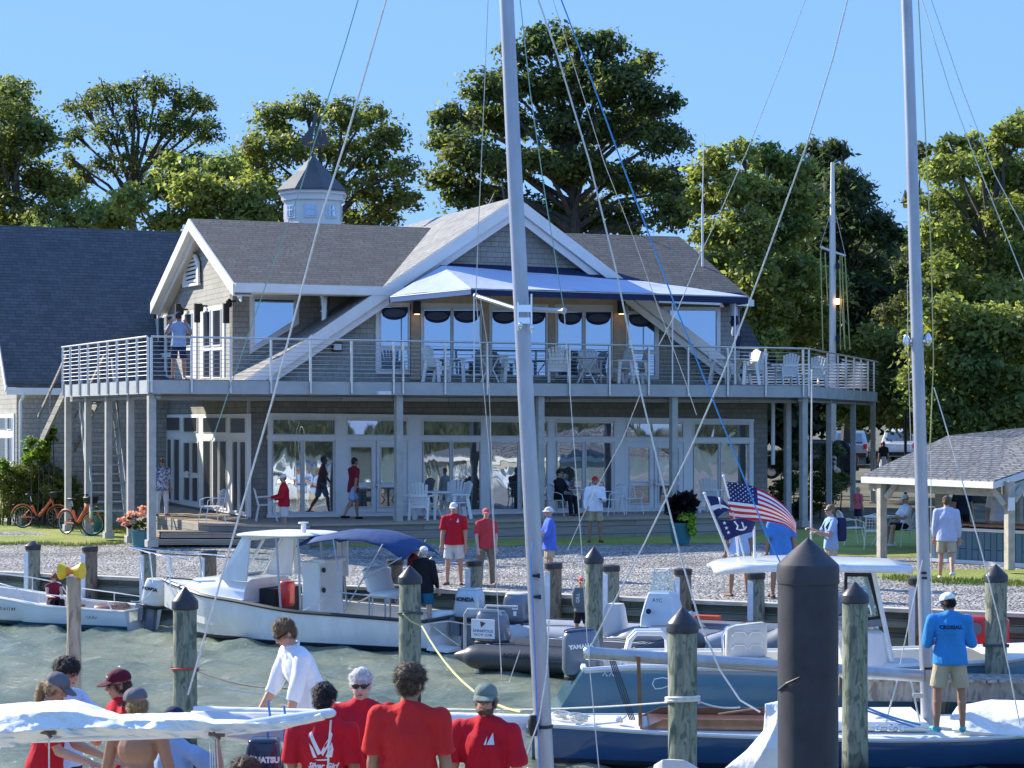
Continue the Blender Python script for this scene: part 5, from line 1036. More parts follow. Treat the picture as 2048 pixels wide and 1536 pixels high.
# ---- 1. pale skiff at the far left
O = bw(287, 1.50); F1 = Fr(O, -BU); t1 = empty('skiff', F1(2, 0, 0), 'pale blue open skiff with white gunwale and white outboard by the left bulkhead', 'boat')
hull(t1, F1, 4.5, [(0, .66), (.5, .80), (.8, .72), (1, .12)], [(0, .42), (.4, .46), (.75, .60), (1, .78)], [(0, -.12), (.7, -.14), (1, .25)], ['hull pale', 'antifoul', 'antifoul'], floor=.14, rail=.028)
m = MB()
for s in (1, -1):
    rp = [F1(x, s*y, z) for x, y, z in ((.35, .66, .46), (.45, .66, .60), (1.3, .72, .66), (2.2, .74, .72))]; m.tube(rp, .014, 6); rp = [F1(x, s*y, z) for x, y, z in ((2.6, .76, .56), (2.8, .75, .82), (3.5, .66, .92), (4.3, .2, 1.04))]; m.tube(rp, .014, 6)
    for x, y, z0, z1 in ((1.3, .72, .46, .66), (2.2, .74, .46, .72), (3.5, .66, .6, .92)): m.tube([F1(x, s*y, z0), F1(x, s*y, z1)], .012, 6)
m.build('hand_rail', MATS['white trim'], t1, smooth=True)
m = MB(); m.box(F1(1.0, 0, .36), (.5, 1.3, .05), (F1.f, F1.p, Z)); m.box(F1(2.2, 0, .36), (.35, 1.4, .05), (F1.f, F1.p, Z)); m.build('thwart', MATS['varnish'], t1, bevel=.01)
m = MB(); rbox(m, F1(0.75, 0.1, .40), (.6, .8, .22), (F1.f, F1.p, Z), .08); m.build('fuel_tank', MATS['varnish'], t1, smooth=True)
m = MB(); rbox(m, F1(2.75, -0.1, .34), (.5, .5, .14), (F1.f, F1.p, Z), .05); m.build('cushion', MATS['vinyl white'], t1, smooth=True)
sd = F1.p*F1.near; text('registration', 'MD 6117 AY', F1.n(3.02, .80, .36)+sd*.012, BU, Z, .095, MATS['ink'], t1, .004)
m = MB(); c = F1.n(.95, .76, .25)
for i in range(3): m.tube([c+BU*(.0+i*.09)+sd*.0, c+BU*(.03+i*.09)+Z*.045, c+BU*(.07+i*.09)-Z*.02, c+BU*(.12+i*.09)+Z*.03], .007, 4)
m.build('emblem', MATS['ink'], t1)
outboard(t1, F1(-.34, .05, .78), -F1.f, .56, .42, .50, 'motor white', 'HONDA', word_s=.10, tilt=.12)
# ---- 2. the white launch
O = bw(902, 2.1); bowp = bw(330, 1.9); F2 = Fr(O, bowp-O); L2 = (bowp-O).length; t2 = empty('launch', F2(L2/2, 0, 0), 'white launch with cuddy cabin, hardtop and blue bimini alongside the bulkhead', 'boat')
hull(t2, F2, L2, [(0, .98), (.45, 1.18), (.75, .98), (.92, .45), (1, .05)], [(0, .62), (.4, .70), (.7, .88), (1, 1.12)], [(0, -.25), (.7, -.25), (1, .35)], ['hull white', 'antifoul black', 'antifoul black'], floor=.30, rail=.04, railmat='rub rail', deck=[(.62, 1.0, .05, 'deck white')], rake=.5)
k = L2/6.6
m = MB(); T_ = F2                                                        # trunk cabin
def cab(x, y, z): return F2((x+(.55 if z > .25 else 0)*(1 if x > 1.9 else 0))*k, y, z if z < 1.5 else 1.5+(z-1.5)*.83)
sec = [(3.55, .88, .76, 1.24, .74), (4.3, .86, .80, 1.25, .70), (5.0, .68, .88, 1.20, .54), (5.35, .52, .94, 1.02, .42)]
rows = []
for x, yb, zb, zt, yt in sec: rows.append([cab(x, yb, zb), cab(x, (yb+yt)/2+.04, (zb+zt)/2), cab(x, yt, zt-.05), cab(x, yt*.8, zt), cab(x, -yt*.8, zt), cab(x, -yt, zt-.05), cab(x, -(yb+yt)/2-.04, (zb+zt)/2), cab(x, -yb, zb)])
for r_ in rows: m.v += r_
for i in range(len(rows)-1):
    for j in range(7): m.f.append((i*8+j, i*8+j+1, i*8+9+j, i*8+8+j)); m.mi.append(0)
m.f += [tuple(range(8)), tuple(range(24, 32))]; m.mi += [0, 0]; m.build('cuddy_cabin', MATS['hull white'], t2, smooth=True, auto=50)
# windscreen frames: solid side wing plus clear panes
m = MB(); n_ = F2.near
m.slab([cab(4.15, .80*n_, 1.22), cab(3.50, .82*n_, 1.22), cab(3.42, .80*n_, 2.24), cab(3.62, .78*n_, 2.24)], F2.p*n_*.04); m.build('wing_panel', MATS['hull white'], t2)
m = MB(); m.slab([cab(4.15, -.80*n_, 1.22), cab(3.50, -.82*n_, 1.22), cab(3.42, -.80*n_, 2.24), cab(3.62, -.78*n_, 2.24)], F2.p*n_*.04); m.build('wing_panel', MATS['hull white'], t2)
m = MB(); o_ = [cab(4.16, .76, 1.24), cab(4.16, -.76, 1.24), cab(3.62, -.76, 2.2), cab(3.62, .76, 2.2)]; i_ = [cab(4.08, .68, 1.32), cab(4.08, -.68, 1.32), cab(3.66, -.68, 2.12), cab(3.66, .68, 2.12)]; m.ring(o_, i_, F2.f*.04); m.bar(cab(4.08, 0, 1.32), cab(3.66, 0, 2.12), .06, .04); f_ = m.build('windscreen', MATS['white trim'], t2)
m = MB(); m.quad(*i_); m.build('screen_glass', MATS['clear vinyl'], f_)
m = MB(); far = -n_; o_ = [cab(3.45, far*.84, 1.25), cab(2.2, far*.84, 1.25), cab(2.2, far*.82, 2.2), cab(3.5, far*.82, 2.2)]; i_ = [cab(3.30, far*.84, 1.38), cab(2.45, far*.84, 1.38), cab(2.45, far*.82, 2.1), cab(3.36, far*.82, 2.1)]; m.ring(o_, i_, F2.p*.03); m.build('side_screen', MATS['white trim'], t2)
m = MB(); rbox(m, F2(3.62*k, 0, 2.14), (1.62*k, 1.95, .09), (F2.f, F2.p, Z), .035); m.build('hardtop', MATS['deck white'], t2, smooth=True, auto=60)
m = MB()
for x0, x1, y in ((2.25, 2.35, .86), (2.25, 2.35, -.86), (2.7, 2.85, .86), (2.7, 2.85, -.86)): m.tube([cab(x0, y, .62), cab(x1, y*.93, 2.24)], .022, 8)
m.build('hardtop_leg', MATS['aluminium'], t2, smooth=True)
m = MB(); m.cyl(cab(2.6, .2, 2.3), cab(2.6, .2, 2.55), .05, .05, 12); m.cyl(cab(2.6, .2, 2.55), cab(2.6, .2, 2.58), .11, .10, 12); m.build('vent_cowl', MATS['white trim'], t2, smooth=True)
m = MB(); m.box(cab(3.35, -.1*n_, .68), (.36, .9, .72), (F2.f, F2.p, Z)); m.build('companionway', MATS['dark interior'], t2); m = MB(); rbox(m, cab(2.95, .25*n_, .95), (.25, .3, .5), (F2.f, F2.p, Z), .06); m.build('red_jacket', MATS['red plastic'], t2, smooth=True)
m = MB(); m.box(cab(2.35, -.1*n_, 1.0), (.42, .9, 1.25), (F2.f, F2.p, Z)); m.box(cab(2.2, -.1*n_, 1.66), (.3, .85, .1), (F2.f, F2.p, Z)); m.build('steering_console', MATS['deck white'], t2, bevel=.03)
m = MB()
for z_, x_ in ((1.45, 2.12), (1.05, 2.12)): m.cyl(cab(x_, .25*n_, z_), cab(x_-.03, .25*n_, z_), .05, n=12)
m.build('instrument', MATS['ink'], t2)
m = MB(); rbox(m, cab(1.35, 0, 1.02), (.5, .95, .14), (F2.f, F2.p, Z), .05); rbox(m, cab(1.58, 0, 1.28), (.14, .95, .5), ((F2.f+Z*.3), F2.p, (Z-F2.f*-.3)), .05); m.build('helm_seat', MATS['vinyl white'], t2, smooth=True)
m = MB()
for x, y in ((1.2, .4), (1.2, -.4), (1.55, .4), (1.55, -.4)): m.tube([cab(x, y, .3), cab(x, y, .97)], .018)
for s in (1, -1):
    m.tube([cab(x, s*1.03, z) for x, z in ((.35, .66), (.37, 1.02), (1.0, 1.06), (1.9, 1.10), (2.1, .70))], .018, 6)
    m.tube([cab(1.1, s*1.06, .68), cab(1.1, s*1.04, 1.06)], .015)
m.build('grab_rail', MATS['aluminium'], t2, smooth=True)
m = MB()                                                               # bow rail
for s in (1, -1):
    m.tube([cab(x, s*y, z) for x, y, z in ((5.0, .62, 1.62), (5.6, .50, 1.66), (6.3, .26, 1.72), (6.95, .02, 1.80))], .017, 6)
    for x, y, z0 in ((5.5, .58, 1.0), (6.1, .36, 1.06), (6.5, .18, 1.1)): m.tube([cab(x, s*y, z0), cab(x+.08, s*y*.92, 1.70)], .014, 6)
m.build('bow_rail', MATS['chrome'], t2, smooth=True)
bm_ = MB(); P0 = [(2.95, 2.13, .80), (2.5, 2.22, .82), (2.05, 2.30, .84), (1.45, 2.29, .84), (.95, 2.15, .80), (.62, 1.93, .72)]; M_ = 8
for x, z, y in P0:
    for j in range(M_+1): u = j/M_*2-1; bm_.v.append(F2(x*k, y*u, z-0.16*u*u-.02*abs(math.sin(x*4+u*3))))
for i in range(len(P0)-1):
    for j in range(M_): q_ = i*(M_+1)+j; bm_.f.append((q_, q_+1, q_+M_+2, q_+M_+1)); bm_.mi.append(0)
o = bm_.build('bimini', MATS['bimini blue'], t2, smooth=True, auto=80); so_m = o.modifiers.new('s', 'SOLIDIFY'); so_m.thickness = .02
m = MB()
for s in (1, -1):
    G_ = lambda x, y, z: F2(x*k, y, z); m.tube([G_(1.75, s*1.0, .72), G_(2.1, s*.83, 2.18)], .015, 6); m.tube([G_(1.75, s*1.0, .72), G_(1.0, s*.84, 2.05)], .015, 6); m.tube([G_(1.4, s*.93, 1.35), G_(.66, s*.72, 1.80)], .013, 6)
m.build('bimini_frame', MATS['aluminium'], t2, smooth=True)
m = MB(); rbox(m, cab(.35, -.2, .5), (.5, .6, .4), (F2.f, F2.p, Z), .06); m.build('cooler', MATS['vinyl white'], t2, smooth=True)
m = MB(); rbox(m, cab(.55, .72*n_, .66), (.16, .16, .42), (F2.f, F2.p, Z), .07); m.build('cushion', MATS['vinyl white'], t2, smooth=True)
outboard(t2, F2(-.42, 0, .90), -F2.f, .56, .48, .60, 'motor silver', 'HONDA', word_s=.118)
m = MB(); q_ = [F2.n(.02, .7, .5), F2.n(-.3, .8, .35), F2.n(-.5, .6, .15), F2.n(-.3, .5, .05), F2.n(0, .6, .1)]; m.tube(q_, .012, 6); m.tube([F2.n(.1, .9, .55), F2.n(-.3, .6, .6), F2.n(-.6, .2, .5)], .012, 6); m.build('hoses', MATS['rope white'], t2)
m = MB(); m.slab([F2.n(.0, .95, .06), F2.n(-.42, .9, .03), F2.n(-.42, .35, .03), F2.n(.0, .3, .06)], Z*.05); m.build('swim_platform', MATS['deck white'], t2)
# ---- 3. black inflatable in front
O = bw(985, 4.5); F3 = Fr(O, BU); t3 = rib('inflatable_boat', F3, 3.9, 1.75, .225, 'rib black', 'black inflatable with pale stern cones and a placard on its motor', zt=.27, coneL=.42)
outboard(t3, F3(.0, 0, .74), -F3.f, .55, .42, .66, 'motor grey', None, tilt=.0)
m = MB(); c = F3.n(-.06, .26, .72); m.box(c, (.46, .02, .34), (F3.f, F3.p, Z)); pl = m.build('placard', MATS['decal white'], t3, bevel=.004)
sd = F3.p*F3.near; m = MB(); m.poly([c+sd*.02+BU*-.05+Z*.13, c+sd*.02+BU*.06+Z*.11, c+sd*.02+BU*-.03+Z*.02]); m.build('pennant_mark', MATS['varnish dark'], pl); text('lettering', 'ANNAPOLIS', c+sd*.013-Z*.04, BU, Z, .075, MATS['hull navy'], pl); text('lettering', 'YACHT CLUB', c+sd*.013-Z*.11, BU, Z, .060, MATS['hull navy'], pl)
m = MB(); m.tube([F3.n(-.36, .38, .35), F3.n(-.36, .38, .98), F3.n(-.30, .38, 1.07), F3.n(.30, .38, 1.07), F3.n(.36, .38, .98)], .028, 8); m.tube([F3.n(-.36, -.38, .35), F3.n(-.36, -.38, .98), F3.n(-.30, -.38, 1.07), F3.n(.30, -.38, 1.07)], .028, 8); m.build('motor_guard', MATS['aluminium'], t3, smooth=True)
text('lettering', 'ACHILLES', F3.n(.9, .905, .34), BU, Z, .12, MATS['ink'], t3, .006)
m = MB(); 
for i in range(3): m.bar(F3.n(.9+i*.12, .1, .55), F3.n(1.15+i*.02, .2, .38+i*.1), .035)
m.build('red_strap', MATS['rope red'], t3)
# ---- 4. pale grey inflatable behind it with a second grey motor
O = bw(1040, 1.7); F4 = Fr(O, BU); t4 = rib('inflatable_boat', F4, 3.6, 1.7, .22, 'rib grey', 'light grey inflatable tied against the bulkhead behind the girl', zt=.33, group=None)
outboard(t4, F4(-.12, .1, .80), -F4.f, .55, .42, .55, 'motor grey', None, topmat='vinyl grey'); m = MB(); m.box(F4.n(.0, .23, .84), (.12, .01, .08), (F4.f, F4.p, Z)); m.box(F4.n(.0, .23, .72), (.06, .01, .08), (F4.f, F4.p, Z)); m.build('decal', MATS['decal white'], t4)
m = MB(); m.tube([F4(.3, 0, .3), F4(.3, 0, 1.35), F4(.32, .0, 2.0), F4(.34, -.12, 2.2), F4(.36, -.28, 2.2), F4(.38, -.38, 2.0), F4(.38, -.38, 1.0)], .022, 8); m.build('light_hoop', MATS['chrome'], t4, smooth=True)
O = bw(1135, 3.1); F4b = Fr(O, BU); t4b = rib('inflatable_boat', F4b, 3.5, 1.6, .21, 'rib grey', 'second light grey inflatable, the one the girl in the life vest stands in', zt=.30)
m = MB(); rbox(m, F4b(.95, .0, .80), (.42, .5, .62), (F4b.f, F4b.p, Z), .16, taper=(.8, .8)); m.build('covered_seat', MATS['vinyl grey'], t4b, smooth=True)
# ---- 5. big dark grey RIB with tall console
O = bw(1300, 2.6); F5 = Fr(O, BU); t5 = rib('inflatable_boat', F5, 3.7, 2.1, .27, 'rib dark', 'large dark grey rigid inflatable with tall grey console left of the T-top', bowlift=.72, zt=.48)
m = MB(); rows = [(0, .36, .30, .38), (.55, .34, .27, .38), (.85, .27, .22, .30), (1.02, .22, .18, .26)]
m = MB(); cc = F5(.25, 0, .30)
for h, ax_, ay_, _ in rows:
    for sx, sy in ((-1, -1), (1, -1), (1, 1), (-1, 1)): m.v.append(cc+F5.f*(sx*ax_)+F5.p*(sy*ay_)+Z*h)
for i in range(3):
    for j in range(4): m.f.append((i*4+j, i*4+(j+1) % 4, i*4+4+(j+1) % 4, i*4+4+j)); m.mi.append(0)
m.f += [(3, 2, 1, 0), (12, 13, 14, 15)]; m.mi += [0, 0]; m.build('console', MATS['hull pale'], t5, bevel=.03)
m = MB(); m.slab([cc+F5.f*a_+F5.p*b_+Z*h for a_, b_, h in ((.18, -.17, 1.02), (-.18, -.17, 1.0), (-.13, -.14, 1.38), (.12, -.14, 1.40))], F5.p*.02); m.slab([cc+F5.f*a_+F5.p*b_+Z*h for a_, b_, h in ((.18, .17, 1.02), (.18, -.17, 1.02), (.12, -.14, 1.40), (.12, .14, 1.40))], F5.f*.02); m.build('windscreen', MATS['clear vinyl'], t5)
m = MB(); m.tube([cc+F5.f*-.2+Z*1.0, cc+F5.f*-.16+Z*1.42, cc+F5.f*.13+Z*1.44, cc+F5.f*.22+Z*1.0], .018, 6); m.tube([cc+F5.f*-.40+Z*.1, cc+F5.f*-.22+Z*1.0], .016, 6); m.build('grab_rail', MATS['white trim'], t5, smooth=True)
m = MB(); m.cyl(F5.n(.12, .36, .98), F5.n(.12, .38, .98), .05, n=12); m.build('instrument', MATS['ink'], t5); text('lettering', 'AYC', F5.n(.27, .31, 1.18)-F5.p*F5.near*-.012, BU, Z, .10, MATS['ink'], t5)
m = MB(); m.box(F5.n(1.5, 1.0, .52), (.06, .03, .30), (F5.f, F5.p, Z)); m.box(F5.n(.9, -.6, .82), (.5, .12, .08), (F5.f, F5.p, Z)); m.build('red_patch', MATS['orange boat'], t5, bevel=.01)
# ---- 6. teal centre console with T-top
s6 = FL/29.4; O = V((at(1165, 900, 30.3).x, 30.3, 0)); F6 = Fr(O, (1, -0.012)); t6 = empty('centre_console_boat', F6(3.3, 0, 0), 'teal centre console motorboat with white T-top and big grey outboard', 'boat')
hull(t6, F6, 7.3, [(0, 1.0), (.5, 1.15), (.8, .95), (1, .15)], [(0, .88), (.1, .93), (.5, .92), (.8, 1.0), (1, 1.15)], [(0, -.3), (.7, -.3), (1, .3)], ['hull teal', 'antifoul black', 'antifoul black'], floor=.42, rail=.045, deck=[(.80, 1.0, .03, 'deck cream')], trake=-.6)
x6 = lambda px: (at(px, 900, 29.6).x-F6.O.x)
outboard(t6, F6.n(-.02, .25, 1.05), -F6.f, .66, .50, .62, 'motor grey', 'YAMAHA', 'decal white', word_s=.085, topmat='motor navy', tilt=.1)
m = MB()
for y in (.25, .62): m.tube([F6.n(x6(1250), y, .88), F6.n(x6(1262), y, 1.26), F6.n(x6(1275), y, 1.36), F6.n(x6(1325), y, 1.36), F6.n(x6(1338), y, 1.26), F6.n(x6(1341), y, .88)], .035, 8)
m.tube([F6.n(x6(1240), .62, .92), F6.n(x6(1272), .62, 1.15)], .03, 8); m.tube([F6.n(x6(1312), .62, .92), F6.n(x6(1338), .62, 1.1)], .03, 8); m.build('leaning_frame', MATS['white trim'], t6, smooth=True)
m = MB(); rbox(m, F6.n(x6(1500), .2, 1.20), (.62, .2, .52), (F6.f-Z*-.12, F6.p, Z), .05); rbox(m, F6.n(x6(1505), .35, .90), (.75, .5, .16), (F6.f, F6.p, Z), .05); o = m.build('bench_seat', MATS['vinyl grey'], t6, smooth=True)
m = MB()
for i, px in enumerate((1485, 1519)):
    for zz_ in (1.32, 1.13): m.tube([F6.n(x6(px)-.11, .312, zz_-.03), F6.n(x6(px)-.06, .318, zz_+.03), F6.n(x6(px)+.06, .318, zz_+.03), F6.n(x6(px)+.11, .312, zz_-.03)], .010, 5)
m.build('seat_piping', MATS['vinyl white'], o)
m = MB(); m.tube([F6.n(x6(1452), .36, .90), F6.n(x6(1450), .36, 1.30), F6.n(x6(1458), .36, 1.42), F6.n(x6(1475), .36, 1.46)], .02, 8); m.build('grab_rail', MATS['chrome'], t6, smooth=True)
# console with raked windscreen
m = MB(); cx0, cx1 = x6(1690), x6(1790)
m.slab([F6.n(cx0, .45, .45), F6.n(cx1+.04, .45, .45), F6.n(cx1-.10, .45, 1.38), F6.n(cx0, .45, 1.42)], F6.p*-F6.near*.9); m.build('console', MATS['hull white'], t6, bevel=.05)
m = MB(); m.slab([F6.n(cx0, .46, 1.40), F6.n(cx1-.10, .46, 1.46), F6.n(cx1-.13, .46, 1.55), F6.n(cx0, .46, 1.50)], F6.p*-F6.near*.92); m.build('console_band', MATS['motor grey'], t6)
m = MB(); m.ring([F6.n(cx0+.02, .44, 1.5), F6.n(cx1-.12, .44, 1.56), F6.n(x6(1748), .42, 2.24), F6.n(cx0+.04, .42, 2.24)], [F6.n(cx0+.07, .44, 1.54), F6.n(cx1-.19, .44, 1.60), F6.n(x6(1742), .42, 2.17), F6.n(cx0+.08, .42, 2.17)], F6.p*-F6.near*.04); m.build('windscreen_frame', MATS['black metal'], t6)
m = MB(); m.slab([F6.n(cx1-.11, .45, 1.56), F6.n(cx1-.11, -.45, 1.56), F6.n(x6(1750), -.42, 2.25), F6.n(x6(1750), .42, 2.25)], F6.f*.012); m.slab([F6.n(cx0+.07, .42, 1.54), F6.n(cx1-.19, .42, 1.60), F6.n(x6(1742), .40, 2.17), F6.n(cx0+.08, .40, 2.17)], F6.p*.008); m.build('windscreen', MATS['clear vinyl'], t6)
m = MB(); m.tube([F6.n(cx1+.0, .47, .95), F6.n(x6(1752), .46, 2.26)], .035, 8); m.tube([F6.n(cx1+.0, -.47, .95), F6.n(x6(1752), -.46, 2.26)], .035, 8)
for y in (.47, -.47): m.tube([F6.n(x6(1600), y, .9), F6.n(x6(1612), y, 2.26)], .03, 8)
m.build('top_leg', MATS['white trim'], t6, smooth=True)
tp = MB(); xs = [1428, 1450, 1500, 1600, 1700, 1790, 1830]; zu = [2.33, 2.38, 2.42, 2.44, 2.42, 2.40, 2.36]; wd_ = [.55, .85, 1.0, 1.02, 1.0, .85, .6]; M_ = 8
for x, z, w_ in zip(xs, zu, wd_):
    for j in range(M_+1): u = j/M_*2-1; tp.v.append(F6(x6(x), w_*u, z-.06*u*u))
for i in range(len(xs)-1):
    for j in range(M_): q_ = i*(M_+1)+j; tp.f.append((q_, q_+1, q_+M_+2, q_+M_+1)); tp.mi.append(0)
o = tp.build('t_top', MATS['hull white'], t6, smooth=True, auto=60); md = o.modifiers.new('s', 'SOLIDIFY'); md.thickness = .09
m = MB()
for px, y in ((1478, .3), (1482, -.1), (1535, .4), (1490, .55)): m.box(F6(x6(px), y, 2.44), (.05, .02, .02))
m.build('hinge', MATS['chrome'], t6)
m = MB(); m.tube([F6(x6(1490), .2, 2.4), F6(x6(1480)+.02, .2, 2.95)], .02, 6); m.build('aerial_mount', MATS['white trim'], t6)
m = MB(); a_ = F6.n(x6(1316), 1.17, .70); m.tube([a_+V((x, 0, z)) for x, z in ((-.10, 0), (-.07, .07), (.05, .09), (.2, .06), (.36, .03))], .008, 5); m.tube([a_+V((x, 0, z)) for x, z in ((-.10, 0), (-.06, -.07), (.04, -.06), (.12, -.03))], .008, 5); m.build('emblem', MATS['decal white'], t6)
m = MB()
for px in (1209, 1222): c = F6.n(x6(px), 1.10, .82); m.tube([c+V((-.03, 0, -.02)), c+V((0, 0, .03)), c+V((.035, 0, -.02))], .009, 5)
m.build('drain', MATS['chrome'], t6)
m = MB(); rbox(m, F6.n(x6(1810), .2, .72), (.7, .8, .42), (F6.f, F6.p, Z), .2); m.build('bow_cushion', MATS['vinyl grey'], t6, smooth=True)
# ---- 7. blue sailboat with boom and mast
Y7 = 26.4; O = V((at(1066, 900, 26.9).x, 26.9, 0)); F7 = Fr(O, (1, -0.045)); t7 = empty('sailboat', F7(4, 0, 0), 'blue sailboat with white deck, tall grey mast and boom, man standing on its deck', 'sailboat')
hull(t7, F7, 9.0, [(0, .42), (.2, .80), (.5, 1.12), (.8, .75), (1, .05)], [(0, .52), (.3, .46), (.6, .46), (1, .62)], [(0, .30), (.12, .02), (.4, -.35), (.8, -.25), (1, .4)], ['hull navy', 'antifoul black', 'antifoul black'], deck=[(0, 1.0, .05, 'deck white')], rail=.028, railmat='sail grey', chine=.80)
x7 = lambda px, Y=26.4: at(px, 900, Y).x-F7.O.x
dz7 = .50
m = MB()
for y in (.62, -.50): m.slab([F7.n(x7(1285), y, dz7), F7.n(x7(1640), y+.08, dz7), F7.n(x7(1640), y+.08, dz7+.13), F7.n(x7(1330), y+.02, dz7+.13)], F7.p*.025)
m.bar(F7.n(x7(1285), .6, dz7+.05), F7.n(x7(1285), -.5, dz7+.05), .03, .12); m.bar(F7.n(x7(1640), .7, dz7+.08), F7.n(x7(1640), -.6, dz7+.08), .03, .17); m.build('cockpit_coaming', MATS['varnish'], t7)
m = MB(); m.slab([F7.n(x7(1300), .58, dz7+.012), F7.n(x7(1635), .64, dz7+.012), F7.n(x7(1635), -.45, dz7+.012), F7.n(x7(1300), -.45, dz7+.012)], Z*.03); m.build('cockpit_well', MATS['varnish dark'], t7)
m = MB(); m.slab([F7.n(x7(1640), .7, dz7), F7.n(x7(1850), .72, dz7), F7.n(x7(1850), -.7, dz7), F7.n(x7(1640), -.6, dz7)], Z*.12); m.build('cuddy_deck', MATS['deck white'], t7, bevel=.02)
m = MB(); m.tube([F7.n(x7(1442), .1, dz7+.12), F7.n(x7(1515), .15, dz7+.2)], .014, 6); m.build('tiller', MATS['tan wood'], t7)
# mast traced along its slight lean
mz = lambda y, Y=26.4: ZC-(y-HY)*Y/FL
def spar(name, pts, w0, w1, mat_, par, flat=.75, n=14):
    m = MB(); m.tube(pts, [w0+(w1-w0)*i/(len(pts)-1) for i in range(len(pts))], n, sx=flat); return m.build(name, MATS[mat_], par, smooth=True)
pts = [V((at(x, 900, Y7).x, Y7, mz(y))) for x, y in ((1856, 1470), (1852, 1300), (1846, 1100), (1838, 800), (1829, 500), (1820, 200), (1813, 0), (1806, -200), (1800, -420))]
spar('mast', pts, .088, .066, 'aluminium', t7, .95)
m = MB()
for x, y in ((1845, 1145), (1846, 1155)): c = at(x, y, Y7)-V((0, .09, 0)); m.box(c, (.07, .02, .03))
m.lathe(V((pts[0].x, Y7, mz(1338))), [(.095, 0), (.095, .03)], 14); m.build('mast_band', MATS['ink'], t7)
m = MB(); c = at(1833, 682, Y7); m.bar(c+V((-.11, 0, 0)), c+V((.13, 0, 0)), .05, .03); m.lathe(c+V((-.13, 0, -.08)), [(.02, 0), (.05, .05), (.05, .1), (.02, .16)], 10); m.lathe(c+V((.15, 0, -.06)), [(.02, 0), (.05, .05), (.05, .1), (.02, .16)], 10); m.build('spreader_bracket', MATS['chrome'], t7, smooth=True)
b0, b1 = at(1176, 1306, 26.1), at(1846, 1352, 26.3); spar('boom', [b0.lerp(b1, i/6) for i in range(7)], .082, .082, 'aluminium', t7, .75)
m = MB(); m.lathe(b0-V((.03, 0, 0)), [(.06, -.03), (.088, 0), (.088, .05), (.05, .06)], 14, V((1, 0, 0))); m.build('boom_end', MATS['chrome'], t7, smooth=True)
m = MB(); m.bar(at(1277, 1312, 26.0), at(1281, 1452, 26.2), .045, .03); m.build('boom_crutch', MATS['varnish'], t7)
m = MB(); pA, pB = at(1225, 1322, 26.05), at(1265, 1440, 26.2)
for k_ in range(4): 
    sx_ = .02*k_-.03; m.tube([pA+V((sx_, 0, 0)), pA.lerp(pB, .5)+V((sx_*1.4, 0, 0)), pB+V((sx_, 0, 0))], .008, 5)
m.build('mainsheet', MATS['rope dark'], t7)
m = MB(); m.tube([at(1795, 1360, 26.1), at(1770, 1450, 26.0)], .012, 6); m.tube([at(1822, 1362, 26.1), at(1842, 1455, 26)], .012, 6); m.box(at(1836, 1391, 25.95), (.13, .03, .06)); m.build('vang', MATS['rope white'], t7)
# fittings
m = MB()
for px, y in ((1246, .4), (1175, .3), (1785, .9), (1805, .92), (1760, .88)): c = F7.n(x7(px, 25.9), y, dz7+.04); m.lathe(c, [(.045, 0), (.05, .03), (.03, .07), (.035, .08)], 12)
m.build('deck_fitting', MATS['chrome'], t7, smooth=True)
m = MB(); m.tube([F7.n(x7(px, 25.8), y, dz7+.05+z) for px, y, z in ((1104, .2, .0), (1150, .35, -.0), (1200, .6, .0), (1245, .6, .03), (1262, .5, .1))], .011, 5); m.tube([F7.n(x7(px, 25.8), .85, dz7+.07) for px in (1700, 1780, 1850)]+[F7.n(x7(2100, 25.8), .95, dz7-.04)], .010, 5); m.build('deck_line', MATS['rope white'], t7)
m = MB(); rg = random.Random(3)
for q_ in range(3):
    c = F7.n(x7((1128, 1160, 1770)[q_]), .1+.2*q_, dz7+.07)
    for k_ in range(5): r_ = .09+.015*k_; m.tube([c+V((math.cos(a)*r_, math.sin(a)*r_*.8, .02*math.sin(a*2+k_)+.012*k_)) for a in [i*.7 for i in range(9)]], .011, 5)
m.build('coiled_line', MATS['rope white'], t7)
m = MB(); m.tube([V((at(1695, 1395, 26).x+i*.0, 26, 0))*0+at(1695, 1398, 25.6).lerp(at(1840, 1450, 25.9), i/8)+Z*(-.03*math.sin(i*.4)) for i in range(9)], .016, 6); m.tube([at(1695, 1408, 25.6).lerp(at(1830, 1455, 25.9), i/8) for i in range(9)], .014, 6); m.build('blue_sheet', MATS['rope blue'], t7)
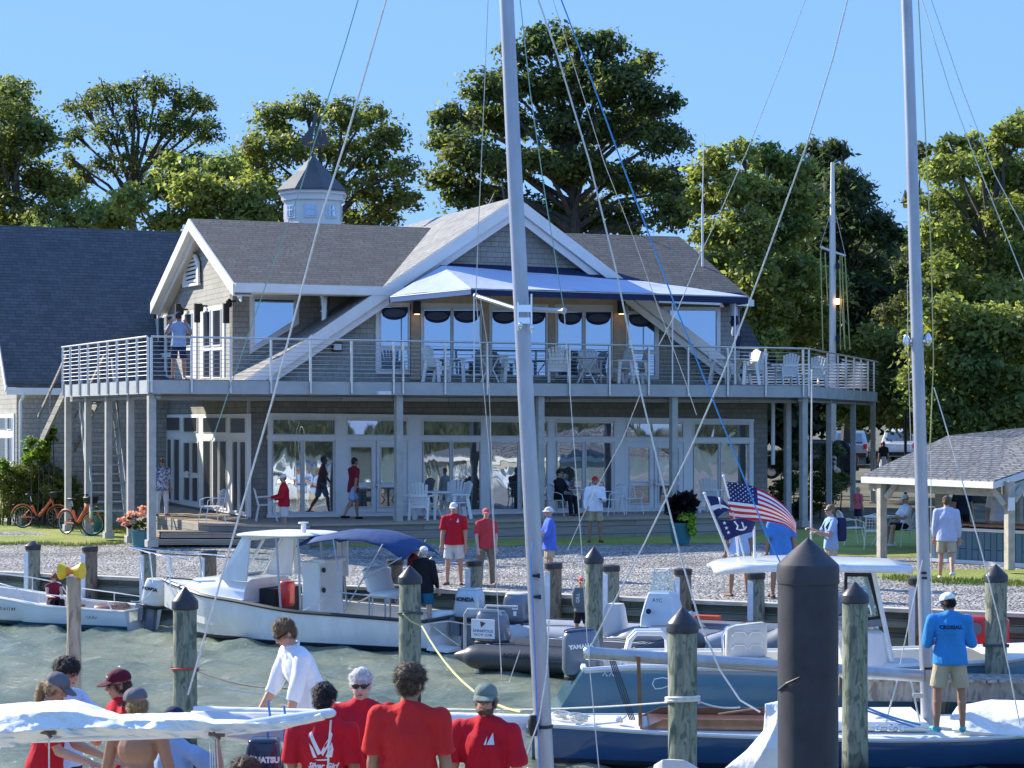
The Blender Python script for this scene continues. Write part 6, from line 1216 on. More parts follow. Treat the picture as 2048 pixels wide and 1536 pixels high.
# crumpled sail on the foredeck
def cloth(name, grid, mat_, par, amp=.03, fr=5.0, sub=6, seedv=0.0, thick=.006):
    """grid of world points (rows of equal length) refined and wrinkled"""
    rows = [[V(p) for p in r] for r in grid]; m = MB(); R_, C_ = len(rows), len(rows[0]); nr, nc = (R_-1)*sub, (C_-1)*sub
    def S(u, v):
        i = min(int(u), R_-2); j = min(int(v), C_-2); a, b = u-i, v-j; a = a*a*(3-2*a)*.5+a*.5; b = b*b*(3-2*b)*.5+b*.5
        return (rows[i][j]*(1-a)+rows[i+1][j]*a)*(1-b)+(rows[i][j+1]*(1-a)+rows[i+1][j+1]*a)*b
    for i in range(nr+1):
        for j in range(nc+1):
            p = S(i/sub, j/sub); q = V((p.x*fr*.6, p.y*fr, p.z*fr*1.6+seedv)); d = mnoise.noise(q)+.5*mnoise.noise(q*2.3); d2 = mnoise.noise(V((p.z*fr*2+p.x*fr*.9, seedv, p.y)))
            rd = .5-abs(mnoise.noise(V((p.x*fr*1.3+p.z*fr*2.2, p.y*fr+3.3, p.z*fr*.8-p.x*fr*.5))))*2.2; m.v.append(p+V((0, -1, .35))*(d*.5+d2*.5+rd*.55)*amp)
    for i in range(nr):
        for j in range(nc): k_ = i*(nc+1)+j; m.f.append((k_, k_+1, k_+nc+2, k_+nc+1)); m.mi.append(0)
    o = m.build(name, MATS[mat_], par, smooth=True, auto=89); md = o.modifiers.new('s', 'SOLIDIFY'); md.thickness = thick; return o
sp = [[at(1905, 1466, 25.9), at(1940, 1468, 25.8), at(1990, 1470, 25.8), at(2060, 1474, 25.7)], [at(1900, 1434, 26.2), at(1940, 1428, 26.1), at(1990, 1440, 26.0), at(2060, 1432, 25.9)], [at(1915, 1412, 26.6), at(1945, 1406, 26.5), at(1985, 1398, 26.5), at(2060, 1402, 26.4)], [at(1925, 1445, 27.1), at(1955, 1432, 27.1), at(2000, 1430, 27.1), at(2060, 1430, 27.1)]]
o = cloth('folded_sail', sp, 'sail white', None, .05, 3.0); tag(o, 'crumpled white sail heaped on the foredeck of the blue sailboat', 'sail')
# ---- 8. orange-red boats at the right behind the piling
O = V((at(1850, 900, 35.2).x, 35.2, 0)); F8 = Fr(O, (1, -.35)); t8 = rib('inflatable_boat', F8, 3.9, 1.7, .22, 'orange boat', 'orange-red inflatable with upright red motor cover behind the man in blue', zt=.32, bowlift=.3)
m = MB(); rbox(m, F8.n(.95, .1, .72), (.95, .35, .80), (F8.f, F8.p, Z), .06); m.build('red_locker', MATS['red plastic'], t8, smooth=True); m = MB(); m.cyl(F8.n(.90, .285, .92), F8.n(.90, .32, .92), .1, n=18); m.build('gauge', MATS['motor grey'], t8); m = MB(); m.box(F8.n(1.15, .30, .66), (.14, .02, .12)); m.build('notice', MATS['decal white'], t8)
m = MB(); m.tube([F8.n(.15, .2, .3), F8.n(.13, .2, 1.05)], .05, 8); m.tube([F8.n(0, .2, .3), F8.n(0, .2, .95)], .05, 8); m.box(F8.n(.3, .2, .4), (.45, .5, .2)); m.build('red_fuel_cans', MATS['red plastic'], t8, smooth=True, auto=50)
# ---- 9. near sailboat: mast, boom with flaked sail, spreaders (its hull lies under the frame)
Y9 = 17.0; O = V((-3.4, 17.3, 0)); F9 = Fr(O, (1, -.02)); t9 = empty('sailboat', F9(2.5, 0, 0), 'near sailboat with tall grey mast, short spreaders and a white sail flaked along its boom', 'sailboat')
hull(t9, F9, 7.6, [(0, .6), (.4, .95), (.8, .6), (1, .05)], [(0, .62), (.5, .56), (1, .75)], [(0, 0), (.4, -.4), (1, .4)], ['hull white', 'hull navy', 'antifoul black'], deck=[(0, 1.0, .05, 'deck white')], rail=.025)
mp = [V((at(x, 900, Y9).x, Y9, mz(y, Y9))) for x, y in ((1093, 1790), (1090, 1536), (1078, 1300), (1068, 1100), (1052, 800), (1042, 600), (1027, 300), (1013, 0), (1003, -250))]
spar('mast', mp, .080, .058, 'aluminium', t9, .92)
m = MB()
for y, x in ((1453, 1086), (1150, 1069), (1192, 1071)):
    c = at(x, y, Y9)
    if y == 1453: m.lathe(c-Z*.01, [(.084, 0), (.084, .025)], 16)
    else: m.box(c-V((0, .085, 0)), (.06, .03, .022)); m.box(c-V((-.035, .09, 0)), (.02, .04, .035))
m.build('mast_band', MATS['ink'], t9)
m = MB(); hub = at(1048, 618, Y9); la, ra = at(952, 592, 17.4), at(1128, 622, 16.7); m.tube([la, hub+V((-.03, 0, -.01))], .020, 8); m.tube([hub, ra], .020, 8); m.ell(la, (.026, .026, .026)); m.ell(ra, (.024, .024, .03)); m.build('spreader', MATS['aluminium'], t9, smooth=True)
m = MB(); m.box(hub+V((0, -.07, 0)), (.12, .03, .06)); m.box(hub+V((0, -.07, -.10)), (.10, .03, .05)); m.tube([hub+V((-.05, -.08, .05)), hub+V((-.05, -.08, -.18))], .008); m.tube([hub+V((.06, -.08, .12)), hub+V((.06, -.08, -.2))], .008); m.ell(hub+V((-.03, -.09, -.14)), (.02, .02, .03)); m.ell(hub+V((.06, -.09, -.16)), (.02, .02, .03)); m.build('mast_fitting', MATS['chrome'], t9, smooth=True)
bm0, bm1 = at(388, 1424, 17.2), at(1066, 1442, 17.0); spar('boom', [bm0.lerp(bm1, i/8) for i in range(9)], .050, .055, 'sail white', t9, 1.0)
bp_ = lambda t, dy, Y: (lambda p: V((p.x, Y, p.z-dy)))(bm0.lerp(bm1, t))
cloth('flaked_sail', [[bp_(t, -.03, 17.05) for t in (0, .2, .4, .6, .8, .98)], [bp_(t, .05, 16.90) for t in (0, .2, .4, .6, .8, .98)], [bp_(t, d, 16.93) for t, d in ((0.02, .12), (.2, .20), (.4, .18), (.6, .2), (.8, .25), (.98, .22))], [bp_(t, d, 17.1) for t, d in ((0.03, .16), (.2, .28), (.4, .25), (.6, .26), (.8, .30), (.98, .28))]], 'sail grey', t9, .03, 4.0)
m = MB(); 
for px in (536, 568): c = at(px, 1400 if px == 536 else 1412, 16.9); m.tube([c, c+V((.02, -.03, -.12)), c+V((0, -.02, -.28)), c+V((.06, 0, -.5))], .010, 5)
m.build('sail_tie', MATS['rope blue'], t9)
m = MB(); m.lathe(at(1067, 1452, 16.85), [(.03, -.08), (.045, -.04), (.045, .04), (.03, .09)], 10); m.build('gooseneck', MATS['black metal'], t9, smooth=True)
outboard(t9, V((at(528, 900, 16.6).x, 16.6, mz(1530, 16.6))), (-1, 0), .40, .30, .34, 'motor navy', 'TOHATSU', 'decal white', word_s=.062)
# jib bundle lying over the near right side
cloth('folded_jib', [[at(1530, 1408, 14.5), at(1556, 1402, 14.5), at(1580, 1402, 14.5)], [at(1528, 1462, 14.5), at(1552, 1450, 14.4), at(1580, 1450, 14.4)], [at(1495, 1500, 14.4), at(1530, 1500, 14.3), at(1575, 1500, 14.4)], [at(1440, 1545, 14.4), at(1500, 1560, 14.3), at(1570, 1560, 14.4)]], 'sail white', None, .03, 6.0)
tag(bpy.data.objects['folded_jib'], 'white sail draped beside the black sleeved piling', 'sail')
o = cloth('sail_bag', [[at(1303, 1560, 14.6), at(1330, 1560, 14.5), at(1390, 1560, 14.5), at(1420, 1560, 14.6)], [at(1308, 1530, 14.6), at(1325, 1519, 14.5), at(1372, 1521, 14.5), at(1395, 1535, 14.6)], [at(1322, 1522, 14.8), at(1340, 1518, 14.8), at(1365, 1520, 14.8), at(1380, 1530, 14.8)]], 'sail grey', None, .015, 6)
tag(o, 'white bundled sail peeking over the bottom edge at the mossy piling', 'sail')
# ---- 10. the white sail laid over a boom across the lower left
t10 = empty('furled_boom', at(330, 1440, 13.9), 'white sail flaked over a boom that reaches across the lower left', 'boom')
Yb = 13.9; A = lambda x, y, Y=Yb: at(x, y, Y)
bo = [A(-60, 1478), A(100, 1474), A(300, 1468), A(430, 1462), A(560, 1440), A(662, 1426)]
m = MB(); m.tube(bo, [.038, .038, .038, .038, .036, .033], 12); m.ell(bo[-1], (.036, .036, .030)); m.build('boom', MATS['hull white'], t10, smooth=True)
cloth('sail', [[A(-60, 1412, 14.2), A(60, 1404, 14.3), A(150, 1399, 14.3), A(240, 1428, 14.25), A(300, 1427, 14.3), A(380, 1424, 14.2), A(430, 1438, 14.1), A(560, 1440, 14.0), A(640, 1424, 13.9)],
  [A(-60, 1440, 13.9), A(60, 1426, 13.85), A(150, 1424, 13.9), A(240, 1442, 13.85), A(300, 1440, 13.85), A(380, 1440, 13.8), A(430, 1448, 13.8), A(560, 1446, 13.85), A(644, 1430, 13.86)],
  [A(-60, 1470, 13.75), A(60, 1462, 13.75), A(130, 1455, 13.8), A(240, 1456, 13.78), A(300, 1458, 13.8), A(360, 1462, 13.8), A(440, 1460, 13.82), A(560, 1452, 13.85), A(648, 1434, 13.86)],
  [A(-60, 1502, 13.85), A(20, 1494, 13.85), A(90, 1478, 13.85), A(200, 1472, 13.85), A(300, 1474, 13.86), A(360, 1476, 13.86), A(430, 1476, 13.86), A(560, 1460, 13.88), A(650, 1440, 13.88)]], 'sail white', t10, .034, 10.0, 12)
m = MB(); 
for x, y in ((95, 1466), (432, 1470)): c = A(x, y, 13.8); m.tube([c+V((-.05, 0, .01)), c, c+V((.06, -.01, .0))], .014, 6); m.tube([c+V((-.02, -.01, .02)), c+V((.03, -.01, -.03))], .012, 6)
m.build('sail_tie', MATS['varnish dark'], t10)
m = MB(); m.tube([A(98, 1470, 13.8), A(99, 1700, 13.8)], .006, 5); m.tube([A(662, 1440, 13.85), A(657, 1500, 13.85), A(654, 1720, 13.85)], .007, 5)
for dx in (0, 4, 8, 13): m.tube([A(420+dx, 1474, 13.85), A(424+dx*1.6, 1720, 13.9)], .0045, 5)
m.build('hanging_line', MATS['rope white'], t10)
# ================================================================ PEOPLE
from mathutils.bvhtree import BVHTree
M('skin', (0.50, 0.27, 0.18), 0.5, var=0.06, vs=12); M('skin tan', (0.36, 0.185, 0.115), 0.5, var=0.08, vs=12); M('skin pale', (0.60, 0.37, 0.28), 0.5, var=0.05, vs=12)
def fabric(name, c, rough=0.85):
    return M(name, c, rough, var=0.12, vs=5, bmp=0.035, bs=7, spec=0.2, stretch=(1, 1, 0.45))
for nm, c in (('red shirt', (0.50, 0.015, 0.03)), ('orange red shirt', (0.57, 0.026, 0.026)), ('maroon', (0.22, 0.02, 0.035)), ('pink red', (0.55, 0.05, 0.06)), ('white cloth', (0.76, 0.78, 0.84)), ('pale blue cloth', (0.42, 0.55, 0.78)), ('blue shirt', (0.07, 0.24, 0.60)), ('bright blue shirt', (0.04, 0.24, 0.58)), ('sky shirt', (0.30, 0.42, 0.62)), ('royal shirt', (0.09, 0.17, 0.62)), ('khaki', (0.48, 0.40, 0.27)), ('stone', (0.60, 0.56, 0.48)), ('brown trousers', (0.24, 0.18, 0.13)), ('off white', (0.66, 0.64, 0.60)), ('black cloth', (0.015, 0.015, 0.02)), ('navy cloth', (0.02, 0.03, 0.075)), ('teal shorts', (0.02, 0.13, 0.22)), ('grey cloth', (0.12, 0.14, 0.16)), ('floral', (0.45, 0.50, 0.65)), ('grey shorts', (0.08, 0.085, 0.10)), ('pinkish', (0.62, 0.16, 0.16)), ('cap grey', (0.13, 0.13, 0.15)), ('cap maroon', (0.10, 0.01, 0.025)), ('cap green', (0.16, 0.21, 0.18)), ('cap pink', (0.62, 0.13, 0.15)), ('cap red', (0.55, 0.02, 0.03)), ('cap coral', (0.75, 0.16, 0.12))): fabric(nm, c)
def patterned(name, a, b, scale):
    m, n, bs = nt(name); t = nd(n, 'ShaderNodeTexNoise', Scale=scale, Detail=2.0, Distortion=1.2); lk(n, coords(n, 'Object'), t.inputs[0]); lk(n, ramp(n, t.outputs[0], [(0.47, a), (0.53, b)]), bs.inputs['Base Color']); bs.inputs['Roughness'].default_value = 0.85
patterned('floral print', (0.62, 0.64, 0.70), (0.07, 0.14, 0.40), 16); patterned('board shorts', (0.30, 0.38, 0.50), (0.05, 0.05, 0.08), 22); patterned('mixed shorts', (0.02, 0.03, 0.08), (0.65, 0.66, 0.70), 5)
def stripe_m(name, a, b, w):
    m, n, bs = nt(name); wv_ = nd(n, 'ShaderNodeTexWave', Scale=w); lk(n, coords(n, 'Object'), wv_.inputs[0]); lk(n, ramp(n, wv_.outputs[0], [(.45, a), (.55, b)]), bs.inputs['Base Color'])
stripe_m('striped skirt', (0.1, 0.1, 0.12), (0.7, 0.7, 0.7), 6)
for nm, c in (('hair black', (0.014, 0.012, 0.014)), ('hair brown', (0.095, 0.055, 0.032)), ('hair auburn', (0.22, 0.07, 0.03)), ('hair sandy', (0.19, 0.115, 0.06)), ('hair blond', (0.42, 0.27, 0.12)), ('hair grey', (0.42, 0.41, 0.40)), ('hair white', (0.70, 0.68, 0.66))): M(nm, c, 0.55, var=0.3, vs=30, bmp=0.02, bs=45)
M('lens black', (0.006, 0.006, 0.008), 0.1, var=0, coat=0.6); M('leather', (0.16, 0.07, 0.035), 0.6); M('shoe white', (0.7, 0.7, 0.7), 0.6); M('lips', (0.35, 0.12, 0.10), 0.5, var=0); M('shoe teal', (0.05, 0.35, 0.38), 0.6)
def person(base, H, face, label, cat='person', shirt='red shirt', sleeve='short', bottom='khaki', blen='shorts', hair='hair brown', hstyle='short', hat=None, hatstyle='cap', glasses=False, skin='skin', lean=(0, 0), twist=0, la=None, ra=None, ll=None, rl=None, seat=None, head=(0, 0), build=1.0, detail=False, shoes='leather', wide=.112, collar=False, group=None, vox=None, beard=None, untuck=0.0, hatback=False, extra=None, top=True, gloves=None, grip=(0, 0)):
    """face: 0 looks at the camera, 90 to the image right, 180 away. Arm and leg directions are (outward, forward, up)."""
    a = R(face); Fw = V((math.sin(a), -math.cos(a), 0)); Rt = Fw.cross(Z)
    base = V(base); t = empty('person', base, label, cat, group); vx = vox or (0.0085 if detail else 0.0105)
    def vec(d, s): return (Rt*(d[0]*s)+Fw*d[1]+Z*d[2]).normalized()
    la = la or ((.16, .02, -1), (.06, .22, -1)); ra = ra or ((.16, .02, -1), (.06, .22, -1)); ll = ll or ((.10, .0, -1), (.04, -.02, -1)); rl = rl or ((.10, .0, -1), (.04, -.02, -1))
    TH_, SH_, AN = .245*H, .235*H, .042*H
    drops = []
    for L_ in (ll, rl): drops.append(-(vec(L_[0], 1).z*TH_+vec(L_[1], 1).z*SH_)+AN)
    pz = seat if seat is not None else max(drops); pel = base+Z*pz
    up = (Z+Rt*lean[0]+Fw*lean[1]).normalized(); tw = R(twist); Rs = (Rt*math.cos(tw)+Fw*math.sin(tw)); Rs = (Rs-up*Rs.dot(up)).normalized(); Fs = up.cross(Rs)
    if Fs.dot(Fw) < 0: Fs = -Fs
    sp = lambda h: pel+up*(h*H)
    nb = sp(.30); b = build
    body = MB(); shm = MB(); bt = MB(); shoe = MB(); mx_ = (Rs, Fs, up)
    body.ell(sp(.0)+Fw*0, (.084*H*b, .062*H*b, .065*H), (Rt, Fw, Z)); body.ell(sp(.10), (.074*H*b, .056*H*b, .085*H), mx_); body.ell(sp(.20), (.090*H*b, .062*H*b, .085*H), mx_)
    shL, shR = sp(.258)-Rs*(wide*H*.97), sp(.258)+Rs*(wide*H*.97)
    body.cap(shL+Rs*.02*H, shR-Rs*.02*H, .030*H, .030*H); [body.cap(nb-up*.005*H, q_, .030*H, .024*H) for q_ in (shL, shR)]; body.cap(nb-up*.035*H, nb+up*.03*H, .040*H, .031*H)
    # head
    hy, hp = R(head[0]), R(head[1]); hf0 = Fs*math.cos(hy)+Rs*math.sin(hy); hf = (Fs*math.cos(hy)+Rs*math.sin(hy)); ux = (Z*.6+up*.4).normalized(); hf = (hf-ux*hf.dot(ux)).normalized(); hr = hf.cross(ux)
    hf2 = (hf*math.cos(hp)+ux*math.sin(hp)).normalized(); hu = hr.cross(hf2).normalized()
    if hu.z < 0: hu = -hu
    hc = nb+up*.022*H+ux*.048*H+hf*.012*H+hu*.012*H; hax = (hr, hf2, hu); k = H*.96
    body.cap(nb+up*.0*H, hc-hu*.02*k, .031*H, .030*H); body.ell(hc+hu*.018*k-hf2*.006*k, (.042*k, .053*k, .048*k), hax); body.ell(hc-hu*.022*k+hf2*.012*k, (.034*k, .038*k, .044*k), hax)
    body.ell(hc-hu*.052*k+hf2*.030*k, (.018*k, .014*k, .012*k), hax); body.cap(hc+hf2*.047*k+hu*.008*k, hc+hf2*.058*k-hu*.014*k, .005*k, .0085*k, 8)
    for s in (-1, 1): body.ell(hc+hr*s*.042*k-hu*.006*k-hf2*.004*k, (.006*k, .011*k, .017*k), hax); body.ell(hc+hr*s*.016*k+hf2*.045*k+hu*.016*k, (.012*k, .006*k, .005*k), hax)
    wr_ = []
    for s, ar, S0 in ((-1, la, shL), (1, ra, shR)):
        ud, fd = vec2(ar[0], s, Rs, Fs), vec2(ar[1], s, Rs, Fs); el = S0+ud*.165*H; wr = el+fd*.145*H; wr_.append(wr)
        body.cap(S0, el, .029*H*b, .021*H*b); body.cap(el, el.lerp(wr, .35), .0225*H*b, .0225*H*b); body.cap(el.lerp(wr, .3), wr, .0225*H*b, .0145*H)
        sd_ = V(fd).cross(Fs if abs(fd.dot(Fs)) < .8 else up).normalized(); pn = fd.cross(sd_).normalized(); thumb_side = 1 if sd_.dot(Fs)*1 > 0 else -1
        if len(ar) > 2: pn = vec2(ar[2], s, Rs, Fs); sd_ = fd.cross(pn).normalized()
        hd = (fd*1.0+pn*grip[0 if s < 0 else 1]*.3).normalized(); pc = wr+hd*.030*H; body.ell(pc, (.025*H, .0115*H, .031*H), (sd_, pn, hd)); cg = .35+grip[0 if s < 0 else 1]
        for q in range(4):
            off = (q-1.5)*.0115*H; L_ = (.040, .046, .043, .034)[q]*H; d = hd; p0 = pc+hd*.022*H+sd_*off; rr_ = .0058*H
            for j in range(3):
                an = cg*(j*.5+.25); d2 = (hd*math.cos(an)+pn*math.sin(an)).normalized(); p1 = p0+d2*L_*(.42, .33, .25)[j]; body.cap(p0, p1, rr_, rr_*.88, 7); p0 = p1; rr_ *= .9
        tb = pc-hd*.012*H+sd_*.018*H*thumb_side; tm = tb+(hd*.6+sd_*thumb_side*.75+pn*.2).normalized()*.024*H; body.cap(tb, tm, .0080*H, .0068*H, 7); body.cap(tm, tm+(hd*.85+sd_*thumb_side*.25+pn*(.2+cg*.4)).normalized()*.020*H, .0066*H, .0058*H, 7)
        if top:
            if sleeve == 'short': shm.cap(S0, S0+ud*.05*H, .038*H*b, .038*H*b); shm.tube([S0, S0+ud*.06*H, S0+ud*.128*H], [.034*H*b, .036*H*b, .041*H*b], 14)
            elif sleeve == 'long': shm.cap(S0, el, .038*H*b, .031*H*b); shm.tube([el, el.lerp(wr, .5), el.lerp(wr, .92)], [.031*H*b, .028*H*b, .022*H], 14)
            elif sleeve == 'mid': shm.cap(S0, el, .039*H*b, .033*H*b); shm.tube([el, el.lerp(wr, .25)], [.031*H*b, .029*H*b], 14)
            elif sleeve == 'none': pass
            else: pass
    for s, lg in ((-1, ll), (1, rl)):
        hp_ = pel+Rt*(s*.048*H)-Z*.0*H; kn = hp_+vec(lg[0], s)*TH_; an_ = kn+vec(lg[1], s)*SH_; tv, sv = vec(lg[0], s), vec(lg[1], s)
        body.cap(hp_, kn, .050*H*b, .030*H); body.cap(kn, kn.lerp(an_, .3), .030*H, .0315*H); body.cap(kn.lerp(an_, .3)-Fw*.004*H, an_, .0315*H, .0185*H)
        td = (Fw+Rt*s*.25).normalized(); td = (td-sv*td.dot(sv)).normalized() if abs(sv.z) < .75 else td
        hl = an_+sv*.022*H-td*.022*H; to = an_+sv*.028*H+td*.085*H; body.cap(hl, to, .019*H, .015*H, 10, fl=.85)
        if shoes: shoe.cap(hl+sv*.002, to+td*.004*H, .0235*H, .0195*H, 12, fl=.95)
        if blen == 'shorts': bt.cap(hp_, hp_+tv*.06*H, .058*H*b, .056*H*b); bt.tube([hp_, hp_.lerp(kn, .45), hp_.lerp(kn, .86)], [.055*H*b, .052*H*b, .051*H*b], 16)
        elif blen == 'long': bt.cap(hp_, kn, .056*H*b, .042*H*b); bt.tube([kn-tv*.01*H, kn.lerp(an_, .5), an_+sv*.01*H], [.041*H, .037*H, .034*H], 14)
        elif blen == 'skirt': pass
    if blen == 'skirt': bt.tube([sp(.03), pel-Z*.1*H, pel-Z*.26*H], [.085*H, .10*H, .12*H], 18)
    bt.ell(sp(.0), (.090*H*b, .068*H*b, .062*H), (Rt, Fw, Z)); bt.ell(sp(.035), (.080*H*b, .062*H*b, .055*H), mx_)
    o = remesh(body, 'body', MATS[skin], t, vx, 2)
    bot = remesh(bt, 'trousers' if blen == 'long' else ('skirt' if blen == 'skirt' else 'shorts'), MATS[bottom], t, vx*1.3, 2, .006, 9)
    if top:
        lo = -.01-untuck; shm.ell(sp(.06), (.085*H*b, .068*H*b, .085*H), mx_); shm.ell(sp(.19), (.098*H*b, .070*H*b, .098*H), mx_)
        e_ = sp(lo-.035); rows = [(e_, .112*H*b, .082*H*b), (sp(.04), .100*H*b, .074*H*b), (sp(.12), .086*H*b, .066*H*b), (sp(.21), .096*H*b, .066*H*b), (sp(.258), .072*H*b, .050*H*b)]; K = 18; oo = len(shm.v)
        for c, rx, ry in rows:
            for i in range(K): th = 2*math.pi*i/K; shm.v.append(c+Rs*math.cos(th)*rx+Fs*math.sin(th)*ry)
        for j in range(4):
            for i in range(K): shm.f.append((oo+j*K+i, oo+j*K+(i+1) % K, oo+(j+1)*K+(i+1) % K, oo+(j+1)*K+i)); shm.mi.append(0)
        shm.f += [tuple(range(oo, oo+K))[::-1], tuple(range(oo+4*K, oo+5*K))]; shm.mi += [0, 0]
        shm.cap(shL+Rs*.022*H, shR-Rs*.022*H, .036*H*b, .036*H*b); shm.cap(nb-up*.05*H, nb-up*.006*H, .056*H, .041*H); [shm.cap(nb-up*.012*H, q_-up*.002*H, .038*H, .034*H*b) for q_ in (shL, shR)]
        so_ = remesh(shm, 'shirt', MATS[shirt], t, vx*1.25, 2, .024 if detail else .012, 9)
        if collar:
            m = MB(); m.tube([nb+up*.004*H+(Rs*math.cos(x)*.040+Fs*math.sin(x)*.038)*H-up*(.012*math.sin(x)*H) for x in [i*math.pi/8 for i in range(16)]], .008*H, 8, closed=True); m.build('collar', MATS[shirt], t, smooth=True)
    else: so_ = o
    if shoes and shoe.v: remesh(shoe, 'shoes', MATS[shoes], t, vx*1.1, 1)
    # hair
    if hair:
        h = MB(); rgh = random.Random(int(H*1000)+int(face))
        if hstyle in ('short', 'curly', 'long', 'bob', 'pony'):
            h.ell(hc+hu*.026*k-hf2*.010*k, (.0465*k, .055*k, .048*k), hax); h.ell(hc-hu*.004*k-hf2*.026*k, (.042*k, .034*k, .042*k), hax)
            n_ = {'curly': 60, 'short': 30}.get(hstyle, 26); am = {'curly': .017}.get(hstyle, .009)
            for _ in range(n_):
                v_ = V((rgh.gauss(0, 1), rgh.gauss(-.35, 1), rgh.gauss(.5, .8))).normalized()
                if v_.y > .55 and v_.z < .45: continue
                c = hc+hu*.022*k-hf2*.008*k+hr*v_.x*.046*k+hf2*v_.y*.054*k+hu*v_.z*.050*k; h.ell(c, (am*k, am*k, am*k*.9), hax, 8, 5)
        if hstyle == 'curly': h.ell(hc+hu*.04*k, (.05*k, .055*k, .045*k), hax)
        if hstyle in ('long', 'bob'): h.cap(hc-hf2*.032*k, hc-hf2*.040*k-Z*(.09 if hstyle == 'bob' else .15)*k, .036*k, .022*k, fl=.7, side=hr)
        if hstyle == 'pony': h.tube([hc-hf2*.05*k+hu*.01*k, hc-hf2*.085*k-Z*.02*k, hc-hf2*.085*k-Z*.10*k, hc-hf2*.075*k-Z*.17*k], [.014*k, .020*k, .016*k, .006*k], 10)
        if hat and hstyle in ('bob', 'pony', 'long'):
            h = MB(); h.ell(hc-hu*.006*k-hf2*.016*k, (.0450*k, .044*k, .034*k), hax)
            if hstyle == 'pony': h.tube([hc-hf2*.040*k+hu*.004*k, hc-hf2*.072*k-Z*.012*k, hc-hf2*.088*k-Z*.07*k, hc-hf2*.088*k-Z*.13*k, hc-hf2*.078*k-Z*.19*k], [.012*k, .019*k, .022*k, .017*k, .005*k], 10)
            else: h.cap(hc-hf2*.022*k-hu*.02*k, hc-hf2*.030*k-Z*.085*k, .036*k, .024*k, fl=.7, side=hr)
        if hat and hstyle in ('short', 'curly'):
            h = MB(); h.ell(hc-hu*.002*k-hf2*.014*k, (.0455*k, .046*k, .036*k), hax)
            if hstyle == 'curly':
                for _ in range(24): v_ = V((rgh.gauss(0, 1), -abs(rgh.gauss(0, 1)), rgh.gauss(-.4, .3))).normalized(); h.ell(hc+hr*v_.x*.044*k+hf2*v_.y*.050*k+hu*v_.z*.04*k, (.011*k,)*3, hax, 8, 5)
        ho = remesh(h, 'hair', MATS[hair], t, vx*1.0, 1, .004, 30)
        if detail: strands(ho, 3200, {'curly': .020}.get(hstyle, .018), 1.0 if hstyle == 'curly' else .35)
    if beard:
        h = MB(); h.ell(hc-hu*.040*k+hf2*.018*k, (.034*k, .033*k, .026*k), hax)
        for s in (-1, 1): h.cap(hc+hr*s*.036*k-hu*.008*k+hf2*.004*k, hc+hr*s*.028*k-hu*.040*k+hf2*.020*k, .007*k, .011*k, 8)
        remesh(h, 'beard', MATS[beard], t, vx, 1, .003, 30)
    if hat:
        ht = empty('hat', hc-base); ht.parent = t; bd = -1 if hatback else 1
        m = MB(); m.ell(hc+hu*.030*k-hf2*.004*k, (.050*k, .060*k, .045*k), hax, 20, 12); 
        vv = [(i, p) for i, p in enumerate(m.v)]
        for i, p in vv:
            z_ = (p-hc).dot(hu)
            if z_ < .020*k: m.v[i] = p+hu*(.020*k-z_)
        m.build('crown', MATS[hat], ht, smooth=True); m = MB()
        if hatstyle == 'cap':
            n_ = 9; e = []
            for i in range(n_): x = (i/(n_-1)*2-1); yy = .052+.050*math.sqrt(max(0, 1-(x*.92)**2)); e.append(hc+hr*x*.043*k+hf2*bd*yy*k*1.0+hu*(.022-.012*(1-x*x)*1-.012*x*x)*k)
            i_ = [hc+hr*(i/(n_-1)*2-1)*.045*k+hf2*bd*(.050*math.sqrt(max(0, 1-((i/(n_-1)*2-1)*.9)**2)))*k+hu*.026*k for i in range(n_)]
            m.v = e+i_+[p-hu*.004*k for p in e]+[p-hu*.004*k for p in i_]
            for i in range(n_-1): m.f += [(i, i+1, n_+i+1, n_+i), (2*n_+i, 3*n_+i, 3*n_+i+1, 2*n_+i+1), (i, 2*n_+i, 2*n_+i+1, i+1)]; m.mi += [0]*3
        else:
            ring = [hc+hu*.022*k+(hr*math.cos(x)*.075+hf2*math.sin(x)*.088)*k-hu*.012*k for x in [i*math.pi/10 for i in range(20)]]; inn = [hc+hu*.026*k+(hr*math.cos(x)*.046+hf2*math.sin(x)*.056)*k for x in [i*math.pi/10 for i in range(20)]]
            m.ring(ring, inn, hu*.003)
        m.build('brim', MATS[hat], ht, smooth=True)
    if glasses:
        m = MB()
        for s in (-1, 1): m.ell(hc+hr*s*.018*k+hf2*.050*k+hu*.006*k, (.017*k, .006*k, .012*k), hax, 10, 6); m.bar(hc+hr*s*.034*k+hf2*.045*k+hu*.009*k, hc+hr*s*.045*k-hf2*.004*k+hu*.006*k, .004*k, .006*k)
        m.bar(hc+hr*.01*k+hf2*.053*k+hu*.010*k, hc-hr*.01*k+hf2*.053*k+hu*.010*k, .005*k); m.build('sunglasses', MATS['lens black'], t, smooth=True)
    elif detail or True:
        m = MB()
        for s in (-1, 1): m.ell(hc+hr*s*.017*k+hf2*.0475*k+hu*.006*k, (.0065*k, .004*k, .0038*k), hax, 8, 5)
        m.build('eyes', MATS['hair black'], t, smooth=True)
    m = MB(); m.ell(hc+hf2*.0495*k-hu*.034*k, (.013*k, .004*k, .0045*k), hax, 8, 5); m.build('mouth', MATS['lips'], t, smooth=True)
    if gloves:
        g = MB()
        for wr, s, ar in zip(wr_, (-1, 1), (la, ra)): fd = vec2(ar[1], s, Rs, Fs); g.ell(wr+fd*.036*H, (.030*H, .019*H, .037*H), ((fd.cross(Fs)).normalized() if abs(fd.dot(Fs)) < .9 else Rs, fd.cross(fd.cross(Fs)).normalized() if abs(fd.dot(Fs)) < .9 else up, fd)); g.cap(wr, wr+fd*.02*H, .018*H, .022*H)
        remesh(g, 'gloves', MATS[gloves], t, vx, 1)
